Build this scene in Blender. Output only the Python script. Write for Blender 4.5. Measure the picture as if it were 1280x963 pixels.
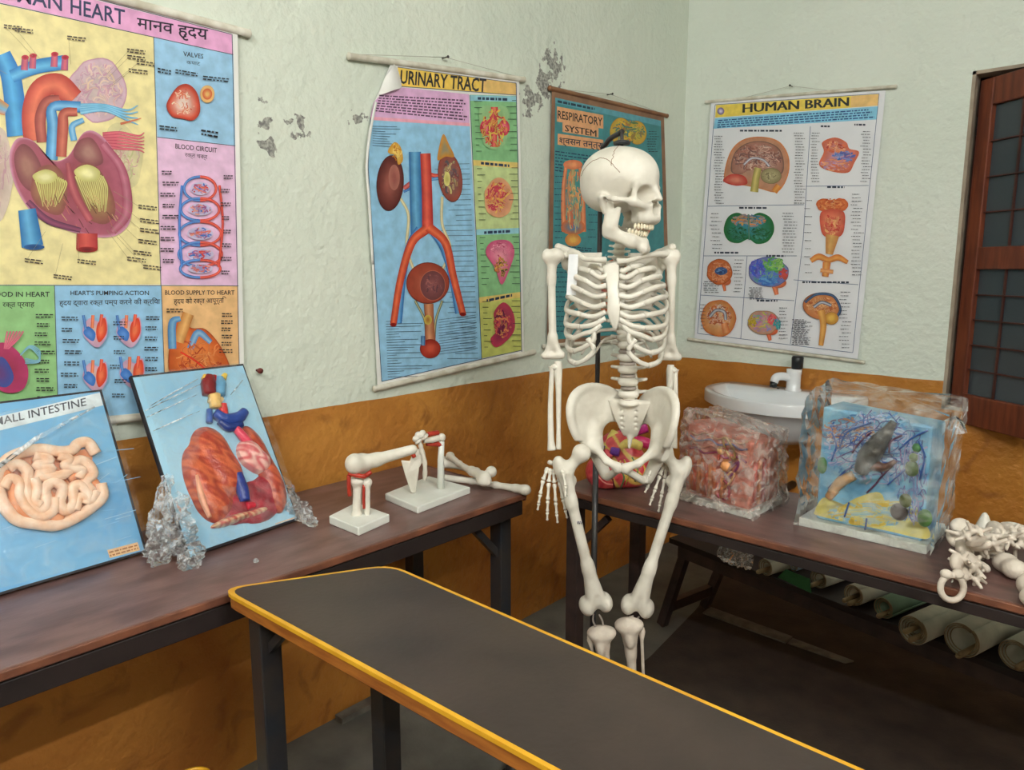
import bpy, bmesh, math, random
import numpy as np
from mathutils import Matrix, Vector
random.seed(7); np.random.seed(7)
for o in list(bpy.data.objects): bpy.data.objects.remove(o)
SC = bpy.context.scene
COL = SC.collection
V3 = np.array
# ------------------------------------------------------------------ camera
FPX, CX, CY = 910.0, 640.0, 481.5
YAW = math.radians(42.4); PITCH = math.atan((481.5-336)/FPX)
CAM = V3([1.893, -3.333, 1.45])
A0 = V3([-math.sin(YAW), math.cos(YAW), 0.0])          # horizontal view direction
RT = V3([math.cos(YAW), math.sin(YAW), 0.0])           # to the right
FW = A0*math.cos(PITCH) + V3([0, 0, -math.sin(PITCH)])
UP = np.cross(RT, FW)
cd = bpy.data.cameras.new('camera'); cam = bpy.data.objects.new('camera', cd); COL.objects.link(cam)
cd.sensor_fit = 'HORIZONTAL'; cd.sensor_width = 36.0; cd.lens = FPX/1280*36.0; cd.clip_start = 0.02
cam.matrix_world = Matrix([[RT[0], UP[0], -FW[0], CAM[0]], [RT[1], UP[1], -FW[1], CAM[1]], [RT[2], UP[2], -FW[2], CAM[2]], [0, 0, 0, 1]])
SC.camera = cam
# ------------------------------------------------------------------ world: night outside, tube lights inside
wd = bpy.data.worlds.new('night'); SC.world = wd; wd.use_nodes = True
wd.node_tree.nodes['Background'].inputs[0].default_value = (0.012, 0.018, 0.03, 1)
wd.node_tree.nodes['Background'].inputs[1].default_value = 1.0
SC.view_settings.view_transform = 'Standard'; SC.view_settings.look = 'None'
SC.view_settings.exposure = 0.0; SC.view_settings.gamma = 1.0; SC.view_settings.use_curve_mapping = False
TUBES = [  # centre, length, rotation about z, watts of light (fluorescent tubes hanging from the room's ceiling)
    ((3.25, -3.15, 2.86), 1.2, math.radians(90), 142.0),
    ((1.9, -4.3, 2.90), 1.2, math.radians(4), 112.0),
]
TUBE_COL = (1.0, 0.985, 0.95)

# ------------------------------------------------------------------ pixel -> place helpers (measuring the room from the photograph)
def ray(x, y): return FW + (x-CX)/FPX*RT - (y-CY)/FPX*UP
def onz(x, y, z): d = ray(x, y); return CAM + d*(z-CAM[2])/d[2]
def onx(x, y, X=0.0): d = ray(x, y); return CAM + d*(X-CAM[0])/d[0]
def ony(x, y, Y=0.0): d = ray(x, y); return CAM + d*(Y-CAM[1])/d[1]
def onpl(x, y, p0, n): d = ray(x, y); return CAM + d*(((V3(p0)-CAM) @ V3(n))/(d @ V3(n)))
def dep(x, y, D): d = ray(x, y); return CAM + d*(D/(d @ A0))      # at horizontal depth D

# ------------------------------------------------------------------ materials
def lin(c):
    c = np.asarray(c, float)/255.0
    return np.where(c <= 0.04045, c/12.92, ((c+0.055)/1.055)**2.4)
def L4(c): return tuple(float(q) for q in lin(c)) + (1.0,)
MATS = {}
def mat(name, c1, c2=None, rough=0.6, scale=8.0, bump=0.0, bscale=40.0, attr=False, spec=0.4, metal=0.0, detail=4.0, stretch=None, coat=0.0, lo=0.35, hi=0.65, sub=0.0):
    if name in MATS: return MATS[name]
    m = bpy.data.materials.new(name); m.use_nodes = True; nt = m.node_tree; N = nt.nodes; Lk = nt.links
    b = N['Principled BSDF']; b.inputs['Roughness'].default_value = rough
    b.inputs['Specular IOR Level'].default_value = spec; b.inputs['Metallic'].default_value = metal
    b.inputs['Coat Weight'].default_value = coat
    tc = N.new('ShaderNodeTexCoord'); mp = N.new('ShaderNodeMapping'); Lk.new(tc.outputs['Object'], mp.inputs[0])
    if stretch: mp.inputs['Scale'].default_value = stretch
    no = N.new('ShaderNodeTexNoise'); no.inputs['Scale'].default_value = scale; no.inputs['Detail'].default_value = detail
    Lk.new(mp.outputs[0], no.inputs['Vector'])
    rp = N.new('ShaderNodeValToRGB'); Lk.new(no.outputs['Fac'], rp.inputs[0])
    rp.color_ramp.elements[0].position = lo; rp.color_ramp.elements[1].position = hi
    if attr:
        rp.color_ramp.elements[0].color = (0.86, 0.86, 0.86, 1); rp.color_ramp.elements[1].color = (1.06, 1.06, 1.06, 1)
        at = N.new('ShaderNodeAttribute'); at.attribute_name = 'Col'
        mx = N.new('ShaderNodeMix'); mx.data_type = 'RGBA'; mx.blend_type = 'MULTIPLY'; mx.inputs[0].default_value = 1.0
        Lk.new(at.outputs['Color'], mx.inputs[6]); Lk.new(rp.outputs[0], mx.inputs[7]); Lk.new(mx.outputs[2], b.inputs['Base Color'])
    else:
        rp.color_ramp.elements[0].color = L4(c1); rp.color_ramp.elements[1].color = L4(c2 or c1)
        Lk.new(rp.outputs[0], b.inputs['Base Color'])
    if bump:
        n2 = N.new('ShaderNodeTexNoise'); n2.inputs['Scale'].default_value = bscale; n2.inputs['Detail'].default_value = 5.0
        Lk.new(mp.outputs[0], n2.inputs['Vector'])
        bp = N.new('ShaderNodeBump'); bp.inputs['Strength'].default_value = bump; bp.inputs['Distance'].default_value = 0.01
        Lk.new(n2.outputs['Fac'], bp.inputs['Height']); Lk.new(bp.outputs[0], b.inputs['Normal'])
    MATS[name] = m
    return m
def plastic_mat(name, dens=0.30, tint=(235, 238, 240), scale=30.0):
    if name in MATS: return MATS[name]
    m = bpy.data.materials.new(name); m.use_nodes = True; nt = m.node_tree; N = nt.nodes; Lk = nt.links
    N.remove(N['Principled BSDF']); out = N['Material Output']
    tr = N.new('ShaderNodeBsdfTransparent'); tr.inputs[0].default_value = (0.96, 0.97, 0.97, 1)
    gl = N.new('ShaderNodeBsdfGlossy'); gl.inputs['Roughness'].default_value = 0.12; gl.inputs['Color'].default_value = (1, 1, 1, 1)
    df = N.new('ShaderNodeBsdfDiffuse'); df.inputs[0].default_value = L4(tint)
    tc = N.new('ShaderNodeTexCoord'); no = N.new('ShaderNodeTexNoise'); no.inputs['Scale'].default_value = scale; no.inputs['Detail'].default_value = 6
    no.inputs['Distortion'].default_value = 1.2
    Lk.new(tc.outputs['Object'], no.inputs['Vector'])
    bp = N.new('ShaderNodeBump'); bp.inputs['Strength'].default_value = 0.45; bp.inputs['Distance'].default_value = 0.008
    Lk.new(no.outputs['Fac'], bp.inputs['Height']); Lk.new(bp.outputs[0], gl.inputs['Normal'])
    rp = N.new('ShaderNodeValToRGB'); Lk.new(no.outputs['Fac'], rp.inputs[0])
    rp.color_ramp.elements[0].position = 0.42; rp.color_ramp.elements[0].color = (dens*0.12,)*3+(1,)
    rp.color_ramp.elements[1].position = 0.72; rp.color_ramp.elements[1].color = (min(1, dens*1.9),)*3+(1,)
    m1 = N.new('ShaderNodeMixShader'); Lk.new(rp.outputs[0], m1.inputs[0]); Lk.new(tr.outputs[0], m1.inputs[1]); Lk.new(df.outputs[0], m1.inputs[2])
    fr = N.new('ShaderNodeFresnel'); fr.inputs[0].default_value = 1.28
    m2 = N.new('ShaderNodeMixShader'); Lk.new(fr.outputs[0], m2.inputs[0]); Lk.new(m1.outputs[0], m2.inputs[1]); Lk.new(gl.outputs[0], m2.inputs[2])
    Lk.new(m2.outputs[0], out.inputs['Surface'])
    MATS[name] = m
    return m

# ------------------------------------------------------------------ mesh helpers
def cr(pts, n=8):
    """Catmull-Rom through points (any width of row)."""
    P = [V3(p, dtype=float) if not isinstance(p, np.ndarray) else p.astype(float) for p in pts]
    if len(P) < 3: return [P[0]*(1-t)+P[1]*t for t in np.linspace(0, 1, n+1)]
    Q = [2*P[0]-P[1]] + P + [2*P[-1]-P[-2]]; out = []
    for i in range(1, len(Q)-2):
        a, b, c, d = Q[i-1], Q[i], Q[i+1], Q[i+2]
        for k in range(n):
            t = k/n
            out.append(0.5*((2*b)+(c-a)*t+(2*a-5*b+4*c-d)*t*t+(3*b-a-3*c+d)*t**3))
    out.append(P[-1]); return out
class MB:
    def __init__(s): s.v = []; s.f = []; s.c = []; s.has = False
    def add(s, vs, fs, col=None):
        o = len(s.v); s.v += [tuple(float(q) for q in p) for p in vs]; s.f += [tuple(i+o for i in f) for f in fs]
        cc = (1, 1, 1) if col is None else tuple(lin(col)); s.c += [cc]*len(vs)
        if col is not None: s.has = True
        return s
    def box(s, c, d, M=None, col=None):
        c = V3(c, dtype=float); h = V3(d, dtype=float)/2
        vs = [c+h*V3(k) for k in ((-1,-1,-1),(1,-1,-1),(1,1,-1),(-1,1,-1),(-1,-1,1),(1,-1,1),(1,1,1),(-1,1,1))]
        if M is not None: vs = [M @ Vector(v) for v in vs]
        return s.add(vs, [(0,3,2,1),(4,5,6,7),(0,1,5,4),(1,2,6,5),(2,3,7,6),(3,0,4,7)], col)
    def bar(s, p, q, w, h, up=(0,0,1), col=None):
        p = V3(p, dtype=float); q = V3(q, dtype=float); d = q-p; d = d/np.linalg.norm(d)
        u = V3(up, dtype=float); x = np.cross(d, u)
        if np.linalg.norm(x) < 1e-4: u = V3([1.0, 0, 0]); x = np.cross(d, u)
        x /= np.linalg.norm(x); u = np.cross(x, d)
        vs = [b+x*i*w/2+u*j*h/2 for b in (p, q) for i, j in ((-1,-1),(1,-1),(1,1),(-1,1))]
        return s.add(vs, [(0,1,2,3),(7,6,5,4),(0,4,5,1),(1,5,6,2),(2,6,7,3),(3,7,4,0)], col)
    def tube(s, pts, r, n=8, cap=True, flat=None, flatdir=None, col=None):
        P = [V3(p, dtype=float) for p in pts]; m = len(P)
        R = list(r) if hasattr(r, '__len__') else [r]*m
        vs = []; u = None
        for i in range(m):
            t = P[min(i+1, m-1)]-P[max(i-1, 0)]; t = t/(np.linalg.norm(t)+1e-9)
            if flatdir is not None: u = V3(flatdir, dtype=float)
            elif u is None: u = V3([0.31, 0.2, 0.93]) if abs(t[2]) < 0.8 else V3([1.0, 0.1, 0])
            u = u-t*(u @ t); u = u/(np.linalg.norm(u)+1e-9); w = np.cross(t, u)
            fl = flat if flat else 1.0
            for k in range(n):
                a = 2*math.pi*k/n; vs.append(P[i]+R[i]*(math.cos(a)*u*fl+math.sin(a)*w))
        fs = [(i*n+k, i*n+(k+1) % n, (i+1)*n+(k+1) % n, (i+1)*n+k) for i in range(m-1) for k in range(n)]
        if cap: fs += [tuple(range(n))[::-1], tuple((m-1)*n+k for k in range(n))]
        return s.add(vs, fs, col)
    def ell(s, c, r, nu=16, nv=10, M=None, col=None):
        c = V3(c, dtype=float); r = V3(r, dtype=float)*V3([1, 1, 1]); vs = []
        for j in range(nv+1):
            p = math.pi*j/nv
            for i in range(nu):
                a = 2*math.pi*i/nu; q = c+r*V3([math.sin(p)*math.cos(a), math.sin(p)*math.sin(a), math.cos(p)])
                vs.append(q if M is None else M @ Vector(q))
        fs = [(j*nu+i, (j+1)*nu+i, (j+1)*nu+(i+1) % nu, j*nu+(i+1) % nu) for j in range(nv) for i in range(nu)]
        return s.add(vs, fs, col)
    def lathe(s, prof, n=24, M=None, col=None):
        vs = []
        for r_, z_ in prof:
            for i in range(n):
                a = 2*math.pi*i/n; q = (r_*math.cos(a), r_*math.sin(a), z_); vs.append(q if M is None else M @ Vector(q))
        fs = [(j*n+i, j*n+(i+1) % n, (j+1)*n+(i+1) % n, (j+1)*n+i) for j in range(len(prof)-1) for i in range(n)]
        return s.add(vs, fs, col)
    def prism(s, poly, z0, z1, fr=None, col=None):
        n = len(poly); vs = [(p[0], p[1], z) for z in (z0, z1) for p in poly]
        if fr is not None: vs = [fr(*v) for v in vs]
        fs = [tuple(range(n))[::-1], tuple(range(n, 2*n))]+[(i, (i+1) % n, n+(i+1) % n, n+i) for i in range(n)]
        return s.add(vs, fs, col)
    def build(s, name, m, parent=None, smooth=True, bevel=0.0, origin=None):
        return mesh_obj(name, s.v, s.f, m, parent, smooth, bevel, s.c if s.has else None, origin)
def wloc(o):
    return V3(o.location) if o is not None else V3([0., 0., 0.])
def mesh_obj(name, v, f, m, parent=None, smooth=True, bevel=0.0, cols=None, origin=None):
    """v in world coordinates; the object's origin goes to the given origin, its parent's place or the base centre."""
    v = np.asarray(v, dtype=np.float64).reshape(-1, 3)
    if origin is None:
        if parent is not None: origin = WPOS[parent.name]
        else:
            lo, hi = v.min(0), v.max(0); origin = V3([(lo[0]+hi[0])/2, (lo[1]+hi[1])/2, lo[2]])
    me = bpy.data.meshes.new(name); lv = v-V3(origin)
    if isinstance(f, np.ndarray): f = f.tolist()
    me.from_pydata(lv.tolist(), [], f)
    if cols is not None:
        at = me.color_attributes.new('Col', 'FLOAT_COLOR', 'POINT')
        c4 = np.ones((len(v), 4), np.float32); c4[:, :3] = np.asarray(cols, np.float32); at.data.foreach_set('color', c4.ravel())
    me.polygons.foreach_set('use_smooth', [smooth]*len(me.polygons)); me.materials.append(m); me.update()
    o = bpy.data.objects.new(name, me); COL.objects.link(o)
    WPOS[o.name] = V3(origin)
    if parent is not None:
        o.parent = parent; o.location = tuple(V3(origin)-WPOS[parent.name])
    else: o.location = tuple(origin)
    if bevel:
        b = o.modifiers.new('bevel', 'BEVEL'); b.width = bevel; b.segments = 2; b.limit_method = 'ANGLE'; b.angle_limit = math.radians(35)
    return o
WPOS = {}
def tag(o, label=None, cat=None, group=None, kind=None):
    if label: o['label'] = label
    if cat: o['category'] = cat
    if group: o['group'] = group
    if kind: o['kind'] = kind
    return o
def thing(name, label, cat, loc, group=None):
    o = bpy.data.objects.new(name, None); COL.objects.link(o); o.empty_display_size = 0.05
    o.location = tuple(float(q) for q in loc); WPOS[o.name] = V3(loc, dtype=float)
    return tag(o, label, cat, group)
# ---- signed distance modelling -> mesh (surface nets)
def surfnet(Vv, lo, h):
    s = Vv < 0; nx, ny, nz = Vv.shape
    sl = lambda A, i, j, k: A[i:nx-1+i, j:ny-1+j, k:nz-1+k]
    c = np.zeros((nx-1, ny-1, nz-1), np.int8)
    cn = [(i, j, k) for i in (0, 1) for j in (0, 1) for k in (0, 1)]
    for q in cn: c += sl(s, *q)
    act = (c > 0) & (c < 8); ijk = np.argwhere(act); idx = -np.ones(act.shape, np.int64); idx[act] = np.arange(len(ijk))
    acc = np.zeros((len(ijk), 3)); cnt = np.zeros(len(ijk))
    for a in cn:
        for ax in range(3):
            if a[ax]: continue
            b = list(a); b[ax] = 1
            va = sl(Vv, *a)[act]; vb = sl(Vv, *b)[act]; m = (va < 0) != (vb < 0)
            t = np.where(m, va/np.where(m, va-vb, 1), 0); p = np.tile(V3(a, dtype=float), (len(ijk), 1)); p[:, ax] += t
            acc += p*m[:, None]; cnt += m
    vs = (ijk+acc/cnt[:, None])*h+V3(lo); fs = []
    for ax in range(3):
        o1, o2 = (ax+1) % 3, (ax+2) % 3
        sa = [slice(None)]*3; sb = [slice(None)]*3; sa[ax] = slice(0, -1); sb[ax] = slice(1, None)
        A, B = s[tuple(sa)], s[tuple(sb)]; e = np.argwhere(A != B)
        e = e[(e[:, o1] > 0) & (e[:, o2] > 0) & (e[:, o1] < Vv.shape[o1]-1) & (e[:, o2] < Vv.shape[o2]-1)]
        if not len(e): continue
        fl = A[tuple(e.T)]
        def g(d1, d2):
            q = e.copy(); q[:, o1] -= d1; q[:, o2] -= d2; return idx[tuple(q.T)]
        quad = np.stack([g(1, 1), g(0, 1), g(0, 0), g(1, 0)], 1); quad[~fl] = quad[~fl][:, ::-1]; fs.append(quad)
    return vs, np.concatenate(fs)
class S:  # signed distance helpers on point arrays
    @staticmethod
    def ell(P, c, r, R=None):
        q = P-V3(c); q = q if R is None else q @ R; r = V3(r, dtype=float)
        k0 = np.sqrt(((q/r)**2).sum(-1)); k1 = np.sqrt(((q/(r*r))**2).sum(-1)); return k0*(k0-1)/np.maximum(k1, 1e-9)
    @staticmethod
    def cap(P, a, b, ra, rb=None, sc=None):
        a = V3(a, dtype=float); b = V3(b, dtype=float); rb = ra if rb is None else rb
        q = P
        if sc is not None: q = P*V3(sc); a = a*V3(sc); b = b*V3(sc)
        ab = b-a; t = np.clip(((q-a) @ ab)/(ab @ ab+1e-12), 0, 1)
        return np.sqrt(((q-a-t[..., None]*ab)**2).sum(-1))-(ra+(rb-ra)*t)
    @staticmethod
    def box(P, c, d, r=0.0, R=None):
        q = P-V3(c); q = q if R is None else q @ R; q = np.abs(q)-(V3(d, dtype=float)-r)
        return np.sqrt((np.maximum(q, 0)**2).sum(-1))+np.minimum(q.max(-1), 0)-r
    @staticmethod
    def u(a, b, k=0.01):
        h = np.clip(0.5+0.5*(b-a)/k, 0, 1); return b*(1-h)+a*h-k*h*(1-h)
    @staticmethod
    def sub(a, b, k=0.006):
        return -S.u(-a, b, k)
def grid(lo, hi, h):
    ax = [np.arange(l, u_+h, h) for l, u_ in zip(lo, hi)]
    return np.stack(np.meshgrid(*ax, indexing='ij'), -1)
def sdf(fn, lo, hi, h):
    return surfnet(fn(grid(lo, hi, h)), lo, h)
def frame(org, ex, ey, ez):
    org, ex, ey, ez = (V3(q, dtype=float) for q in (org, ex, ey, ez))
    return lambda v: org+np.asarray(v)[:, :1]*ex+np.asarray(v)[:, 1:2]*ey+np.asarray(v)[:, 2:3]*ez
def unit(v): v = V3(v, dtype=float); return v/np.linalg.norm(v)
# ================================================================== the room
ZL, ZR, ZB = 0.80, 0.79, 0.825          # table heights: along the left wall, along the right wall, the bench in front
RX, RY, RZ = 4.6, -6.0, 3.05
def wall_mat(name, upper, upper2, zline, low1, low2, patches=(), axis=1):
    m = bpy.data.materials.new(name); m.use_nodes = True; nt = m.node_tree; N = nt.nodes; Lk = nt.links
    b = N['Principled BSDF']; b.inputs['Specular IOR Level'].default_value = 0.35
    ge = N.new('ShaderNodeNewGeometry'); sp = N.new('ShaderNodeSeparateXYZ'); Lk.new(ge.outputs['Position'], sp.inputs[0])
    def M(op, a, c=None, d=None):
        n = N.new('ShaderNodeMath'); n.operation = op
        for i, q in enumerate((a, c, d)):
            if q is None: continue
            if isinstance(q, (int, float)): n.inputs[i].default_value = q
            else: Lk.new(q, n.inputs[i])
        return n.outputs[0]
    def noise(sc, det=4.0, dist=0.0):
        n = N.new('ShaderNodeTexNoise'); n.inputs['Scale'].default_value = sc; n.inputs['Detail'].default_value = det; n.inputs['Distortion'].default_value = dist
        Lk.new(ge.outputs['Position'], n.inputs['Vector']); return n.outputs['Fac']
    def ramp(f, lo, hi, c1, c2):
        r_ = N.new('ShaderNodeValToRGB'); Lk.new(f, r_.inputs[0]); e = r_.color_ramp.elements
        e[0].position = lo; e[1].position = hi; e[0].color = c1; e[1].color = c2; return r_.outputs[0]
    def mix(f, a, c):
        n = N.new('ShaderNodeMix'); n.data_type = 'RGBA'; Lk.new(f, n.inputs[0]); Lk.new(a, n.inputs[6]); Lk.new(c, n.inputs[7]); return n.outputs[2]
    up = ramp(noise(1.6, 5), 0.3, 0.7, L4(upper), L4(upper2))
    lw = ramp(noise(2.6, 6, 0.6), 0.32, 0.66, L4(low1), L4(low2))
    # damp stains and scuffs low on the oil paint
    st = ramp(noise(6.5, 7, 1.5), 0.56, 0.70, (0, 0, 0, 1), (0.55, 0.55, 0.55, 1))
    stc = N.new('ShaderNodeRGB'); stc.outputs[0].default_value = L4((124, 72, 36))
    lw = mix(st, lw, stc.outputs[0])
    zz = M('ADD', sp.outputs[2], M('MULTIPLY', M('SUBTRACT', noise(5.0, 3), 0.5), 0.012))
    fac = M('GREATER_THAN', zz, zline)
    colr = mix(fac, lw, up)
    # flaked paint: irregular grey patches where the plaster has come off
    tot = None; nn = noise(26.0, 6); nf = noise(90.0, 3)
    for (a, z, rad, amt) in patches:
        dx = M('SUBTRACT', sp.outputs[axis], a); dz = M('SUBTRACT', sp.outputs[2], z)
        d = M('SQRT', M('ADD', M('MULTIPLY', dx, dx), M('MULTIPLY', dz, dz)))
        k = M('SUBTRACT', 1.0, M('DIVIDE', d, rad))
        k = M('ADD', k, M('MULTIPLY', M('SUBTRACT', nn, 0.5), 4.5)); k = M('GREATER_THAN', k, amt)
        tot = k if tot is None else M('MAXIMUM', tot, k)
    if tot is not None:
        fl = ramp(nf, 0.4, 0.6, L4((120, 120, 118)), L4((176, 178, 168)))
        colr = mix(tot, colr, fl)
    Lk.new(colr, b.inputs['Base Color'])
    rg = M('ADD', M('MULTIPLY', fac, 0.33), 0.42); Lk.new(rg, b.inputs['Roughness'])
    h = M('ADD', M('MULTIPLY', noise(38.0, 4), 0.6), M('MULTIPLY', noise(11.0, 3), 1.0))
    if tot is not None: h = M('SUBTRACT', h, M('MULTIPLY', tot, 0.5))
    bp = N.new('ShaderNodeBump'); bp.inputs['Strength'].default_value = 0.55; bp.inputs['Distance'].default_value = 0.018
    Lk.new(h, bp.inputs['Height']); Lk.new(bp.outputs[0], b.inputs['Normal'])
    return m
def LP(px, py): q = onx(px, py); return (float(q[1]), float(q[2]))
patL = [(*LP(693, 84), 0.06, 0.15), (*LP(680, 105), 0.05, 0.2), (*LP(664, 124), 0.055, 0.2), (*LP(332, 156), 0.045, 0.75), (*LP(374, 156), 0.05, 0.75), (*LP(338, 183), 0.035, 0.5), (*LP(446, 151), 0.04, 0.7), (*LP(330, 128), 0.035, 0.8), (*LP(354, 157), 0.04, 0.9)]
MW_L = wall_mat('left_wall_paint', (206, 216, 203), (220, 227, 214), 1.032, (192, 132, 60), (164, 102, 44), patL)
MW_R = wall_mat('right_wall_paint', (218, 228, 217), (226, 233, 224), 1.0, (196, 136, 60), (172, 110, 44))
MW_B = wall_mat('far_wall_paint', (220, 226, 212), (226, 230, 218), 1.02, (190, 120, 44), (170, 96, 40))
M_ceil = mat('ceiling_paint', (226, 226, 220), (216, 216, 208), 0.9, 2.0)
M_cem = mat('cement_floor', (118, 116, 108), (92, 90, 84), 0.8, 5.0, 0.25, 60.0, detail=8)
M_mat = mat('brown_mat', (66, 54, 46), (50, 41, 36), 0.85, 9.0, 0.2, 120.0, detail=8)
M_wood = mat('table_laminate', (122, 94, 90), (98, 72, 68), 0.34, 9.0, 0.04, 60.0, stretch=(3, 1, 1), spec=0.5)
M_woodx = mat('table_laminate_cross', (116, 86, 80), (92, 66, 62), 0.34, 9.0, 0.04, 60.0, stretch=(1, 3, 1), spec=0.5)
M_edge = mat('table_edge_wood', (128, 80, 58), (88, 54, 42), 0.45, 12.0)
M_apron = mat('dark_apron', (42, 33, 32), (32, 26, 26), 0.5, 10.0)  # brown darkened so the aprons carry the shadow below the table edge
M_steel = mat('dark_steel', (34, 38, 44), (50, 46, 44), 0.4, 20.0, spec=0.5)
M_steelb = mat('brown_steel', (66, 52, 48), (46, 38, 38), 0.45, 20.0, spec=0.5)
M_win = mat('window_wood', (124, 64, 40), (94, 46, 32), 0.45, 6.0, 0.08, 50.0, stretch=(8, 8, 1))
M_wins = mat('window_wood_dark', (84, 44, 36), (60, 34, 30), 0.5, 6.0)

# floor, ceiling, walls
m = MB().box((RX/2, RY/2, -0.06), (RX+0.4, -RY+0.4, 0.12)); o = m.build('floor', M_cem, None, False, origin=(0, 0, 0)); tag(o, 'grey cement floor', kind='structure')
m = MB().box((RX/2, RY/2, RZ+0.06), (RX+0.4, -RY+0.4, 0.12)); o = m.build('ceiling', M_ceil, None, False, origin=(0, 0, 0)); tag(o, 'white ceiling', kind='structure')
m = MB().box((-0.1, RY/2, RZ/2), (0.2, -RY, RZ)); o = m.build('wall_left', MW_L, None, False, origin=(0, 0, 0)); tag(o, 'rough pale green wall with ochre lower half', kind='structure')
WX0, WX1, WZ0, WZ1 = 1.218, 2.42, 0.885, 2.19
m = MB()
m.box((WX0/2-0.1, 0.11, RZ/2), (WX0+0.2, 0.22, RZ)); m.box(((WX1+RX)/2, 0.11, RZ/2), (RX-WX1, 0.22, RZ))
m.box(((WX0+WX1)/2, 0.11, WZ0/2), (WX1-WX0, 0.22, WZ0)); m.box(((WX0+WX1)/2, 0.11, (WZ1+RZ)/2), (WX1-WX0, 0.22, RZ-WZ1))
o = m.build('wall_right', MW_R, None, False, origin=(0, 0, 0)); tag(o, 'pale green wall with ochre lower half and a window', kind='structure')
m = MB().box((RX+0.1, RY/2, RZ/2), (0.2, -RY, RZ)); o = m.build('wall_far', MW_B, None, False, origin=(0, 0, 0)); tag(o, kind='structure')
m = MB().box((RX/2, RY-0.1, RZ/2), (RX, 0.2, RZ)); o = m.build('wall_back', MW_B, None, False, origin=(0, 0, 0)); tag(o, kind='structure')

# window: reveal, fixed frame, iron grille, and a casement swung into the room
M_rev = mat('reveal_plaster', (176, 164, 146), (150, 138, 122), 0.85, 10.0, 0.2)
M_pane = bpy.data.materials.new('night_pane'); M_pane.use_nodes = True
pb = M_pane.node_tree.nodes['Principled BSDF']; pb.inputs['Base Color'].default_value = L4((78, 88, 94)); pb.inputs['Roughness'].default_value = 0.22
pb.inputs['Transmission Weight'].default_value = 0.25; pb.inputs['Specular IOR Level'].default_value = 0.35
_n = M_pane.node_tree.nodes.new('ShaderNodeTexNoise'); _n.inputs['Scale'].default_value = 40; _b = M_pane.node_tree.nodes.new('ShaderNodeBump'); _b.inputs['Strength'].default_value = 0.15
_t = M_pane.node_tree.nodes.new('ShaderNodeTexCoord'); M_pane.node_tree.links.new(_t.outputs['Object'], _n.inputs['Vector'])
M_pane.node_tree.links.new(_n.outputs['Fac'], _b.inputs['Height']); M_pane.node_tree.links.new(_b.outputs[0], pb.inputs['Normal'])
W = thing('window_1', None, None, (WX0, 0.0, WZ0)); W['kind'] = 'structure'; W['label'] = 'brown wooden window with casement swung open'
m = MB(); t_ = 0.012
m.box((WX0+t_/2, 0.11, (WZ0+WZ1)/2), (t_, 0.218, WZ1-WZ0)); m.box((WX1-t_/2, 0.11, (WZ0+WZ1)/2), (t_, 0.218, WZ1-WZ0))
m.box(((WX0+WX1)/2, 0.11, WZ0+t_/2), (WX1-WX0, 0.218, t_)); m.box(((WX0+WX1)/2, 0.11, WZ1-t_/2), (WX1-WX0, 0.218, t_))
m.build('window_reveal', M_rev, W, False)
m = MB(); fw = 0.05; FY = 0.125
for cx_ in (WX0+t_+fw/2, WX1-t_-fw/2): m.box((cx_, FY, (WZ0+WZ1)/2), (fw, 0.09, WZ1-WZ0-2*t_))
for cz_ in (WZ0+t_+fw/2, WZ1-t_-fw/2): m.box(((WX0+WX1)/2, FY, cz_), (WX1-WX0-2*t_, 0.09, fw))
m.build('window_frame', M_wins, W, False, 0.004)
m = MB()
for k in range(9): m.tube([(WX0+0.12+k*0.12, 0.19, WZ0+0.02), (WX0+0.12+k*0.12, 0.19, WZ1-0.02)], 0.006, 6)
for k in range(5): m.bar((WX0+0.02, 0.19, WZ0+0.2+k*0.24), (WX1-0.02, 0.19, WZ0+0.2+k*0.24), 0.022, 0.005)
m.build('window_grille', M_steel, W, False)
# casement hinged at the left jamb, swung about 34 degrees into the room
HG = V3([WX0+0.035, 0.055, 0.0]); SA = math.radians(-36); ex = V3([math.cos(SA), math.sin(SA), 0]); ey = V3([-math.sin(SA), math.cos(SA), 0])
SW, S0, S1 = 0.42, WZ0-0.05, WZ1-0.03
def cs(x, y, z): return HG+ex*x+ey*y+V3([0, 0, z])
zm = 1.49
def casement(parent):
    def pbar(name, p, q, w, h, mt):
        mm = MB(); mm.bar(cs(*p), cs(*q), w, h, up=ey); return mm.build(name, mt, parent, False, 0.004)
    st = 0.06
    pbar('casement_stile', (st/2, 0, S0), (st/2, 0, S1), st, 0.04, M_win); pbar('casement_stile', (SW-st/2, 0, S0), (SW-st/2, 0, S1), st, 0.04, M_win)
    for z_, h_ in ((S0+0.06, 0.12), (zm, 0.085), (S1-0.05, 0.1)):
        mm = MB(); mm.bar(cs(st, 0, z_), cs(SW-st, 0, z_), 0.036, h_, up=(0, 0, 1)); mm.build('casement_rail', M_win, parent, False, 0.004)
    for z0_, z1_ in ((S0+0.12, zm-0.0425), (zm+0.0425, S1-0.1)):
        mm = MB(); mm.bar(cs(SW/2, 0.004, z0_), cs(SW/2, 0.004, z1_), SW-2*st, 0.005, up=ey); mm.build('pane', M_pane, parent, False)
        nz = 4 if z0_ < 1.3 else 3
        for k in range(1, nz+1):
            zz_ = z0_+(z1_-z0_)*k/(nz+1); mm = MB(); mm.bar(cs(st, -0.004, zz_), cs(SW-st, -0.004, zz_), 0.010, 0.005); mm.build('glazing_bar', M_wins, parent, False)
        mm = MB(); mm.bar(cs(st+(SW-2*st)*0.42, -0.004, z0_), cs(st+(SW-2*st)*0.42, -0.004, z1_), 0.008, 0.006, up=ey); mm.build('glazing_bar', M_wins, parent, False)
casement(W)
mm = MB()
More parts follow.
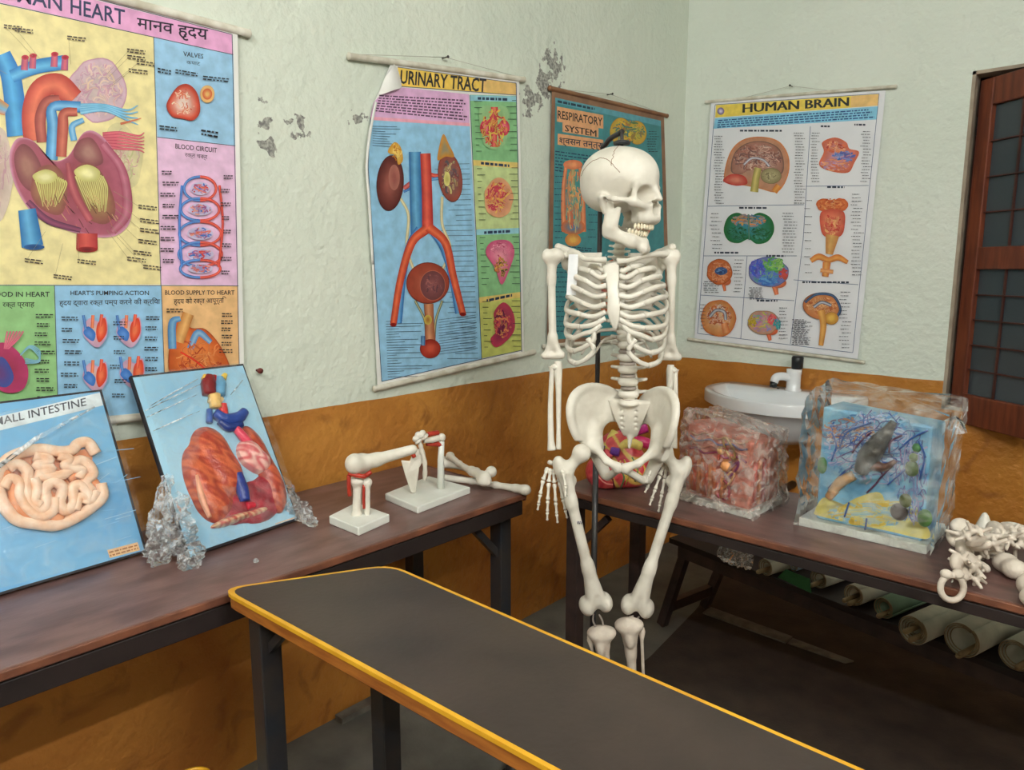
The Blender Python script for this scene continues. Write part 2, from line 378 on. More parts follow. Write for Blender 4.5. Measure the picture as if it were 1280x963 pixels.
for z_ in (S0+0.15, S1-0.2): mm.tube([cs(-0.012, 0, z_), cs(-0.012, 0, z_+0.07)], 0.009, 8)
mm.build('hinge', M_steel, W)

# mat and loose strip on the floor
m = MB(); m.prism([(0.40, -0.10), (0.50, -0.64), (0.56, -1.10), (0.60, -3.0), (0.62, -5.0), (4.4, -5.0), (4.4, -0.08)][::-1], 0.0, 0.006)
o = m.build('floor_mat', M_mat, None, False, 0.0); tag(o, 'dark brown floor mat covering the middle of the room', 'mat')
M_strip = mat('grey_strip', (124, 120, 110), (96, 92, 86), 0.7, 20.0)
m = MB(); m.prism([(0.54, -0.655), (0.90, -0.665), (0.90, -0.60), (0.54, -0.585)], 0.007, 0.013); m.prism([(0.905, -0.66), (1.12, -0.66), (1.14, -0.625), (0.905, -0.61)], 0.007, 0.012)
o = m.build('floor_strip', M_strip, None, False); tag(o, 'pale grey edging strip lying on the brown mat', 'strip')
m = MB(); q0 = onx(417, 905); q1 = onx(468, 882)
m.prism([(0.012, q0[1]), (0.05, q0[1]), (0.05, q1[1]), (0.012, q1[1])], 0.002, 0.022)
o = m.build('floor_strip', M_strip, None, False); tag(o, 'short grey batten on the floor along the left wall', 'strip')

# ceiling tube lights (they hang outside the photograph)
def tube_mat(strength):
    mt = bpy.data.materials.new('lit_tube'); mt.use_nodes = True; tb = mt.node_tree.nodes['Principled BSDF']
    tb.inputs['Emission Color'].default_value = (*TUBE_COL, 1); tb.inputs['Emission Strength'].default_value = strength
    return mt
M_fix = mat('fixture_white', (230, 230, 226), None, 0.4)
for i, (c, L_, rz, pw) in enumerate(TUBES):
    d = V3([math.cos(rz), math.sin(rz), 0]); c = V3(c)
    t = thing('tube_light', ('fluorescent tube light near the far wall', 'fluorescent tube light behind the bench')[i], 'light', c)
    mm = MB(); mm.bar(c-d*L_/2+V3([0, 0, 0.03]), c+d*L_/2+V3([0, 0, 0.03]), 0.05, 0.05); mm.bar(c+V3([0, 0, 0.05]), c+V3([0, 0, RZ-c[2]]), 0.02, 0.02); mm.build('fixture', M_fix, t, False, 0.004)
    mm = MB(); mm.tube([c-d*(L_/2-0.03)-V3([0, 0, 0.012]), c+d*(L_/2-0.03)-V3([0, 0, 0.012])], 0.014, 12); mm.build('tube', tube_mat(pw/(math.pi*2*math.pi*0.014*(L_-0.06))), t)

# ================================================================== tables
def table_leg(parent, x, y, z1, w, m_, z0=0.0, lean=(0, 0), name='leg'):
    mm = MB(); mm.bar((x+lean[0], y+lean[1], z0), (x, y, z1), w, w, up=(0, 1, 0)); return mm.build(name, m_, parent, False, 0.003)
# long table along the left wall
TLx0, TLx1, TLy0, TLy1 = 0.03, 0.52, -4.05, -1.80
q = onz(650, 618, ZL); TLx1 = float(q[0]); TLy1 = float(q[1])+0.02
TL = thing('side_table', 'long brown laminate table set against the left wall', 'table', ((TLx0+TLx1)/2, (TLy0+TLy1)/2, 0))
m = MB().box(((TLx0+TLx1)/2, (TLy0+TLy1)/2, ZL-0.011), (TLx1-TLx0, TLy1-TLy0, 0.022)); m.build('tabletop', M_wood, TL, False, 0.003)
m = MB().box((TLx1+0.004, (TLy0+TLy1)/2, ZL-0.008), (0.010, TLy1-TLy0, 0.016)); m.build('front_edging', M_edge, TL, False, 0.002)
m = MB().box(((TLx0+TLx1)/2, TLy1+0.004, ZL-0.013), (TLx1-TLx0, 0.010, 0.026)); m.build('end_edging', M_edge, TL, False, 0.002)
m = MB().box((TLx1-0.013, (TLy0+TLy1)/2, ZL-0.043), (0.03, TLy1-TLy0-0.02, 0.042)); m.build('front_apron', M_apron, TL, False, 0.002)
m = MB().box((TLx0+0.035, (TLy0+TLy1)/2, ZL-0.046), (0.03, TLy1-TLy0-0.04, 0.05)); m.build('rear_apron', M_apron, TL, False, 0.002)
m = MB().box(((TLx0+TLx1)/2, TLy1-0.04, ZL-0.046), (TLx1-TLx0-0.1, 0.03, 0.05)); m.build('end_apron', M_apron, TL, False, 0.002)
for y_ in (TLy1-0.05, -3.75):
    for x_ in (TLx1-0.05, TLx0+0.05): table_leg(TL, x_, y_, ZL-0.022, 0.045, M_steel)
    s = -1 if y_ > -3 else 1
    for x_ in (TLx1-0.05, TLx0+0.05):
        mm = MB(); mm.bar((x_, y_, ZL-0.20), (x_, y_+s*0.12, ZL-0.07), 0.02, 0.02); mm.build('brace', M_steel, TL, False)
# table in front of the sink
q = onz(693, 612, ZR); TRx0 = float(q[0]); TRy0 = float(onz(1000, 686, ZR)[1]); TRx1 = 2.45; TRy1 = TRy0+0.43
TR = thing('sink_side_table', 'brown laminate table standing in front of the sink', 'table', ((TRx0+TRx1)/2, (TRy0+TRy1)/2, 0))
m = MB().box(((TRx0+TRx1)/2, (TRy0+TRy1)/2, ZR-0.011), (TRx1-TRx0, TRy1-TRy0, 0.022)); m.build('tabletop', M_woodx, TR, False, 0.003)
m = MB().box(((TRx0+TRx1)/2, TRy0-0.004, ZR-0.008), (TRx1-TRx0, 0.010, 0.016)); m.build('front_edging', M_edge, TR, False, 0.002)
m = MB().box(((TRx0+TRx1)/2, TRy0+0.013, ZR-0.035), (TRx1-TRx0-0.02, 0.03, 0.026)); m.build('front_apron', M_apron, TR, False, 0.002)
m = MB().box(((TRx0+TRx1)/2, TRy1-0.035, ZR-0.034), (TRx1-TRx0-0.06, 0.03, 0.024)); m.build('rear_apron', M_apron, TR, False, 0.002)
m = MB().box((TRx0+0.05, (TRy0+TRy1)/2, ZR-0.034), (0.03, TRy1-TRy0-0.1, 0.024)); m.build('end_apron', M_apron, TR, False, 0.002)
for x_ in (TRx0+0.035, TRx1-0.1):
    for y_ in (TRy0+0.035, TRy1-0.04): table_leg(TR, x_, y_, ZR-0.022, 0.042, M_steelb)
    mm = MB(); s = 1 if x_ < 1.5 else -1; mm.bar((x_, TRy0+0.035, ZR-0.20), (x_+s*0.12, TRy0+0.035, ZR-0.07), 0.02, 0.02, up=(0, 1, 0)); mm.build('brace', M_steelb, TR, False)
# black-topped bench with angled ends and a yellow edge
M_btop = mat('black_laminate', (66, 56, 50), (54, 46, 42), 0.42, 6.0, 0.05, 90.0, spec=0.4)
M_yel = mat('yellow_edge_wood', (172, 108, 46), (142, 82, 36), 0.4, 14.0, stretch=(1, 8, 8))
M_yelt = mat('yellow_trim', (226, 172, 44), (206, 148, 34), 0.4, 14.0)
def rounded(poly, r_, n=5):
    out = []; N_ = len(poly)
    for i in range(N_):
        a, b, c = V3(poly[i-1][:2]), V3(poly[i][:2]), V3(poly[(i+1) % N_][:2])
        u1 = unit(a-b); u2 = unit(c-b)
        for k in range(n+1):
            t = k/n; out.append(tuple(b+u1*r_*(1-t)**2+u2*r_*t*t))
    return out
A_ = onz(276, 736, ZB); B_ = onz(488, 706, ZB); n1 = onz(690, 961, ZB); f1 = onz(1075, 961, ZB)
dn = unit((n1-A_)[:2]); df_ = unit((f1-B_)[:2])
C_ = B_[:2]+df_*1.22; D_ = A_[:2]+dn*1.62
poly = [tuple(A_[:2]), tuple(D_), tuple(C_), tuple(B_[:2])]
bc = (V3(poly).mean(0))
def inset(poly, d):
    out = []; N_ = len(poly)
    for i in range(N_):
        a, b, c = V3(poly[i-1]), V3(poly[i]), V3(poly[(i+1) % N_]); e1 = unit(b-a); e2 = unit(c-b)
        n1_ = V3([-e1[1], e1[0]]); n2_ = V3([-e2[1], e2[0]]); k = unit(n1_+n2_); out.append(tuple(b+k*d/max(0.3, k @ n1_)))
    return out
BN = thing('bench_table', 'narrow black-topped table with yellow edges in the foreground', 'table', (bc[0], bc[1], 0))
rp_ = rounded(poly, 0.05)
m = MB().prism(rp_, ZB-0.030, ZB-0.008); m.build('edge_band', M_yel, BN, False, 0.0)
m = MB().prism(rounded(inset(poly, -0.002), 0.05), ZB-0.008, ZB-0.0005); m.build('edge_trim', M_yelt, BN, False)
m = MB().prism(rounded(inset(poly, 0.006), 0.046), ZB-0.004, ZB); m.build('tabletop', M_btop, BN, False)
ip = inset(poly, 0.045)
for i, (x_, y_) in enumerate(ip):
    table_leg(BN, x_, y_, ZB-0.03, 0.045, M_steel)
for (i, j, s) in ((0, 1, 1), (3, 2, 1), (1, 0, 1), (2, 3, 1)):
    a = V3(ip[i]); d = unit(V3(ip[j])-a)
    mm = MB(); mm.bar((*a, ZB-0.13), (*(a+d*0.095), ZB-0.035), 0.016, 0.016); mm.build('brace', M_steel, BN, False)
mm = MB(); mm.bar((*ip[0], ZB-0.045), (*ip[1], ZB-0.045), 0.03, 0.03); mm.build('side_rail', M_apron, BN, False)
mm = MB(); mm.bar((*ip[3], ZB-0.045), (*ip[2], ZB-0.045), 0.03, 0.03); mm.build('side_rail', M_apron, BN, False)
# ================================================================== the skeleton
M_bone = mat('bone_plastic', (228, 224, 212), (208, 203, 190), 0.42, 14.0, 0.10, 90.0, spec=0.4)
M_bone2 = mat('bone_aged', (218, 208, 194), (190, 178, 164), 0.5, 18.0, 0.15, 110.0)
M_cart = mat('cartilage_bone', (232, 229, 218), (214, 210, 198), 0.42, 14.0)
M_teeth = mat('teeth', (240, 234, 212), (226, 216, 188), 0.3, 40.0)
M_disc = mat('disc_grey', (168, 158, 148), (136, 126, 118), 0.6, 20.0)
D0 = 1.84
def K(x, y, dd=0.0): return dep(x, y, D0+dd)
th = math.radians(13)
BF = -A0*math.cos(th)-RT*math.sin(th)          # chest direction (towards the viewer, a little left)
BS = RT*math.cos(th)-A0*math.sin(th)           # to the viewer's right
BZ = V3([0, 0, 1.0])
feet = K(775, 860); SK = thing('skeleton', 'full-size white plastic human skeleton with a turned head on a pole stand', 'skeleton', (K(775, 400)[0], K(775, 400)[1], 0.0))
def bone(name, vf, parent=SK, m_=M_bone, fr=None, cols=None):
    v, f = vf
    if fr is not None: v = fr(v)
    return mesh_obj(name, v, f, m_, parent, True, cols=cols)
u, sub, cap, ell = S.u, S.sub, S.cap, S.ell
# --- skull: x forward, y to the skull's left, z up
def skull_f(P):
    Q = P.copy(); Q[..., 1] = np.abs(Q[..., 1])
    d = ell(Q, (-0.012, 0, 0.034), (0.092, 0.071, 0.069)); d = u(d, ell(Q, (0.03, 0, 0.03), (0.060, 0.057, 0.058)), 0.02)
    d = u(d, ell(Q, (-0.045, 0, 0.0), (0.052, 0.058, 0.046)), 0.02)
    d = u(d, ell(Q, (-0.01, 0, -0.02), (0.06, 0.052, 0.03)), 0.015)
    d = u(d, cap(Q, (0.076, 0, 0.012), (0.066, 0.05, 0.008), 0.013, 0.010), 0.012)
    face = S.box(Q, (0.066, 0, -0.042), (0.031, 0.031, 0.034), 0.016); face = u(face, ell(Q, (0.068, 0, -0.066), (0.033, 0.031, 0.013)), 0.010)
    d = u(d, face, 0.012)
    d = u(d, cap(Q, (0.088, 0, 0.0), (0.102, 0, -0.020), 0.009, 0.006), 0.008)
    d = u(d, cap(Q, (0.066, 0.053, 0.010), (0.060, 0.058, -0.028), 0.007, 0.009), 0.006)
    d = u(d, cap(Q, (0.078, 0.034, -0.034), (0.058, 0.058, -0.028), 0.012, 0.010), 0.010)
    d = sub(d, ell(Q, (0.038, 0.074, -0.012), (0.034, 0.017, 0.030)), 0.012)
    d = sub(d, ell(Q, (0.092, 0.0315, -0.012), (0.056, 0.0225, 0.0205)), 0.004)
    d = sub(d, ell(Q, (0.104, 0.0078, -0.041), (0.040, 0.0118, 0.0185)), 0.003)
    d = sub(d, ell(Q, (0.03, 0.035, -0.062), (0.03, 0.022, 0.028)), 0.012)
    d = u(d, cap(Q, (0.060, 0.060, -0.027), (0.022, 0.0715, -0.024), 0.0065, 0.0055), 0.006)
    d = u(d, cap(Q, (0.022, 0.0715, -0.024), (-0.012, 0.066, -0.018), 0.0055, 0.0065), 0.006)
    d = u(d, cap(Q, (-0.016, 0.056, -0.022), (-0.010, 0.052, -0.050), 0.013, 0.008), 0.01)
    d = sub(d, cap(Q, (-0.002, 0.075, -0.024), (-0.004, 0.045, -0.024), 0.005), 0.003)
    d = sub(d, ell(Q, (-0.03, 0, -0.052), (0.018, 0.015, 0.02)), 0.005)
    return d
def jaw_f(P):
    Q = P.copy(); Q[..., 1] = np.abs(Q[..., 1])
    d = cap(Q, (0.0, 0.050, -0.030), (0.006, 0.049, -0.078), 0.0085, 0.011)
    d = u(d, cap(Q, (0.022, 0.050, -0.036), (0.016, 0.049, -0.078), 0.006, 0.012), 0.012)
    for z_, r_ in ((-0.088, 0.0085), (-0.100, 0.0095)):
        d = u(d, cap(Q, (0.008, 0.048, z_+0.002), (0.056, 0.026, z_-0.006), r_), 0.012)
        d = u(d, cap(Q, (0.056, 0.026, z_-0.006), (0.074, 0.0, z_-0.008), r_), 0.012)
    d = u(d, cap(Q, (0.074, 0, -0.112), (0.079, 0.006, -0.114), 0.010), 0.010)
    return d
hd = math.radians(54)
HF = -A0*math.cos(hd)+RT*math.sin(hd); HL = RT*math.cos(hd)+A0*math.sin(hd)     # forward, and the side away from the viewer
HO = K(776, 239, 0.0); tip = math.radians(-2); HF2 = HF*math.cos(tip)+BZ*math.sin(tip); HZ = BZ*math.cos(tip)-HF*math.sin(tip)
HSC = 1.035
fh = frame(HO, HF2*HSC, HL*HSC, HZ*HSC)
sk = bone('skull', sdf(skull_f, (-0.125, -0.09, -0.09), (0.125, 0.09, 0.125), 0.0024), fr=fh)
op = math.radians(12)   # jaw hangs open a little
def jawturn(v):
    v = np.asarray(v, float).copy(); x = v[:, 0]*1.14; z = v[:, 2]+0.03
    v[:, 0] = x*math.cos(op)+z*math.sin(op); v[:, 2] = -x*math.sin(op)+z*math.cos(op)-0.034
    return fh(v)
bone('jaw', sdf(jaw_f, (-0.02, -0.07, -0.135), (0.10, 0.07, -0.015), 0.0024), fr=jawturn)
def teeth(upper):
    m = MB(); n = 14
    for i in range(n):
        a = (i-(n-1)/2)/((n-1)/2)*1.25; x = 0.052+0.042*math.cos(a)-0.008; y = 0.030*math.sin(a)
        rr = 0.0036 if abs(i-6.5) < 3 else 0.0046
        m.ell((x, y, -0.083 if upper else -0.079), (rr*0.8, rr, 0.0075), 8, 6)
    return m
m = teeth(True); mesh_obj('upper_teeth', fh(V3(m.v)), m.f, M_teeth, SK)
m = teeth(False); v = V3(m.v); v[:, 0] = (v[:, 0]-0.006)/1.08; mesh_obj('lower_teeth', jawturn(v), m.f, M_teeth, SK)
# saw line and sutures drawn on the skull
M_sut = mat('suture_brown', (150, 120, 96), None, 0.6)
m = MB()
def on_skull(a, e, k=1.0):
    """point on the near side of the cranium by side angle a (0 front) and elevation e, pushed onto the surface"""
    dr = V3([math.cos(a)*math.cos(e), -math.sin(a)*math.cos(e), math.sin(e)]); t = np.linspace(0.02, 0.14, 240)
    pts = V3([-0.005, 0, 0.02])+t[:, None]*dr; dv = skull_f(pts[:, None, :])[:, 0]; i = np.argmax(dv > 0); return pts[i]
rs = random.Random(3)
ln = [on_skull(math.radians(80+rs.uniform(-2, 2)), math.radians(e)) for e in np.linspace(24, 84, 22)]; m.tube(ln, 0.0007, 5)
ln = [on_skull(math.radians(a), math.radians(38-((a-105)/48)**2*34+rs.uniform(-1, 1))) for a in np.linspace(62, 150, 26)]; m.tube(ln, 0.0007, 5)
mesh_obj('suture_line', fh(V3(m.v)), m.f, M_sut, sk)
# --- vertebrae
def vert_f(P):
    Q = P.copy(); Q[..., 0] = np.abs(Q[..., 0])
    d = ell(Q, (0, 0, 0), (0.024, 0.018, 0.0125)); d = np.maximum(d, np.abs(Q[..., 2])-0.0105)
    d = u(d, cap(Q, (0.010, -0.014, 0.002), (0.015, -0.028, 0), 0.005), 0.004)
    d = u(d, cap(Q, (0.014, -0.026, 0), (0.040, -0.030, 0.003), 0.0055, 0.004), 0.005)
    d = u(d, cap(Q, (0.012, -0.030, 0), (0, -0.036, -0.002), 0.006), 0.005)
    d = u(d, cap(Q, (0, -0.036, -0.002), (0, -0.060, -0.012), 0.005, 0.004), 0.004)
    d = u(d, cap(Q, (0.014, -0.030, -0.014), (0.014, -0.030, 0.014), 0.005), 0.004)
    return d
VV = sdf(vert_f, (-0.05, -0.07, -0.025), (0.05, 0.03, 0.025), 0.0028)
spine = [  # px, py, depth, scale
    (777, 287, 0.035, 0.62), (776, 294, 0.037, 0.62), (775, 301, 0.04, 0.64), (774, 308, 0.044, 0.66), (773, 315, 0.05, 0.68), (773, 322, 0.06, 0.70), (773, 329, 0.07, 0.74)]
for k in range(12):
    t = k/11; spine.append((773+9*t, 338+85*t, 0.085+0.028*math.sin(math.pi*t)-0.055*t, 0.78+0.18*t))
for k in range(5):
    spine.append((783+k*0.7, 432+k*15.2, 0.020-0.012*math.sin(math.pi*k/4), 1.0+0.035*k))
for (px, py, dd, s) in spine:
    bone('vertebra', VV, fr=frame(K(px, py, dd), BS*s, BF*s, BZ*s*(1.0 if s > 0.9 else 1.1)))
for k in range(5):
    m = MB(); p = K(783.4+k*0.7, 439.6+k*15.2, 0.018); m.lathe([(0, -0.004), (0.019, -0.004), (0.021, 0), (0.019, 0.004), (0, 0.004)], 14, Matrix.Translation(Vector(p))); m.build('disc', M_disc, SK)
# --- breastbone
st = [(763, 331), (765, 345), (766, 360), (767, 375), (767, 388), (768, 400), (769, 412)]; wd_ = [0.021, 0.017, 0.0135, 0.0145, 0.0155, 0.012, 0.004]
m = MB(); SDEP = [-0.055, -0.07, -0.082, -0.090, -0.095, -0.097, -0.094]
m.tube(cr([K(x, y, d) for (x, y), d in zip(st, SDEP)], 4), list(np.interp(np.linspace(0, 6, 25), range(7), wd_)), 12, True, flat=0.36, flatdir=BF)
m.build('breastbone', M_cart, SK)
# --- ribs: lateral pixel height, sternum pixel height, half width, front reach
ribs = [  # y at back, y lateral, y sternum, half width (m)
    (333, 333, 337, 0.062), (340, 336, 345, 0.092), (347, 346, 357, 0.107), (354, 358, 369, 0.116), (362, 371, 380, 0.122),
    (370, 386, 390, 0.125), (378, 403, 398, 0.126), (386, 420, 403, 0.125), (394, 436, 408, 0.122), (403, 451, 414, 0.116)]
cxp = lambda y: 765+(y-330)*0.085
for i, (yb, yl, ys, w) in enumerate(ribs):
    for s in (-1, 1):
        bk = K(cxp(yb)+7, yb, 0.085); lat = K(cxp(yl), yl, 0.0); stn = K(*[(764, ys)][0], -0.080)
        zb, zl, zs = bk[2], lat[2], stn[2]; zl = zl-(0.0 if i < 5 else 0.0)
        O = K(cxp(380), 380, 0.0); O = V3([O[0], O[1], 0.0])
        depth = 0.085*(0.75 if i < 1 else (0.9 if i < 2 else 1.0))
        def Q(x, fwd, z): return O+BS*s*x+BF*fwd+V3([0, 0, z])
        sf = 0.086 if i > 2 else 0.058+0.012*i
        if i < 7:
            pts = [Q(0.018, -0.075, zb+0.004), Q(w*0.62, -0.098, zb+0.006), Q(w*0.97, -0.055, zb*0.6+zl*0.4), Q(w, -0.005, zl), Q(w*0.90, 0.045, zl-(0.0 if i < 5 else 0.006)), Q(w*0.62, sf*0.93, zl*0.66+zs*0.34-0.0025*max(0, i-1))]
            cart = [pts[-1], Q(w*0.36, sf*1.03, zs-0.004-(0.004*max(0, i-3))), Q(0.015, sf+0.004, zs)]
        else:
            zc = zs-0.006-(i-7)*0.006; xe = 0.026+0.016*(i-7)
            pts = [Q(0.018, -0.075, zb+0.004), Q(w*0.62, -0.098, zb+0.004), Q(w*0.97, -0.06, zb*0.55+zl*0.45), Q(w, -0.01, zl+0.012), Q(w*0.93, 0.035, zl+0.002), Q(w*0.76, 0.066, zl-0.002)]
            cart = [pts[-1], Q(w*0.56, 0.082, zl+0.010), Q(w*0.36, 0.09, zl*0.45+zc*0.55), Q(xe, sf+0.002, zc)]
        c = cr(pts, 7); n = len(c); m = MB(); rr = [0.0036+0.0022*min(1, 3*t) for t in np.linspace(0, 1, n)]
        m.tube(c, rr, 8, True, flat=1.25, flatdir=(0, 0, 1)); rb = m.build('rib', M_bone, SK)
        c = cr(cart, 7); m = MB(); m.tube(c, [0.0056]*len(c), 8, True, flat=1.15, flatdir=(0, 0, 1)); m.build('rib_cartilage', M_cart, rb)
for i, (yb, ye, w) in enumerate([(414, 446, 0.105), (424, 448, 0.075)]):
    for s in (-1, 1):
        O = K(cxp(400)+6, yb, 0.0); zb = O[2]; ze = K(775, ye, 0)[2]; O = V3([O[0], O[1], 0])
        c = cr([O+BS*s*0.018-BF*0.06+V3([0, 0, zb]), O+BS*s*w*0.7-BF*0.072+V3([0, 0, zb-0.012]), O+BS*s*w-BF*0.03+V3([0, 0, ze])], 8)
        m = MB(); m.tube(c, list(np.linspace(0.0055, 0.003, len(c))), 8); m.build('rib', M_bone, SK)
# --- collar bones and shoulder blades
for pts in ([(756, 325, -0.062), (744, 325, -0.075), (731, 324, -0.045), (722, 317, -0.01), (712, 316, 0.015)], [(771, 327, -0.062), (785, 326, -0.06), (803, 321, -0.03), (822, 318, 0.01), (834, 318, 0.04)]):
    c = cr([K(*p) for p in pts], 8); m = MB(); m.tube(c, list(np.interp(np.linspace(0, 4, len(c)), range(5), [0.0085, 0.006, 0.0058, 0.0075, 0.0085])), 10); m.build('collar_bone', M_bone, SK)
def scap_f(P):   # x lateral, y forward, z up ; origin at the shoulder socket
    bl = np.maximum(np.maximum((P[..., 2]-0.02), -(P[..., 2]+0.125)), np.maximum(P[..., 0]-(-0.005-0.0)-0.32*(P[..., 2]+0.02)*1.0, -(P[..., 0]+0.098+0.0*P[..., 2])))
    bl = np.maximum(bl, -(P[..., 0]+0.100+0.45*np.minimum(P[..., 2]+0.06, 0)*-1))
    bl = np.maximum(bl, np.abs(P[..., 1]+0.018+0.18*(P[..., 0]))-0.0035)
    d = u(bl, cap(P, (-0.012, -0.015, 0.005), (-0.034, -0.016, -0.115), 0.0065, 0.005), 0.006)
    d = u(d, ell(P, (-0.006, -0.006, -0.004), (0.012, 0.011, 0.020)), 0.008)
    d = u(d, cap(P, (-0.090, -0.010, 0.0), (-0.02, -0.034, 0.022), 0.005, 0.007), 0.006)
    d = u(d, cap(P, (-0.02, -0.034, 0.022), (0.014, -0.006, 0.034), 0.008, 0.010), 0.008)
    d = u(d, cap(P, (-0.018, 0.0, 0.012), (-0.010, 0.032, 0.012), 0.008, 0.006), 0.006)
    return d
SCP = sdf(scap_f, (-0.12, -0.06, -0.14), (0.04, 0.05, 0.06), 0.0028)
bone('shoulder_blade', SCP, fr=frame(K(704, 326, 0.035), -BS, BF, BZ))
bone('shoulder_blade', SCP, fr=frame(K(833, 326, 0.055), BS, BF, BZ))
# --- arms
def hum_f(P):   # z down from 0 to -0.30, head towards -x
    d = ell(P, (-0.010, 0, -0.012), (0.021, 0.021, 0.020)); d = u(d, ell(P, (0.012, 0.004, -0.012), (0.012, 0.013, 0.018)), 0.006)
    d = u(d, cap(P, (0, 0, -0.015), (0.002, 0, -0.08), 0.015, 0.0098), 0.012); d = u(d, cap(P, (0.002, 0, -0.07), (0, 0, -0.235), 0.0098, 0.0098), 0.01)
    d = u(d, cap(P, (0, 0, -0.23), (-0.016, 0, -0.275), 0.009, 0.010), 0.01); d = u(d, cap(P, (0, 0, -0.23), (0.014, 0, -0.275), 0.009, 0.009), 0.01)
    d = u(d, cap(P, (-0.022, 0, -0.279), (0.020, 0.003, -0.281), 0.0105, 0.010), 0.006)
    return sub(d, ell(P, (0, -0.012, -0.268), (0.010, 0.008, 0.010)), 0.004)
HUM = sdf(hum_f, (-0.045, -0.03, -0.30), (0.035, 0.03, 0.02), 0.0030)
def long_frame(p, q, side, L):
    p, q = V3(p), V3(q); z = unit(p-q); x = unit(V3(side)-z*(V3(side) @ z)); y = np.cross(z, x); s = np.linalg.norm(p-q)/L
    return frame(p, x, y, z*s)
bone('upper_arm', HUM, fr=long_frame(K(690, 314, 0.0), K(691, 449, 0.0), -BS, 0.29))
bone('upper_arm', HUM, fr=long_frame(K(839, 315, 0.05), K(838, 451, 0.05), BS, 0.29))
def forearm(pe, pw, off, name):
    pe, pw = V3(pe), V3(pw); z = pe-pw; L = np.linalg.norm(z)
    o_ = V3(off)
    m = MB(); c = cr([pe+o_*0.9, pe+o_*0.9-z*0.08, pe+o_*1.25-z*0.45, pe+o_*1.15-z*0.85, pw+o_*0.9], 6)
    m.tube(c, list(np.interp(np.linspace(0, 4, len(c)), range(5), [0.0095, 0.0062, 0.0068, 0.008, 0.0115])), 10); m.build('radius_bone', M_bone, SK)
    m = MB(); c = cr([pe-o_*0.7+z*0.06, pe-o_*0.75-z*0.02, pe-o_*0.9-z*0.3, pe-o_*0.9-z*0.75, pw-o_*0.9+z*0.01], 6)
    m.tube(c, list(np.interp(np.linspace(0, 4, len(c)), range(5), [0.0085, 0.0115, 0.0075, 0.0055, 0.007])), 10); m.build('ulna_bone', M_bone, SK)
    m = MB(); m.ell(pe-z*0.01, (0.012, 0.012, 0.009), 10, 8); m.build('elbow_joint', M_cart, SK)
forearm(K(694, 458, -0.005), K(694, 563, -0.035), -RT*0.0095, 'r')
forearm(K(841, 462, 0.05), K(838, 560, 0.03), RT*0.008, 'l')
# --- hands
def hand(wrist, tips, knucks, thumb, sc=1.0):
    h = thing('hand', None, None, wrist); h.parent = SK; h.location = tuple(V3(wrist)-WPOS[SK.name]); WPOS[h.name] = V3(wrist)
    m = MB()
    for k in range(8):
        a = k % 4; b = k // 4; base = V3(wrist)*(1-(0.25+0.3*b))+V3(knucks[a])*(0.25+0.3*b)
        m.ell(base, (0.0068, 0.0066, 0.0062), 8, 6)
    m.build('wrist_bones', M_bone, h)
    for kn, tp in zip(knucks, tips):
        kn = V3(kn); tp = V3(tp); w = V3(wrist); b0 = w*0.42+kn*0.58
        m = MB()
        def seg(a, b, r0, r1):
            pp = [a+(b-a)*t for t in (0, 0.12, 0.3, 0.7, 0.9, 1)]; m.tube(pp, [r0*0.9, r0*1.25, r0*0.75, r1*0.75, r1*1.25, r1*0.7], 8)
        seg(b0, kn, 0.0052, 0.0055); d = tp-kn
        bend = -BF*0.004
        k1 = kn+d*0.46+bend*-1; k2 = kn+d*0.76+bend*-0.6
        seg(kn+d*0.02, k1, 0.005, 0.0045); seg(k1+d*0.015, k2, 0.0043, 0.0038); seg(k2+d*0.015, tp, 0.0037, 0.003)
        m.build('finger', M_bone, h)
    m = MB(); w = V3(wrist); t0, t1, t2 = (V3(q) for q in thumb)
    for a, b, r0 in ((w*0.6+t0*0.4, t0, 0.0052), (t0, t1, 0.005), (t1, t2, 0.0042)):
        pp = [a+(b-a)*t for t in (0, 0.12, 0.3, 0.7, 0.9, 1)]; m.tube(pp, [r0, r0*1.2, r0*0.75, r0*0.7, r0*1.1, r0*0.6], 8)
    m.build('thumb', M_bone, h)
    return h
hand(K(690, 571, -0.035), [K(672, 638, -0.055), K(684, 651, -0.06), K(697, 654, -0.05), K(709, 648, -0.035)],
     [K(679, 600, -0.045), K(686, 603, -0.05), K(693, 604, -0.045), K(699, 602, -0.035)], [K(704, 592, -0.075), K(707, 608, -0.085), K(707, 622, -0.09)])
hand(K(836, 570, 0.03), [K(806, 616, -0.01), K(812, 632, 0.0), K(823, 640, 0.02), K(835, 634, 0.035)],
     [K(820, 588, 0.0), K(825, 594, 0.01), K(831, 598, 0.02), K(838, 598, 0.03)], [K(816, 583, -0.03), K(811, 594, -0.035), K(808, 604, -0.035)])
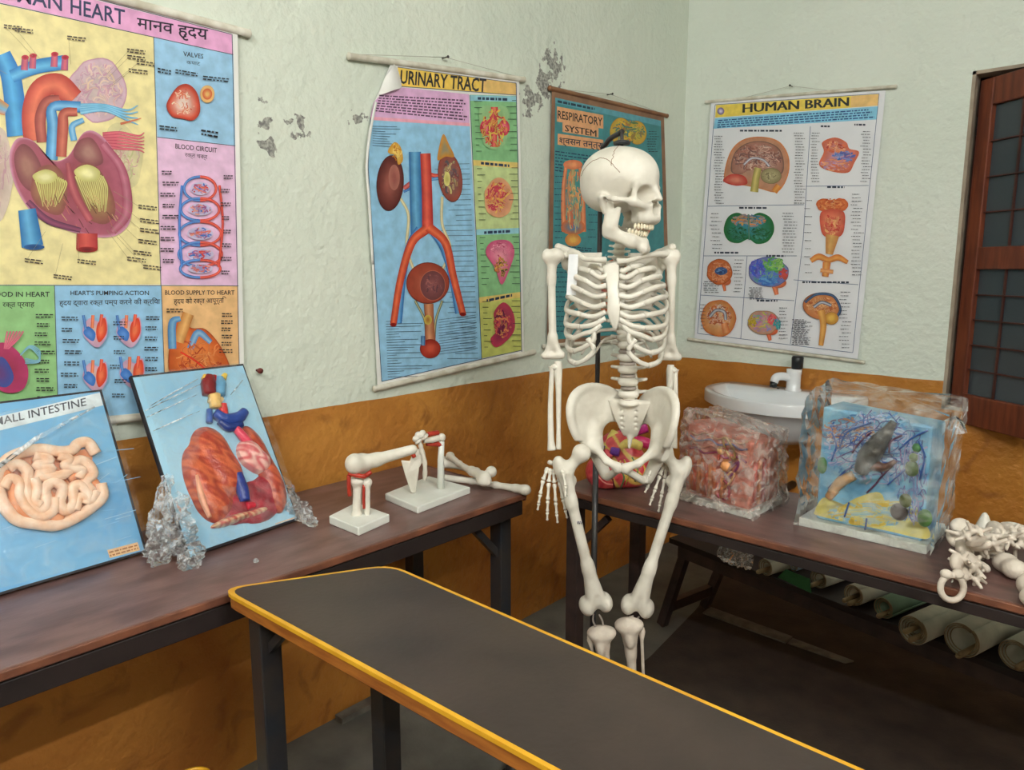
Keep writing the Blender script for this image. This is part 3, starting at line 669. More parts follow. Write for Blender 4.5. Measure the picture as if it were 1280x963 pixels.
# --- pelvis: local x to the viewer's right (mirrored for the left wing), y forward, z up; origin between the hip sockets
def hip_f(P):
    # iliac wing: a curved, flared blade
    x, y, z = P[..., 0], P[..., 1], P[..., 2]
    sx = x-0.088-0.30*(z-0.04)-0.55*(y-0.0)
    wing = np.abs(sx+2.2*(y*y))/1.25-0.0045
    prof = np.sqrt(((y+0.020)/0.078)**2+((z-0.066)/0.082)**2)-1
    wing = np.maximum(wing, prof*0.06)
    t = np.maximum(np.abs(prof)*0.07-0.0, 0)
    rim = np.sqrt((np.abs(prof)*0.075)**2+(sx+2.2*(y*y))**2)-0.0085; rim = np.maximum(rim, -(z-0.035))
    d = u(wing, rim, 0.008)
    d = sub(d, ell(P, (0.050, -0.050, -0.004), (0.046, 0.040, 0.040)), 0.012)
    d = u(d, cap(P, (0.080, -0.01, 0.045), (0.086, 0.002, 0.004), 0.014, 0.024), 0.020)
    d = u(d, ell(P, (0.090, 0.004, -0.004), (0.026, 0.026, 0.027)), 0.012)
    d = sub(d, ell(P, (0.116, 0.016, -0.010), (0.023, 0.023, 0.023)), 0.005)
    d = u(d, cap(P, (0.078, 0.020, 0.006), (0.040, 0.050, -0.020), 0.012, 0.0085), 0.014)      # upper branch of the pubis
    d = u(d, cap(P, (0.040, 0.050, -0.020), (0.008, 0.056, -0.032), 0.0085, 0.012), 0.010)
    d = u(d, cap(P, (0.010, 0.054, -0.040), (0.046, 0.018, -0.086), 0.009, 0.010), 0.012)      # lower branch
    d = u(d, cap(P, (0.086, -0.012, -0.02), (0.056, -0.004, -0.090), 0.018, 0.015), 0.016)     # sit bone
    d = u(d, cap(P, (0.064, -0.066, 0.055), (0.05, -0.075, 0.085), 0.013, 0.010), 0.016)
    d = u(d, cap(P, (0.080, -0.02, 0.036), (0.066, -0.062, 0.058), 0.012, 0.011), 0.014)
    return d
HIP = sdf(hip_f, (-0.01, -0.12, -0.12), (0.20, 0.09, 0.17), 0.0032)
pth = math.radians(19); PF = -A0*math.cos(pth)-RT*math.sin(pth); PS = RT*math.cos(pth)-A0*math.sin(pth)
tl = math.radians(14); PF2 = PF*math.cos(tl)-BZ*math.sin(tl); PZ = BZ*math.cos(tl)+PF*math.sin(tl)
PO = K(782, 558, -0.02); psc = 1.0
bone('hip_bone', HIP, fr=frame(PO, PS*psc, PF2*psc, PZ*psc)); bone('hip_bone', (HIP[0], HIP[1][:, ::-1]), fr=frame(PO, -PS*psc, PF2*psc, PZ*psc))
def sac_f(P):
    Q = P.copy(); Q[..., 0] = np.abs(Q[..., 0]); x, y, z = Q[..., 0], Q[..., 1], Q[..., 2]
    w = np.clip(0.054+0.36*(z-0.095), 0.010, 0.058)
    d = np.maximum(np.abs(y+0.062+1.6*(z-0.06)**2*2)-0.012+0.08*x, np.maximum(x-w, np.maximum(z-0.10, -(z+0.005))))
    d = u(d, ell(Q, (0, -0.055, 0.098), (0.026, 0.019, 0.010)), 0.008)
    for zz in (0.075, 0.058, 0.042, 0.027): d = sub(d, ell(Q, (0.018, -0.048, zz), (0.0045, 0.012, 0.004)), 0.004)
    return u(d, cap(Q, (0, -0.07, 0.0), (0, -0.05, -0.03), 0.008, 0.004), 0.008)
bone('sacrum', sdf(sac_f, (-0.07, -0.12, -0.04), (0.07, -0.01, 0.125), 0.003), fr=frame(PO, PS*psc, PF2*psc, PZ*psc))
m = MB(); m.ell(PO+PF2*0.054*psc-PZ*0.034*psc, (0.006, 0.010, 0.014), 10, 8); m.build('pubic_disc', M_disc, SK)
# --- legs
def fem_f(P):   # z from 0 (head level) to -0.43; head at +x (towards the middle), y forward
    d = ell(P, (0.046, 0.004, 0.0), (0.0235, 0.0235, 0.0235)); d = u(d, cap(P, (0.042, 0.003, -0.004), (0.004, 0, -0.034), 0.013, 0.016), 0.010)
    d = u(d, ell(P, (-0.014, -0.004, -0.022), (0.017, 0.020, 0.026)), 0.014); d = u(d, ell(P, (0.014, -0.012, -0.068), (0.011, 0.011, 0.014)), 0.014)
    d = u(d, cap(P, (-0.004, 0, -0.04), (-0.002, 0.006, -0.12), 0.019, 0.0140), 0.014); d = u(d, cap(P, (-0.002, 0.006, -0.11), (0.010, 0.008, -0.30), 0.0138, 0.0140), 0.012)
    d = u(d, cap(P, (0.010, 0.008, -0.29), (0.016, 0.004, -0.385), 0.0140, 0.026), 0.016)
    d = u(d, ell(P, (0.040, -0.008, -0.408), (0.0215, 0.031, 0.026)), 0.014); d = u(d, ell(P, (-0.008, -0.008, -0.406), (0.0205, 0.031, 0.025)), 0.014)
    d = sub(d, ell(P, (0.016, -0.024, -0.432), (0.009, 0.03, 0.017)), 0.008); d = sub(d, cap(P, (0.016, 0.036, -0.38), (0.016, 0.026, -0.44), 0.011), 0.012)
    return d
FEM = sdf(fem_f, (-0.045, -0.055, -0.45), (0.085, 0.045, 0.04), 0.0034)
def femur(head, knee, inward, name='thigh_bone'):
    """head: centre of the ball, knee: mid of the condyles; inward = direction from shaft to ball"""
    head, knee = V3(head), V3(knee); ins = V3(inward)
    z = unit(head-knee); L = np.linalg.norm(head-knee); ang = math.atan2(0.046-0.016, 0.41)
    x = unit(ins-z*(ins @ z)); z2 = unit(z*math.cos(ang)-x*math.sin(ang)); x2 = unit(x*math.cos(ang)+z*math.sin(ang)); y2 = np.cross(z2, x2)
    if y2 @ BF < 0: y2 = -y2; flip = True
    else: flip = False
    s = L/math.hypot(0.03, 0.41); org = head-x2*0.046*min(s, 1.1)
    f_ = FEM[1][:, ::-1] if flip else FEM[1]
    return bone(name, (FEM[0], f_), fr=frame(org, x2, y2, z2*s))
FL = femur(K(727, 566, -0.045), K(746, 758, -0.03), BS*0.9+A0*0.35)
femur(K(829, 565, 0.0), K(796, 761, 0.0), -BS)
m = MB()   # small number written on the thigh
for k in range(3): m.bar(K(721.5+k*2.2, 652.0, -0.072), K(722.4+k*2.2, 655.6, -0.072), 0.0012, 0.0012); m.bar(K(723.3+k*2.2, 652.0, -0.072), K(722.4+k*2.2, 655.6, -0.072), 0.0012, 0.0012)
m.build('ink_mark', mat('ink', (60, 60, 90), None, 0.6), FL)
def tib_f(P):   # z from 0 to -0.36
    d = ell(P, (0.018, -0.004, -0.012), (0.0215, 0.025, 0.014)); d = u(d, ell(P, (-0.018, -0.004, -0.012), (0.0205, 0.024, 0.014)), 0.008)
    d = u(d, cap(P, (0, 0, -0.018), (0, 0.002, -0.085), 0.026, 0.0135), 0.014); d = u(d, ell(P, (-0.002, 0.022, -0.045), (0.010, 0.008, 0.016)), 0.010)
    d = u(d, cap(P, (0, 0.002, -0.08), (0.004, 0, -0.31), 0.0130, 0.0105), 0.012); d = u(d, cap(P, (0.004, 0, -0.30), (0.006, 0, -0.35), 0.0105, 0.018), 0.014)
    d = u(d, cap(P, (0.018, 0, -0.345), (0.022, 0, -0.366), 0.009, 0.006), 0.006)
    return u(d, cap(P, (0.004, 0, -0.008), (0.004, 0.004, 0.008), 0.004), 0.006)
TIB = sdf(tib_f, (-0.05, -0.04, -0.385), (0.05, 0.045, 0.02), 0.0034)
def shin(top, ank, s, mirror):
    top, ank = V3(top), V3(ank); z = unit(top-ank); x = BS*(1 if mirror else -1); x = unit(x-z*(x @ z)); y = unit(np.cross(z, x)); fl = y @ BF < 0
    if fl: y = -y
    L = np.linalg.norm(top-ank); f_ = TIB[1][:, ::-1] if fl else TIB[1]
    t = bone('shin_bone', (TIB[0], f_), SK, M_bone2, fr=frame(top, x, y, z*(L/0.36)))
    o_ = -x*0.032-y*0.008
    m = MB(); c = [top+o_*1.05-z*0.022, top+o_-z*0.035, top+o_*0.95-z*0.06, top+o_*0.85-z*L*0.5, top+o_*0.75-z*L*0.92, top+o_*0.75-z*L*1.0, top+o_*0.72-z*(L+0.02)]
    m.tube(c, [0.006, 0.0095, 0.0048, 0.0042, 0.0048, 0.0095, 0.006], 8); m.build('calf_bone', M_bone2, SK)
    # foot
    f0 = ank-z*0.012; h = thing('foot', None, None, f0); h.parent = SK; h.location = tuple(f0-WPOS[SK.name]); WPOS[h.name] = f0
    g = V3([0, 0, max(0.05, f0[2]-0.035)])
    m = MB(); m.ell(f0-V3([0, 0, 0.012]), (0.02, 0.02, 0.016), 12, 8); m.ell(f0-y*0.035-V3([0, 0, 0.032]), (0.022, 0.022, 0.02), 12, 8); m.ell(f0+y*0.03-V3([0, 0, 0.022]), (0.018, 0.018, 0.014), 12, 8); m.ell(f0+y*0.055-V3([0, 0, 0.028]), (0.02, 0.02, 0.012), 12, 8)
    m.build('ankle_bones', M_bone2, h)
    for k in range(5):
        a = f0+y*0.065+x*(0.018-0.009*k)-V3([0, 0, 0.03]); b = a+y*(0.06-0.004*k)+x*(0.006-0.004*k)-V3([0, 0, 0.018]); c_ = b+y*(0.045-0.006*k)-V3([0, 0, 0.003])
        m = MB(); m.tube([a, a*0.8+b*0.2, a*0.3+b*0.7, b, b*0.7+c_*0.3, b*0.4+c_*0.6, c_], [0.008, 0.0055, 0.005, 0.0075, 0.0045, 0.0055, 0.003], 8); m.build('toe', M_bone2, h)
zt = lambda p, z: V3([p[0], p[1], z])
k1 = K(751, 787, -0.035); k2 = K(786, 777, -0.02)
shin(k1, zt(K(768, 860, -0.03), 0.13), 1, True); shin(k2, zt(K(800, 860, -0.015), 0.13), 1, False)
for a, b in ((K(746, 768, -0.03), k1), (K(796, 771, 0.0), k2)):
    for dx in (-0.009, 0.006): m = MB(); m.tube(cr([V3(a)+BS*dx, (V3(a)+V3(b))/2+BS*(dx*1.7), V3(b)+BS*dx], 4), 0.0028, 6); m.build('knee_wire', M_disc, SK)
# paper tag hanging at the shoulder
m = MB(); a = K(704, 318, -0.02); e1 = RT; e2 = -UP
M_tag = mat('paper_tag', (238, 240, 242), (222, 226, 230), 0.7, 20.0)
def tg(x, y): return dep(x, y, D0-0.025)
m.add([tg(711, 318), tg(723, 318), tg(720, 369), tg(708, 369)], [(0, 1, 2, 3)]); o = m.build('paper_tag', M_tag, SK, False)
sd = o.modifiers.new('thick', 'SOLIDIFY'); sd.thickness = 0.0012
# --- stand: steel pole behind the spine with a hook over the skull
ST = SK
pb_ = K(747, 460, 0.12); topz = K(772, 174, 0.0)[2]
m = MB(); bx, by = pb_[0], pb_[1]
hk = HO+HZ*0.104*HSC-HF2*0.004
m.tube([(bx, by, 0.04), (bx, by, 1.0)], 0.0085, 10); m.build('stand_pole', M_steel, ST)
m = MB(); m.tube([(bx, by, 0.98)]+cr([(bx, by, 1.2), (bx, by, topz-0.06), tuple(V3([bx, by, topz])*0.75+V3([hk[0], hk[1], topz+0.02])*0.25), (hk[0], hk[1], topz+0.018)], 8), 0.0065, 10); m.build('stand_gooseneck', M_steel, ST)
m = MB(); m.tube([hk+V3([0, 0, -0.004]), (hk[0], hk[1], topz+0.02)], 0.0045, 8); m.lathe([(0, 0), (0.020, 0), (0.022, 0.006), (0.012, 0.010), (0, 0.010)], 16, Matrix.Translation(Vector(hk+HZ*0.002))); m.build('skull_hook', M_steel, ST)
m = MB(); m.lathe([(0.010, 0.985), (0.014, 0.985), (0.014, 1.02), (0.010, 1.02)], 12, Matrix.Translation((bx, by, 0))); m.build('pole_collar', M_steel, ST)
for k in range(5):
    a = 2*math.pi*k/5+0.4; m = MB(); e = (bx+0.24*math.cos(a), by+0.24*math.sin(a), 0.058)
    m.tube(cr([(bx, by, 0.075), (bx+0.12*math.cos(a), by+0.12*math.sin(a), 0.07), e], 5), 0.012, 8); ft = m.build('base_arm', M_steel, ST)
    m = MB(); m.ell((e[0], e[1], 0.029), (0.023, 0.023, 0.023), 12, 8); m.tube([(e[0], e[1], 0.03), e], 0.007, 8); m.build('castor', M_steel, ft)
# ================================================================== printed charts
_tcache = {}
def text_mesh(s, bold=0.0):
    k = (s, bold)
    if k in _tcache: return _tcache[k]
    c = bpy.data.curves.new('t', 'FONT'); c.body = s; c.offset = bold; c.resolution_u = 2
    o = bpy.data.objects.new('t', c); COL.objects.link(o); dg = bpy.context.evaluated_depsgraph_get(); e = o.evaluated_get(dg); me = e.to_mesh()
    v = V3([tuple(q.co) for q in me.vertices]); f = [tuple(p.vertices) for p in me.polygons]; e.to_mesh_clear()
    bpy.data.objects.remove(o); bpy.data.curves.remove(c); _tcache[k] = (v, f); return v, f
class Art:
    """flat print: coloured shapes given by where they show in the photograph, laid on the sheet's own plane"""
    def __init__(s, p0, n):
        s.p0 = V3(p0, dtype=float); s.n = unit(n); s.v = []; s.f = []; s.c = []; s.k = 0.0; s.inc = 1.0; s.eps = 0.00002; s.rs = random.Random(5)
    def P(s, x, y): return onpl(x, y, s.p0, s.n)
    def _add(s, pts, faces, cols):
        s.k += s.inc; o = len(s.v); off = s.n*(0.0004+s.k*s.eps)
        s.v += [s.P(*p)+off for p in pts]; s.f += [tuple(i+o for i in f) for f in faces]
        s.c += [tuple(lin(c)) for c in cols]
    def poly(s, pts, col): s._add(pts, [tuple(range(len(pts)))], [col]*len(pts))
    def sm(s, pts, n=5):
        P = [V3(p, dtype=float) for p in pts]; N = len(P); out = []
        for i in range(N):
            a, b, c, d = P[i-1], P[i], P[(i+1) % N], P[(i+2) % N]
            for k in range(n):
                t = k/n; out.append(0.5*((2*b)+(c-a)*t+(2*a-5*b+4*c-d)*t*t+(3*b-a-3*c+d)*t**3))
        return out
    def blob(s, pts, cout, cin, n=5, ctr=None, edge=None, ew=0.06):
        O = s.sm(pts, n); C = V3(ctr, dtype=float) if ctr is not None else sum(O)/len(O); N = len(O)
        rings = [(1.0, edge if edge else cout), (1-ew, cout), (0.55, tuple((V3(cout)+V3(cin))/2)), (0.25, cin)]
        vs = []; cs_ = []
        for k, c in rings:
            vs += [tuple(C+(q-C)*k) for q in O]; cs_ += [c]*N
        vs.append(tuple(C)); cs_.append(cin); fs = []
        for r_ in range(3):
            for i in range(N): j = (i+1) % N; fs.append((r_*N+i, r_*N+j, (r_+1)*N+j, (r_+1)*N+i))
        for i in range(N): fs.append((3*N+i, 3*N+(i+1) % N, 4*N))
        s._add(vs, fs, cs_)
    def ell(s, cx, cy, rx, ry, cout, cin, rot=0.0, edge=None, n=18, wob=0.0):
        a0 = math.radians(rot); pts = []
        for i in range(n):
            a = 2*math.pi*i/n; k = 1+s.rs.uniform(-wob, wob); x, y = rx*math.cos(a)*k, ry*math.sin(a)*k
            pts.append((cx+x*math.cos(a0)-y*math.sin(a0), cy+x*math.sin(a0)+y*math.cos(a0)))
        s.blob(pts, cout, cin, 2, (cx, cy), edge)
    def tube(s, pts, w, cedge, ccore, n=6):
        C = cr([V3(p, dtype=float) for p in pts], n); W_ = w if hasattr(w, '__len__') else [w]*len(pts)
        Wi = np.interp(np.linspace(0, len(W_)-1, len(C)), range(len(W_)), W_); vs = []; cs_ = []; m = len(C)
        for i in range(m):
            t = C[min(i+1, m-1)]-C[max(i-1, 0)]; t = t/(np.linalg.norm(t)+1e-9); nn = V3([-t[1], t[0]])
            for k, c in ((-0.5, cedge), (-0.25, tuple((V3(cedge)+V3(ccore))/2)), (0.05, ccore), (0.5, cedge)):
                vs.append(tuple(C[i]+nn*Wi[i]*k)); cs_.append(c)
        s._add(vs, [(i*4+k, i*4+k+1, i*4+5+k, i*4+4+k) for i in range(m-1) for k in range(3)], cs_)
    def line(s, pts, w, col): s.tube(pts, w, col, col, 2)
    def text(s, t, p, q, h, col, bold=0.0, up=(0, -1)):
        v, f = text_mesh(t, bold)
        if not len(v): return
        x0, x1 = v[:, 0].min(), v[:, 0].max(); p = V3(p, dtype=float); q = V3(q, dtype=float); u_ = V3(up, dtype=float)
        capm = 0.73 if ord(t[0]) < 900 else 0.80
        pts = [tuple(p+(q-p)*((a-x0)/(x1-x0))+u_*h*(b/capm)) for a, b, _ in v]; s._add(pts, f, [col]*len(pts))
    def micro(s, quad, rows, col, fill=0.8, hgt=0.5, jit=0.25):
        """rows of illegibly small words inside a quad TL, TR, BR, BL"""
        TL, TR, BR, BL = (V3(k, dtype=float) for k in quad); vs = []; fs = []
        def B(a, b): return (TL*(1-a)+TR*a)*(1-b)+(BL*(1-a)+BR*a)*b
        for r_ in range(rows):
            b0 = (r_+0.25)/rows; b1 = (r_+0.25+hgt)/rows; a = s.rs.uniform(0, jit)*(1-fill); end = 1-s.rs.uniform(0, jit*2)*(1-fill*0.9)
            while a < end:
                w = s.rs.uniform(0.03, 0.11)*(60/max(20, np.linalg.norm(TR-TL)))
                if s.rs.random() < fill+0.1:
                    o = len(vs); vs += [tuple(B(a, b0)), tuple(B(min(end, a+w), b0)), tuple(B(min(end, a+w), b1)), tuple(B(a, b1))]; fs.append((o, o+1, o+2, o+3))
                a += w+0.022*(60/max(20, np.linalg.norm(TR-TL)))
        if vs: s._add(vs, fs, [col]*len(vs))
    def labels(s, n, box, col=(70, 66, 70), w=(9, 20), rows=2, lh=3.2):
        x0, y0, x1, y1 = box
        s.inc = 0.2
        for i in range(n):
            x = s.rs.uniform(x0, x1); y = y0+(y1-y0)*(i+0.5)/n; ww = s.rs.uniform(*w)
            s.micro([(x, y), (x+ww, y+0.3), (x+ww, y+lh*rows), (x, y+lh*rows)], rows, col, 0.9, 0.45)
        s.inc = 1.0; s.k += 1
    def fan(s, n, c, tgt, col, w=0.5):
        for i in range(n):
            a = s.rs.uniform(0, 6.28); s.line([(c[0]+math.cos(a)*tgt*0.5, c[1]+math.sin(a)*tgt*0.5), (c[0]+math.cos(a)*tgt, c[1]+math.sin(a)*tgt)], w, col)
    def fold(s, cx, cy, rx, ry, cols, n, w=1.2, rot=0):
        """wriggling folds inside an oval (brain, bowel)"""
        s.inc = 0.25
        for i in range(int(n*2.2)):
            a = s.rs.uniform(0, 6.28); r_ = math.sqrt(s.rs.random())*0.86; x, y = cx+rx*r_*math.cos(a), cy+ry*r_*math.sin(a); d = s.rs.uniform(0, 6.28); pts = [(x, y)]
            for k in range(4):
                d += s.rs.uniform(-1.1, 1.1); x += math.cos(d)*rx*0.13; y += math.sin(d)*ry*0.13
                if ((x-cx)/rx)**2+((y-cy)/ry)**2 > 0.92: break
                pts.append((x, y))
            if len(pts) > 1: s.tube(pts, w, s.rs.choice(cols), s.rs.choice(cols), 3)
        s.inc = 1.0; s.k += 1
    def build(s, name, parent, m_):
        return mesh_obj(name, s.v, s.f, m_, parent, False, cols=s.c)
M_print = mat('chart_print', None, None, 0.38, 30.0, attr=True, spec=0.35)
M_sheet = mat('chart_sheet', (236, 236, 232), (224, 226, 222), 0.45, 6.0)
M_rod = mat('white_rod', (226, 224, 212), (196, 190, 172), 0.4, 20.0)
M_rodw = mat('wood_rod', (150, 104, 70), (120, 80, 54), 0.5, 14.0)
M_nail = mat('nail_steel', (70, 68, 66), None, 0.4, metal=0.6)
M_str = mat('string', (170, 168, 156), None, 0.8)
NX, NY = V3([1.0, 0, 0]), V3([0, -1.0, 0])
SHX = 0.014       # sheets hang this far off the wall
BLK = (40, 38, 44)
def sheet_obj(art, pts, parent, m_=M_sheet, th_=0.0012):
    top = [art.P(*p) for p in pts]; n = len(pts); v = top+[q-art.n*th_ for q in top]
    f = [tuple(range(n)), tuple(range(n, 2*n))[::-1]]+[(i, n+i, n+(i+1) % n, (i+1) % n) for i in range(n)]
    return mesh_obj('sheet', v, f, m_, parent, False)
def rod(art, a, b, r_, parent, m_, name):
    p, q = art.P(*a)-art.n*0.001, art.P(*b)-art.n*0.001; d = unit(q-p); mm = MB()
    mm.tube([p-d*0.004, p, p+d*0.004, q-d*0.004, q, q+d*0.004], [r_*0.6, r_*1.15, r_, r_, r_*1.15, r_*0.6], 12); return mm.build(name, m_, parent)
def nail(art, p, parent):
    q = art.P(*p)-art.n*SHX; mm = MB(); mm.tube([q+art.n*0.001, q+art.n*0.03], 0.002, 8); mm.tube([q+art.n*0.028, q+art.n*0.031], 0.0045, 10); return mm.build('nail', M_nail, parent)
def string(art, pts, parent):
    mm = MB()
    for a, b in zip(pts[:-1], pts[1:]): mm.tube([art.P(*a)+art.n*0.003, art.P(*b)+art.n*0.003], 0.0009, 5)
    return mm.build('string', M_str, parent)

# ------------------------------------------------------------------ 1. the heart chart
A = Art((SHX, 0, 0), NX)
T = thing('heart_chart', 'large wall chart of the human heart in yellow, blue and pink panels', 'chart', A.P(120, 520))
lx = -95
sheet_obj(A, [(lx, -62), (297, 42), (306, 512), (lx, 545)], T)
rod(A, (lx-8, -66), (312, 42), 0.0105, T, M_rod, 'top_rod'); rod(A, (lx-8, 548), (318, 508), 0.0105, T, M_rod, 'bottom_rod')
E_ = (70, 76, 96)
A.poly([(lx+8, -52), (289.5, 43), (291.5, 68), (lx+8, -16)], (228, 168, 210))
A.poly([(lx+8, -14), (192, 47), (201, 356), (lx+8, 356)], (234, 222, 164))
A.poly([(192, 47), (291.5, 69), (294, 182), (196.5, 171)], (156, 200, 232)); A.poly([(196.5, 171), (294, 182), (297.5, 357), (201.5, 356)], (228, 190, 222))
A.poly([(lx+8, 357), (68, 357), (73, 540), (lx+8, 540)], (146, 196, 134)); A.poly([(68, 357), (201.5, 357), (207, 520), (73, 532)], (148, 196, 230)); A.poly([(201.5, 357), (297.5, 358), (300, 508), (207, 518)], (230, 186, 132))
for a, b in (((lx+8, -15), (291.5, 68.5)), ((192, 47), (201, 357)), ((196.5, 171.5), (294, 182.5)), ((lx+8, 356.5), (298, 357.5)), ((68, 357), (73, 532)), ((201.5, 357), (207, 518)), ((290, 43), (300, 508)), ((90, -9), (289.5, 43))): A.line([a, b], 0.9, E_)
A.text('HUMAN', (-17, -6), (77.5, 13.8), 20, (58, 64, 96), 0.012); A.text('HEART', (88, 16.5), (156, 31.5), 20, (58, 64, 96), 0.012); A.text('मानव हृदय', (171, 35), (260, 50), 16, (50, 44, 60), 0.012)
A.text('VALVES', (229, 70), (254, 73.5), 6, BLK, 0.012); A.text('कपाट', (233, 80), (250, 82), 5, BLK)
A.text('BLOOD CIRCUIT', (219, 185.5), (271, 191), 6.2, BLK, 0.012); A.text('रक्त चक्र', (231, 196), (259, 199), 6, BLK)
A.text('FLOW OF BLOOD IN HEART', (-62, 371), (62, 371), 6.4, BLK, 0.014); A.text('रक्त प्रवाह', (3, 384), (43, 383.5), 7, BLK, 0.01)
A.text("HEART'S PUMPING ACTION", (88, 369), (186, 369), 5.6, BLK, 0.012); A.text('हृदय द्वारा रक्त पम्प करने की क्रिया', (74, 382), (200, 380), 7, BLK, 0.008)
A.text('BLOOD SUPPLY TO HEART', (206, 368.5), (293, 368.5), 5.6, BLK, 0.012); A.text('हृदय को रक्त आपूर्ति', (217, 380), (283, 378.5), 7, BLK, 0.008)
# lungs and vessels behind
A.ell(122, 112, 36, 40, (206, 176, 190), (196, 178, 176), edge=(186, 132, 160), wob=0.06); A.fold(122, 112, 33, 37, [(214, 190, 190), (190, 160, 176), (226, 200, 170), (200, 150, 170)], 46, 2.0)
A.ell(150, 200, 28, 44, (214, 206, 156), (208, 196, 168), wob=0.08); A.fold(152, 196, 24, 40, [(200, 150, 150), (206, 190, 170), (190, 190, 140)], 24, 1.6)
A.ell(-4, 215, 20, 60, (206, 190, 176), (196, 170, 160), wob=0.06); A.fold(-4, 215, 17, 52, [(190, 150, 160), (210, 196, 180)], 18, 2)
for k in range(6): A.tube([(128, 168+k*3), (150, 166+k*4), (172, 170+k*3.5), (180, 166+k*5)], [5, 3.4, 2.4, 1.2], (186, 70, 96), (222, 120, 130))
for k in range(4): A.tube([(100, 132+k*3), (130, 132+k*2), (158, 138+k*4), (172, 132+k*8)], [5, 4, 2.6, 1.2], (86, 160, 206), (150, 206, 232))
A.tube([(150, 155), (162, 152), (176, 148)], [3, 2, 1], (190, 90, 70), (220, 130, 90))
# great vessels
A.tube([(2, 68), (14, 100), (22, 170)], [22, 25, 27], (38, 110, 180), (92, 176, 228)); A.tube([(-10, 130), (8, 138)], [22, 14], (220, 140, 60), (120, 190, 230))
A.tube([(14, 96), (44, 84), (80, 78)], [16, 18, 18], (40, 116, 186), (110, 190, 234))
for x, y in ((30, 72), (40, 70), (67, 68), (80, 72)): A.tube([(x, y+16), (x+1, y)], [9, 8], (150, 80, 130), (216, 110, 120)); A.ell(x+1, y, 4.6, 3, (200, 60, 80), (160, 40, 60))
A.tube([(42, 176), (40, 140), (50, 112), (72, 106), (92, 124)], [26, 26, 26, 28, 26], (176, 62, 56), (226, 122, 96))
A.tube([(52, 178), (50, 148), (58, 128), (74, 124)], [13, 14, 13, 10], (140, 60, 60), (190, 110, 96))
A.tube([(64, 200), (66, 160), (66, 134), (100, 134)], [15, 15, 12, 14], (36, 112, 176), (130, 190, 230)); A.tube([(76, 196), (78, 160), (80, 142), (96, 140)], [13, 14, 12, 10], (156, 62, 56), (206, 120, 100)); A.tube([(92, 176), (90, 158), (104, 150)], [8, 8, 6], (60, 140, 200), (150, 200, 232))
# body of the heart
A.blob([(12, 190), (22, 173), (42, 177), (62, 200), (84, 196), (104, 166), (124, 168), (146, 196), (162, 238), (163, 274), (148, 293), (122, 297), (82, 288), (46, 272), (24, 244), (13, 214)], (168, 92, 112), (150, 74, 86), edge=(206, 150, 176))
A.blob([(18, 192), (28, 180), (42, 190), (52, 214), (44, 240), (28, 232), (19, 212)], (128, 72, 78), (166, 118, 106)); A.blob([(96, 178), (112, 172), (124, 186), (128, 204), (110, 208), (92, 196)], (132, 74, 80), (170, 126, 116))
A.blob([(44, 214), (62, 206), (76, 214), (84, 240), (76, 268), (52, 262), (38, 242)], (140, 84, 76), (172, 146, 92)); A.blob([(96, 208), (116, 206), (134, 228), (144, 262), (132, 280), (108, 272), (92, 240)], (138, 84, 76), (176, 150, 90))
for k in range(15): A.tube([(44+k*2.6, 216+abs(k-7)*1.4), (46+k*2.6, 232), (52+k*1.5, 252+A.rs.uniform(-3, 8))], [3, 2, 1], (150, 140, 70), (222, 216, 140))
for k in range(15): A.tube([(94+k*2.4, 212+abs(k-7)*1.2), (100+k*2.4, 236), (112+k*1.4, 258+A.rs.uniform(-3, 8))], [3, 2, 1], (150, 136, 70), (226, 220, 150))
A.blob([(40, 220), (56, 212), (70, 218), (66, 228), (50, 230)], (200, 196, 120), (236, 232, 176)); A.blob([(92, 214), (108, 206), (124, 214), (120, 226), (102, 226)], (200, 196, 120), (236, 232, 176))
for k in range(26): x = A.rs.uniform(46, 146); y = A.rs.uniform(238, 286); A.line([(x, y), (x+A.rs.uniform(4, 9), y+A.rs.uniform(6, 12))], 0.8, A.rs.choice([(90, 50, 50), (190, 110, 100), (206, 170, 120)]))
A.tube([(84, 204), (92, 240), (112, 276)], [6, 11, 9], (150, 66, 80), (190, 104, 110)); A.tube([(128, 180), (152, 214), (158, 264), (140, 290)], [10, 11, 13, 9], (158, 74, 96), (190, 120, 140)); A.tube([(34, 252), (60, 276), (100, 288)], [7, 9, 6], (90, 50, 80), (150, 80, 110))
A.tube([(33, 262), (40, 308)], [22, 27], (34, 104, 168), (104, 176, 220)); A.ell(42, 309, 13, 3.6, (40, 90, 150), (30, 70, 120)); A.tube([(108, 292), (108, 312)], [26, 27], (156, 44, 50), (214, 96, 86)); A.ell(108, 312, 13, 3.4, (150, 40, 40), (110, 30, 36))
for (x, y) in ((4, 30), (18, 34), (83, 44), (158, 60), (158, 68), (160, 85), (170, 75), (30, 322), (96, 323), (66, 342), (172, 255), (174, 272), (174, 284), (172, 298), (166, 312), (158, 320), (178, 330), (-60, 120), (-60, 180), (-50, 60)):
    A.micro([(x, y), (x+24, y+3), (x+24, y+9.6), (x, y+6.6)], 2, (70, 60, 60), 0.95, 0.45)
    A.line([(x+2, y+4), (x*0.6+38, y*0.75+48)], 0.35, (150, 140, 110))
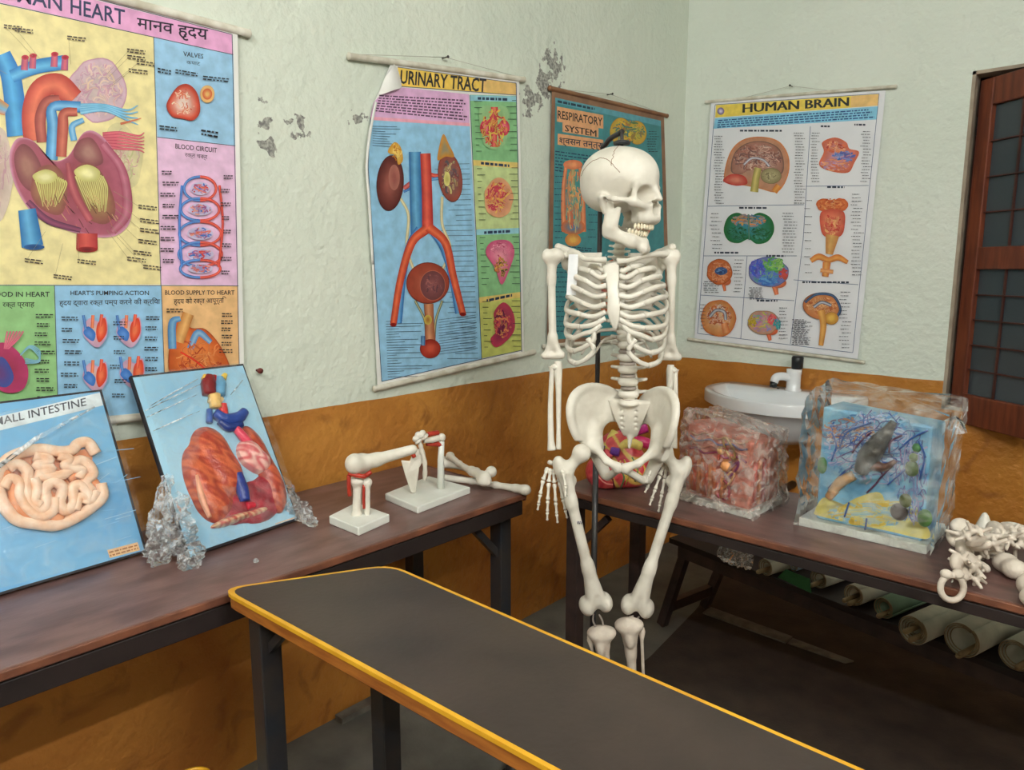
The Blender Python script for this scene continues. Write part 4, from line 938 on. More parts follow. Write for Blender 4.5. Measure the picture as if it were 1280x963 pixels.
# small panels
A.blob([(211, 122), (222, 108), (235, 106), (246, 118), (249, 140), (240, 151), (228, 149), (214, 146), (207, 134)], (206, 84, 62), (222, 200, 190), edge=(160, 50, 40), ew=0.16); A.fold(228, 128, 16, 18, [(214, 120, 90), (200, 90, 70), (232, 214, 190)], 14, 1.4); A.ell(258, 118, 9, 11, (228, 190, 120), (220, 150, 110), edge=(206, 110, 60)); A.ell(258, 118, 6, 7, (206, 96, 60), (226, 180, 110))
for q in ([(196, 84), (214, 88), (214, 95), (196, 92)], [(218, 86), (246, 91), (246, 97), (218, 93)], [(252, 94), (286, 98), (286, 104), (252, 101)], [(198, 156), (222, 159), (222, 166), (198, 163)], [(250, 161), (272, 164), (272, 174), (250, 170)]): A.micro(q, 2, BLK, 0.9, 0.45)
BR_, RD_ = (60, 110, 190), (206, 66, 60)
for (cy, rx, ry) in ((236, 20, 15), (262, 24, 14), (292, 26, 15), (318, 27, 15), (336, 25, 11)):
    L_ = [(249-rx*math.sin(t), cy-ry*math.cos(t)) for t in np.linspace(0, math.pi, 9)]; R_ = [(249+rx*math.sin(t), cy-ry*math.cos(t)) for t in np.linspace(0, math.pi, 9)]
    A.tube(L_, 3.2, (50, 90, 170), (110, 160, 220)); A.tube(R_, 3.2, (180, 46, 50), (232, 110, 90)); A.ell(249, cy, rx*0.62, ry*0.55, (200, 190, 220), (150, 150, 200)); A.fold(249, cy, rx*0.6, ry*0.5, [BR_, RD_, (226, 150, 130)], 14, 1.6)
A.tube([(226, 232), (223, 280), (226, 334)], 3, (40, 90, 180), (100, 150, 220)); A.tube([(273, 232), (277, 280), (272, 334)], 3, (180, 46, 50), (230, 100, 80))
A.labels(9, (199, 206, 202, 330), BLK, (12, 22)); A.labels(8, (274, 210, 280, 346), BLK, (9, 14))
for i, (x, y) in enumerate(((118, 412), (160, 412), (118, 468), (164, 464))):
    A.blob([(x-16, y+2), (x-8, y-14), (x+4, y-10), (x+13, y-16), (x+15, y+6), (x+4, y+22), (x-8, y+16)], (196, 160, 190), (214, 180, 170)); A.blob([(x-15, y+4), (x-9, y-4), (x, y+4), (x-2, y+14), (x-8, y+12)], (54, 110, 190), (90, 140, 210)); A.blob([(x+3, y-8), (x+12, y-14), (x+14, y+4), (x+5, y+16), (x+1, y+6)], (206, 60, 40), (232, 120, 80)); A.tube([(x-4, y-2), (x-3, y-18)], 4, (206, 90, 60), (240, 150, 110)); A.tube([(x+6, y-4), (x+8, y-19)], 4, (200, 60, 50), (236, 120, 90)); A.tube([(x-12, y), (x-15, y-18)], 3.4, (44, 90, 170), (110, 160, 220))
A.labels(8, (74, 388, 80, 500), BLK, (14, 24)); A.labels(6, (136, 392, 142, 500), BLK, (12, 18)); A.labels(8, (178, 388, 182, 490), BLK, (14, 18)); A.labels(10, (40, 386, 46, 500), BLK, (16, 24))
A.blob([(212, 470), (212, 420), (220, 400), (238, 410), (256, 412), (276, 436), (286, 470), (250, 486)], (196, 90, 40), (222, 130, 66), edge=(150, 60, 30)); A.tube([(222, 428), (228, 408), (234, 392)], [13, 15, 14], (186, 120, 60), (226, 176, 110)); A.tube([(214, 436), (214, 404), (224, 398)], [10, 10, 6], (60, 120, 180), (130, 180, 214)); A.tube([(236, 436), (246, 416), (262, 428)], [8, 9, 6], (70, 130, 190), (150, 190, 220)); A.fold(248, 452, 34, 34, [(170, 60, 30), (226, 150, 90), (206, 110, 60)], 34, 1.5); A.tube([(224, 440), (244, 452), (268, 474)], 2, (190, 30, 30), (236, 60, 40)); A.labels(6, (272, 386, 276, 440), BLK, (12, 18)); A.labels(1, (206, 382, 207, 388), BLK, (20, 24))
A.blob([(-20, 440), (2, 428), (22, 440), (34, 462), (28, 486), (4, 490), (-18, 470)], (176, 60, 106), (150, 50, 80)); A.blob([(-16, 458), (2, 446), (16, 470), (6, 484), (-12, 476)], (60, 80, 150), (90, 60, 120))
for k in range(6): A.tube([(4+k, 436), (6+k*3, 424), (8+k*4, 414)], 2, (190, 70, 110), (230, 130, 150))
for k in range(4): A.tube([(24, 444), (36, 432+k), (48, 438+k*3), (46, 450+k), (30, 448+k*2)], 1.4, (90, 150, 190), (150, 200, 210))
A.build('print', T, M_print)

# ------------------------------------------------------------------ 2. urinary tract chart, its top left corner folded forward
A = Art((SHX, 0, 0), NX)
T = thing('urinary_chart', 'wall chart of the urinary tract with a curled top left corner', 'chart', A.P(560, 470))
sheet_obj(A, [(489, 79), (649, 102), (655, 442), (472, 486), (465, 330), (457, 208), (460, 168), (468, 128)], T)
rod(A, (436, 70), (655, 99.5), 0.010, T, M_rod, 'top_rod'); rod(A, (468, 486.5), (668, 440), 0.010, T, M_rod, 'bottom_rod')
nail(A, (556, 72), T); string(A, [(438, 68), (556, 72), (653, 98)], T)
A.poly([(497, 84), (645, 104), (645.5, 119), (500, 108)], (236, 200, 92)); A.poly([(600, 97.8), (645, 104), (645.5, 119), (602, 114)], (236, 196, 120))
A.text('URINARY TRACT', (500, 104), (607, 115), 17, (44, 42, 48), 0.022, (0.06, -1))
A.poly([(500, 109), (586, 118), (587, 154), (463, 146), (467, 128), (480, 114)], (222, 176, 216)); A.micro([(474, 118), (584, 124), (584, 152), (468, 140)], 7, (90, 60, 90), 0.97, 0.5)
A.poly([(463, 146), (587, 154), (602, 449), (477, 477), (468, 330), (460, 208)], (150, 200, 232)); A.poly([(463, 146), (587, 154), (587.2, 158), (462.6, 150)], (238, 170, 190))
A.poly([(587, 118.5), (645.5, 120), (648, 203), (591, 200)], (136, 194, 138)); A.poly([(591, 200), (648, 203), (649.5, 286), (595, 288)], (196, 214, 150)); A.poly([(595, 288), (649.5, 286), (651, 366), (598, 373)], (140, 196, 140)); A.poly([(598, 373), (651, 366), (652, 438), (602, 448)], (206, 212, 116))
for y0, y1, xa, xb in ((119, 120.5, 587, 645.5), (200, 203.5, 591, 648), (287, 285, 595, 649.5), (372, 365, 598, 651)): A.poly([(xa, y0), (xb, y1), (xb, y1+7), (xa, y0+7)], (150, 206, 220) if y0 < 150 or 280 < y0 < 300 else (232, 206, 120)); A.micro([(xa+10, y0+1), (xb-10, y1+1), (xb-10, y1+6.5), (xa+10, y0+6.5)], 1, (40, 60, 90), 1, 0.6)
for a, b in (((497, 84), (645, 104)), ((645, 104), (652, 440)), ((587, 119), (602, 449)), ((477, 477), (652, 438)), ((460, 208), (477, 477)), ((463, 147), (460, 208)), ((500, 108), (645, 119))): A.line([a, b], 0.8, (50, 70, 110))
for k in range(46):
    y = 160+k*6.4
    if y > 200: x = 572+(y-150)*0.045; A.line([(x-A.rs.uniform(6, 34), y+0.5), (x+12, y)], 0.6, (60, 80, 110))
for k in range(22): y = 402+k*3.3; A.line([(482+k*0.1, y), (482+A.rs.uniform(12, 60), y-1)], 0.6, (60, 76, 100)); A.line([(548, y-2), (594, y-8)], 0.5, (60, 80, 110)) if y < 446 else None
for k in range(9): A.line([(465, 158+k*3), (465+A.rs.uniform(12, 40), 158.6+k*3.1)], 0.6, (60, 80, 110))
A.tube([(504, 236), (512, 230), (519, 226)], 6, (150, 50, 60), (220, 120, 110)); A.tube([(504, 240), (512, 236), (519, 232)], 3, (40, 90, 160), (90, 150, 210))
A.tube([(531, 216), (545, 220), (556, 216)], 5, (180, 40, 40), (230, 110, 90)); A.tube([(519, 226), (540, 224), (556, 222)], 4, (50, 110, 180), (120, 180, 220))
A.tube([(500, 248), (510, 270), (508, 310), (519, 344)], 3.4, (190, 180, 120), (236, 226, 190)); A.tube([(552, 246), (552, 280), (562, 312), (548, 346)], 3.4, (190, 180, 120), (236, 226, 190))
A.tube([(518, 190), (519, 240), (521, 296)], [15, 15, 16], (36, 100, 160), (110, 176, 216)); A.tube([(531, 192), (533, 240), (534, 290)], [13, 13, 14], (166, 36, 36), (228, 104, 84))
A.tube([(524, 286), (512, 306), (504, 340), (498, 404)], [10, 10, 8, 7], (36, 100, 170), (110, 170, 220)); A.tube([(533, 286), (514, 304), (500, 350), (491, 405)], [12, 10, 9, 8], (178, 50, 34), (232, 116, 76))
A.tube([(540, 288), (554, 310), (564, 346), (572, 392)], [10, 10, 8, 7], (36, 100, 170), (110, 170, 220)); A.tube([(535, 284), (556, 304), (566, 346), (578, 393)], [12, 10, 9, 8], (178, 50, 34), (232, 116, 76)); A.ell(491, 406, 4, 2.4, (150, 30, 20), (120, 20, 20)); A.ell(578, 393, 4, 2.4, (150, 30, 20), (120, 20, 20))
A.ell(487, 229, 17, 35, (88, 36, 34), (150, 84, 74), 4, (60, 20, 22)); A.ell(492, 222, 7, 16, (170, 108, 96), (150, 84, 76)); A.blob([(484, 190), (492, 178), (500, 184), (503, 200), (497, 206), (494, 195)], (206, 150, 50), (240, 206, 110)); A.fold(494, 190, 8, 12, [(190, 120, 40), (236, 206, 120)], 8, 1.4)
A.ell(562, 222, 15, 31, (150, 74, 60), (120, 98, 100), -8, (90, 40, 34)); A.fold(562, 222, 11, 25, [(90, 86, 96), (170, 120, 110), (200, 190, 120), (120, 60, 60)], 26, 2.2); A.blob([(546, 200), (550, 176), (554, 168), (560, 180), (567, 196), (556, 196)], (206, 140, 50), (150, 140, 110)); A.ell(558, 224, 4, 9, (220, 214, 130), (190, 180, 100))
A.ell(534, 354, 27, 26, (150, 62, 44), (176, 92, 70), 0, (96, 36, 30)); A.ell(540, 357, 16, 19, (110, 62, 66), (140, 84, 84), 0, (210, 120, 90)); A.fold(540, 357, 12, 15, [(100, 60, 70), (160, 100, 96)], 12, 1.6)
A.tube([(518, 376), (530, 400), (532, 424)], 3, (40, 60, 60), (206, 200, 150)); A.tube([(552, 376), (544, 400), (542, 424)], 3, (40, 60, 60), (206, 200, 150)); A.tube([(535, 380), (536, 404), (537, 430)], [12, 11, 14], (150, 80, 50), (210, 150, 110)); A.ell(534, 400, 5, 6, (200, 180, 80), (170, 120, 60)); A.ell(537, 436, 13, 12, (150, 44, 34), (196, 80, 60), 0, (100, 30, 26)); A.tube([(528, 420), (528, 432)], 5, (40, 90, 150), (110, 160, 200))
A.blob([(598, 138), (610, 132), (617, 136), (626, 132), (636, 142), (632, 176), (622, 186), (612, 186), (602, 176)], (150, 196, 140), (160, 190, 130)); A.tube([(617, 134), (617, 184)], [9, 6], (190, 44, 50), (232, 120, 110)); A.ell(606, 160, 7, 10, (206, 50, 80), (236, 130, 140)); A.ell(629, 160, 7, 10, (206, 50, 80), (236, 130, 140)); A.fold(617, 160, 18, 26, [(216, 206, 80), (206, 60, 80), (230, 180, 80), (180, 40, 60)], 34, 1.8)
A.ell(622, 248, 18, 25, (222, 164, 120), (206, 120, 110), wob=0.06); A.fold(621, 247, 16, 22, [(214, 70, 90), (236, 180, 80), (190, 60, 80), (226, 200, 110)], 40, 2)
A.blob([(606, 316), (614, 302), (634, 301), (642, 314), (636, 336), (626, 356), (618, 336)], (206, 90, 130), (232, 150, 170)); A.fold(624, 312, 14, 10, [(190, 70, 110), (236, 160, 180)], 14, 1.6); A.fold(625, 334, 9, 14, [(60, 70, 40), (226, 190, 70), (200, 120, 60)], 18, 1.6)
A.blob([(616, 392), (628, 378), (640, 390), (642, 412), (630, 428), (618, 434), (612, 424), (620, 412)], (190, 60, 90), (130, 40, 80)); A.fold(627, 404, 12, 20, [(226, 120, 90), (206, 60, 90), (110, 30, 70), (230, 170, 90)], 26, 2)
for y0, y1 in ((126, 196), (210, 282), (296, 362), (376, 440)):
    for k in range(9): y = y0+(y1-y0)*k/9; x0 = 589+(y-119)*0.041; A.line([(x0+2, y+1), (x0+A.rs.uniform(6, 13), y+1)], 0.7, (40, 60, 50)); x1 = 645.5+(y-119)*0.0195; A.line([(x1-A.rs.uniform(6, 14), y), (x1-2, y)], 0.7, (40, 60, 50))
A.build('print', T, M_print)
# the folded corner: a curved white flap standing off the sheet
fl = MB(); r0 = [(490, 79), (496, 84), (499, 95), (503, 112)]; r1 = [(487, 84), (487, 92), (488, 102), (489, 112)]; r2 = [(480, 96), (477, 103), (474, 113), (470, 122)]
rows = [r0, r1, r2]; offs = [0.003, 0.026, 0.006]; vs = []
for rr, of in zip(rows, offs): vs += [A.P(*p)+A.n*of for p in rr]
fl.add(vs, [(i*4+k, i*4+k+1, (i+1)*4+k+1, (i+1)*4+k) for i in range(2) for k in range(3)]); o = fl.build('curled_corner', M_sheet, T)
sd = o.modifiers.new('s', 'SUBSURF'); sd.levels = 2; sd.render_levels = 2
# curled side margin
mm = MB(); c = [A.P(465, 330)+A.n*0.004, A.P(459, 250)+A.n*0.010, A.P(455, 208)+A.n*0.014, A.P(460, 165)+A.n*0.012, A.P(468, 128)+A.n*0.008]; mm.tube(cr(c, 6), 0.0045, 8, flat=0.4, flatdir=NX); mm.build('curled_margin', M_sheet, T)

# ------------------------------------------------------------------ 3. respiratory chart in the corner
A = Art((SHX, 0, 0), NX)
T = thing('respiratory_chart', 'teal respiratory system chart with brown borders behind the skull', 'chart', A.P(770, 430))
M_teal = mat('chart_border_brown', (150, 112, 84), (126, 92, 70), 0.5, 14.0)
sheet_obj(A, [(690, 114), (830, 146), (838, 420), (684, 432)], T, M_teal)
rod(A, (687, 110), (834, 145), 0.009, T, M_rodw, 'top_rod'); rod(A, (680, 433), (842, 421), 0.009, T, M_rod, 'bottom_rod'); nail(A, (762, 118), T); string(A, [(690, 111), (762, 118), (830, 143)], T)
A.poly([(694, 122), (826, 151), (833, 414), (689, 425)], (66, 140, 146)); A.poly([(694, 122), (826, 151), (826, 158), (694, 129)], (90, 160, 176))
A.micro([(697, 124), (745, 134), (745, 139), (697, 129)], 1, (20, 50, 70), 1, 0.6)
A.poly([(696, 133), (754, 144), (754, 161), (696, 152)], (226, 168, 120)); A.poly([(703, 151), (748, 159), (748, 172), (703, 165)], (228, 170, 124)); A.poly([(697, 167), (754, 175), (754, 188), (697, 181)], (226, 168, 120))
A.text('RESPIRATORY', (697, 148), (753, 157.5), 10.5, (44, 30, 26), 0.016); [A.text('SYSTEM', (706+k, 164), (745+k, 171), 8.4, (44, 30, 26)) for k in (0, 0.5)]; A.text('श्वसन तन्त्र', (699, 179), (752, 186), 9, (30, 34, 60), 0.012)
for k in range(7): A.micro([(694, 188+k*4), (744, 195+k*4), (744, 197+k*4), (694, 190+k*4)], 1, (24, 56, 90), 1, 0.7)
A.tube([(717, 200), (716, 240), (716, 296)], [24, 26, 32], (60, 150, 150), (70, 150, 150)); A.tube([(708, 202), (704, 240), (705, 290)], [4, 5, 7], (196, 96, 60), (236, 160, 110)); A.tube([(724, 204), (728, 240), (729, 290)], [4, 5, 7], (196, 96, 60), (236, 160, 110)); A.ell(716, 206, 12, 6, (216, 120, 80), (236, 160, 110)); A.tube([(716, 212), (716, 268)], [6, 5], (120, 130, 90), (200, 180, 120)); A.ell(716, 284, 15, 10, (206, 110, 60), (80, 130, 170)); A.ell(716, 300, 10, 8, (206, 130, 60), (226, 180, 90)); A.fold(717, 250, 12, 44, [(200, 110, 80), (230, 180, 110), (90, 160, 150)], 30, 1.6)
A.ell(775, 164, 13, 17, (206, 160, 50), (186, 190, 90), 6, (120, 110, 40)); A.ell(796, 166, 12, 15, (206, 160, 50), (180, 180, 80), -6, (120, 110, 40)); A.fold(785, 165, 22, 15, [(226, 190, 60), (100, 130, 60), (190, 120, 60), (60, 120, 120)], 44, 1.8)
A.labels(9, (808, 162, 812, 190), (20, 50, 60), (9, 14), 1, 2.2); A.labels(12, (692, 208, 694, 300), (24, 60, 90), (7, 11), 1, 2.2); A.labels(10, (734, 208, 736, 300), (24, 60, 90), (8, 12), 1, 2.2)
A.ell(800, 260, 18, 40, (206, 120, 90), (220, 150, 110)); A.ell(770, 360, 30, 36, (206, 120, 80), (180, 90, 80)); A.fold(770, 360, 28, 34, [(190, 90, 70), (230, 160, 110), (90, 60, 100)], 40, 2); A.labels(14, (690, 330, 694, 416), (24, 60, 90), (14, 26), 1, 2.4)
for k in range(8): A.micro([(692, 306+k*3), (740, 310+k*3), (740, 312+k*3), (692, 308+k*3)], 1, (24, 60, 90), 1, 0.6)
A.build('print', T, M_print)

# ------------------------------------------------------------------ 4. brain chart on the right wall
A = Art((0, -SHX, 0), NY)
T = thing('brain_chart', 'white human brain wall chart hanging above the sink', 'chart', A.P(970, 440))
M_white = mat('chart_sheet_white', (236, 238, 244), (228, 231, 238), 0.4, 6.0)
sheet_obj(A, [(889, 127), (1107, 113), (1072, 449), (868, 423)], T, M_white)
rod(A, (882, 127.5), (1120, 108), 0.0075, T, M_rod, 'top_rod'); rod(A, (860, 424), (1080, 453), 0.0075, T, M_rod, 'bottom_rod'); nail(A, (989, 107.5), T); string(A, [(930, 122.5), (989, 107.5), (1040, 114)], T)
A.poly([(895, 131.5), (1099, 117.5), (1098, 132), (894, 147)], (240, 214, 96)); A.poly([(1064, 120), (1099, 117.5), (1098, 132), (1063, 134.5)], (240, 200, 130)); A.poly([(894, 148), (1098, 133), (1096, 149.5), (892, 161)], (140, 206, 236)); A.micro([(897, 149.5), (1095, 135), (1093.5, 148), (896, 160.5)], 4, (40, 80, 140), 0.97, 0.5)
[A.text('HUMAN BRAIN', (928+k, 141-0.06*k), (1060+k, 132.5-0.06*k), 11.5, (48, 52, 54), 0.0, (0.03, -1)) for k in (0, 0.7, 1.3)]; A.ell(901, 139, 4.4, 4.6, (110, 90, 150), (226, 220, 240), 0, (60, 60, 120))
G_ = (120, 120, 140)
for a, b in (((894, 131), (1099, 117)), ((1099, 117), (1066, 441)), ((894, 131), (872, 417)), ((872, 417), (1066, 441)), ((1013, 158), (1004, 300)), ((1004, 300), (988, 430)), ((885, 258), (1005, 256)), ((1007, 233), (1086, 232)), ((879, 320), (996, 320)), ((934, 320), (926, 424)), ((876, 369), (993, 376)), ((992, 350), (1073, 356))): A.line([a, b], 0.7, (90, 110, 150))
for x, y, w in ((925, 161.5, 54), (924, 258, 36), (1034, 232, 22), (893, 314, 30), (958, 318, 24), (946, 374, 26), (1003, 351, 60), (1026, 156, 12), (1068, 154, 14)): A.micro([(x, y), (x+w, y+0.2), (x+w, y+3.4), (x, y+3.2)], 1, (50, 60, 80), 1, 0.7)
# side-cut head and brain
A.blob([(905, 224), (912, 192), (928, 175), (952, 171), (974, 177), (986, 196), (985, 220), (972, 240), (950, 236), (930, 232), (918, 232)], (196, 140, 110), (190, 150, 130), edge=(214, 130, 70)); A.blob([(914, 214), (918, 192), (934, 179), (956, 177), (974, 186), (980, 204), (976, 218), (956, 214), (938, 212), (926, 218)], (166, 116, 100), (206, 170, 160), edge=(90, 80, 80)); A.fold(947, 198, 32, 19, [(150, 96, 84), (226, 196, 180), (190, 130, 116), (120, 90, 90)], 70, 1.4); A.tube([(930, 206), (940, 198), (954, 200), (962, 208)], 3, (110, 110, 130), (226, 226, 236)); A.ell(964, 220, 13, 10, (150, 140, 100), (190, 180, 140), 0, (90, 80, 60)); A.fold(964, 220, 11, 8, [(120, 110, 80), (206, 196, 150)], 16, 1); A.tube([(948, 210), (945, 224), (943, 240)], [9, 9, 10], (150, 140, 70), (220, 206, 130)); A.blob([(904, 226), (914, 218), (930, 220), (934, 230), (918, 232)], (196, 70, 60), (226, 140, 120)); A.tube([(974, 232), (968, 240)], 8, (206, 120, 50), (236, 170, 90))
# block of cut tissue
A.blob([(1024, 206), (1030, 190), (1028, 178), (1044, 172), (1058, 178), (1062, 186), (1074, 190), (1068, 204), (1060, 216), (1038, 214)], (214, 110, 80), (200, 150, 170)); A.fold(1045, 184, 14, 8, [(226, 120, 80), (190, 70, 60), (240, 180, 140)], 20, 2.2); A.fold(1055, 196, 16, 8, [(70, 110, 190), (150, 160, 210), (120, 100, 170)], 22, 2); A.fold(1044, 206, 20, 8, [(220, 120, 90), (190, 150, 190), (240, 170, 130)], 22, 2)
# green and blue underside
A.blob([(905, 288), (910, 272), (922, 266), (936, 271), (950, 266), (964, 273), (968, 288), (960, 302), (946, 305), (936, 299), (924, 304), (911, 301)], (36, 110, 60), (60, 140, 150)); A.fold(936, 276, 24, 8, [(70, 150, 190), (206, 120, 70), (220, 160, 90), (60, 120, 150)], 34, 2); A.fold(922, 292, 14, 9, [(40, 110, 70), (70, 140, 130), (30, 84, 50)], 20, 2); A.fold(951, 292, 14, 9, [(40, 110, 70), (70, 140, 130), (30, 84, 50)], 20, 2); A.tube([(936, 268), (937, 300)], 2, (30, 60, 50), (120, 170, 150))
# brain stem figure
A.ell(1030, 256, 9, 8, (206, 96, 50), (232, 150, 90), wob=0.06); A.ell(1051, 256, 10, 8, (206, 96, 50), (232, 150, 90), wob=0.06); A.fold(1040, 256, 18, 8, [(190, 80, 50), (236, 170, 110), (214, 110, 60)], 24, 2); A.blob([(1028, 264), (1054, 264), (1056, 284), (1050, 296), (1032, 296), (1026, 284)], (210, 90, 70), (236, 160, 120)); A.fold(1041, 280, 12, 14, [(206, 70, 60), (236, 180, 120), (226, 120, 100)], 34, 2); A.tube([(1041, 294), (1037, 318)], [17, 9], (196, 130, 70), (226, 180, 110)); A.tube([(1014, 326), (1024, 321), (1036, 325), (1048, 322), (1060, 328)], [6, 8, 7, 8, 5], (206, 110, 50), (236, 170, 90)); A.tube([(1034, 328), (1032, 346)], [10, 8], (206, 110, 50), (236, 176, 100)); A.tube([(1026, 338), (1042, 340)], 5, (210, 130, 80), (236, 180, 120))
# four smaller brains and a sagittal section
def brain(cx, cy, rx, ry, out, folds, stem, n=34):
    A.tube([(cx+rx*0.25, cy+ry*0.6), (cx+rx*0.42, cy+ry*1.5)], [rx*0.34, rx*0.2], stem, tuple(min(255, q+40) for q in stem)); A.ell(cx+rx*0.5, cy+ry*0.72, rx*0.4, ry*0.34, stem, tuple(min(255, q+30) for q in stem)); A.ell(cx, cy, rx, ry, out, folds[0], 4, tuple(int(q*0.6) for q in out), wob=0.04); A.fold(cx, cy, rx*0.95, ry*0.92, folds, n, max(1.2, rx*0.09))
brain(900, 340, 16, 16, (200, 104, 56), [(216, 130, 80), (190, 90, 60), (230, 170, 130)], (196, 100, 60)); A.ell(902, 339, 8, 5, (70, 100, 150), (40, 60, 110)); A.fold(902, 339, 7, 4.4, [(40, 70, 130), (110, 150, 200)], 10, 1.4)
brain(961, 340, 25, 19, (120, 130, 190), [(90, 120, 210), (110, 180, 100), (150, 200, 130), (70, 130, 200)], (206, 110, 70), 20); A.fold(948, 336, 11, 13, [(70, 100, 210), (130, 130, 220), (90, 90, 190)], 26, 2); A.fold(968, 331, 14, 10, [(110, 190, 90), (170, 210, 120), (90, 160, 90)], 26, 2); A.fold(980, 342, 6, 10, [(216, 80, 80), (190, 90, 70)], 14, 2); A.fold(962, 351, 15, 6, [(70, 120, 200), (110, 170, 220)], 18, 2)
A.ell(899, 398, 22, 23, (206, 130, 70), (226, 190, 150), 0, (206, 90, 40), wob=0.03); A.fold(899, 396, 17, 17, [(226, 210, 200), (206, 110, 60), (170, 90, 60)], 34, 1.6); A.tube([(888, 396), (896, 388), (906, 390), (908, 400)], 4, (70, 80, 100), (210, 216, 226)); A.tube([(906, 404), (909, 416)], [8, 9], (206, 110, 60), (236, 170, 120))
brain(955, 403, 20, 15, (190, 150, 120), [(196, 120, 180), (150, 190, 90), (214, 190, 90), (120, 150, 200)], (206, 96, 60), 22); A.fold(941, 402, 6, 8, [(206, 180, 60), (170, 150, 50)], 12, 2); A.fold(966, 400, 6, 8, [(214, 70, 80), (236, 110, 110)], 10, 2); A.fold(972, 406, 5, 8, [(60, 150, 160), (90, 180, 180)], 10, 2)
A.ell(1028, 383, 24, 17, (196, 120, 70), (226, 170, 120), 6, (60, 60, 80)); A.tube([(1007, 378), (1022, 368), (1042, 370), (1051, 386), (1046, 398)], 3.4, (40, 60, 90), (80, 110, 150)); A.fold(1028, 382, 20, 12, [(206, 130, 80), (236, 190, 140), (180, 100, 60)], 34, 1.8); A.tube([(1018, 384), (1028, 378), (1040, 382)], 4, (40, 60, 90), (210, 216, 230)); A.ell(1040, 398, 9, 8, (200, 140, 60), (232, 190, 90), 0, (60, 60, 90)); A.tube([(1027, 388), (1030, 406), (1027, 432)], [10, 8, 6], (200, 130, 60), (232, 180, 100))
A.labels(26, (893, 168, 896, 255), (60, 64, 84), (8, 13), 1, 1.8); A.labels(26, (993, 164, 996, 255), (60, 64, 84), (9, 14), 1, 1.8); A.labels(18, (1014, 164, 1016, 228), (60, 64, 84), (7, 11), 1, 1.8); A.labels(18, (1076, 162, 1080, 228), (60, 64, 84), (8, 12), 1, 1.8); A.labels(10, (888, 264, 892, 312), (60, 64, 84), (9, 13), 1, 1.8); A.labels(14, (978, 264, 982, 316), (60, 64, 84), (12, 18), 1, 1.8); A.labels(24, (1064, 240, 1068, 345), (60, 64, 84), (9, 14), 1, 1.8); A.labels(10, (1006, 245, 1008, 345), (60, 64, 84), (7, 10), 1, 1.8)
A.labels(10, (917, 322, 920, 366), (60, 64, 84), (8, 12), 1, 1.8); A.labels(6, (880, 350, 882, 366), (60, 64, 84), (12, 20), 1, 1.8); A.labels(8, (876, 378, 877, 412), (60, 64, 84), (5, 7), 1, 1.8); A.labels(8, (936, 358, 940, 374), (60, 64, 84), (14, 20), 1, 1.8); A.labels(10, (974, 382, 976, 424), (60, 64, 84), (8, 12), 1, 1.8); A.labels(20, (990, 398, 994, 430), (60, 64, 84), (16, 26), 1, 1.8); A.labels(16, (1048, 362, 1054, 436), (60, 64, 84), (10, 14), 1, 1.8)
A.build('print', T, M_print)
# ================================================================== display boards leaning on the left wall
M_bedge = mat('board_edge_dark', (44, 40, 46), (30, 28, 34), 0.5, 20.0)
M_blue = mat('board_face_blue', (128, 186, 226), (102, 164, 212), 0.35, 4.0, spec=0.4)
M_wrap = plastic_mat('clear_wrap', 0.07, (240, 244, 246), 26.0)
M_wrap2 = plastic_mat('crumpled_wrap', 0.28, (232, 236, 240), 60.0)
M_bag = plastic_mat('dusty_bag', 0.16, (226, 226, 222), 22.0); M_bagp = plastic_mat('milky_bag', 0.30, (232, 222, 212), 30.0)
def board(name, label, BL, BR, TL, TR, th_=0.012, face=None):
    """panel with front face BL BR TR TL (world points)"""
    BL, BR, TL, TR = (V3(q) for q in (BL, BR, TL, TR)); n = unit(np.cross(BR-BL, TL-BL))
    if n[0] < 0: n = -n
    t = thing(name, label, 'display board', (BL+BR)/2)
    fr = [BL, BR, TR, TL]; v = fr+[q-n*th_ for q in fr]
    mesh_obj('backing_board', v, [(0, 1, 2, 3), (7, 6, 5, 4), (0, 4, 5, 1), (1, 5, 6, 2), (2, 6, 7, 3), (3, 7, 4, 0)], M_bedge, t, False)
    c = sum(fr)/4; f2 = [c+(q-c)*0.975+n*0.0012 for q in fr]; f3 = [q-n*0.0011 for q in f2]
    mesh_obj('picture_face', f2+f3, [(0, 1, 2, 3), (7, 6, 5, 4), (0, 4, 5, 1), (1, 5, 6, 2), (2, 6, 7, 3), (3, 7, 4, 0)], face or M_blue, t, False)
    return t, n, BL
def wrinkle(poly_px, A_, lift, m_, parent, name, nx=26, ny=20, amp=0.004, seed=1):
    """loose cling film over a face: a wrinkled sheet through four pixel corners TL TR BR BL"""
    rr = np.random.RandomState(seed); TL, TR, BR, BL = (A_.P(*p) for p in poly_px); vs = []; fs = []
    ph = rr.uniform(0, 6.28, 6); fr_ = rr.uniform(6, 22, 6); an = rr.uniform(0, 3.14, 6)
    for j in range(ny+1):
        for i in range(nx+1):
            a, b = i/nx, j/ny; p = (TL*(1-a)+TR*a)*(1-b)+(BL*(1-a)+BR*a)*b
            h = sum(math.sin(fr_[k]*(a*math.cos(an[k])+b*math.sin(an[k]))+ph[k]) for k in range(6))/6
            vs.append(p+A_.n*(lift+amp*h+amp*0.15*rr.uniform(-1, 1)))
    fs = [(j*(nx+1)+i, j*(nx+1)+i+1, (j+1)*(nx+1)+i+1, (j+1)*(nx+1)+i) for j in range(ny) for i in range(nx)]
    return mesh_obj(name, vs, fs, m_, parent, True)
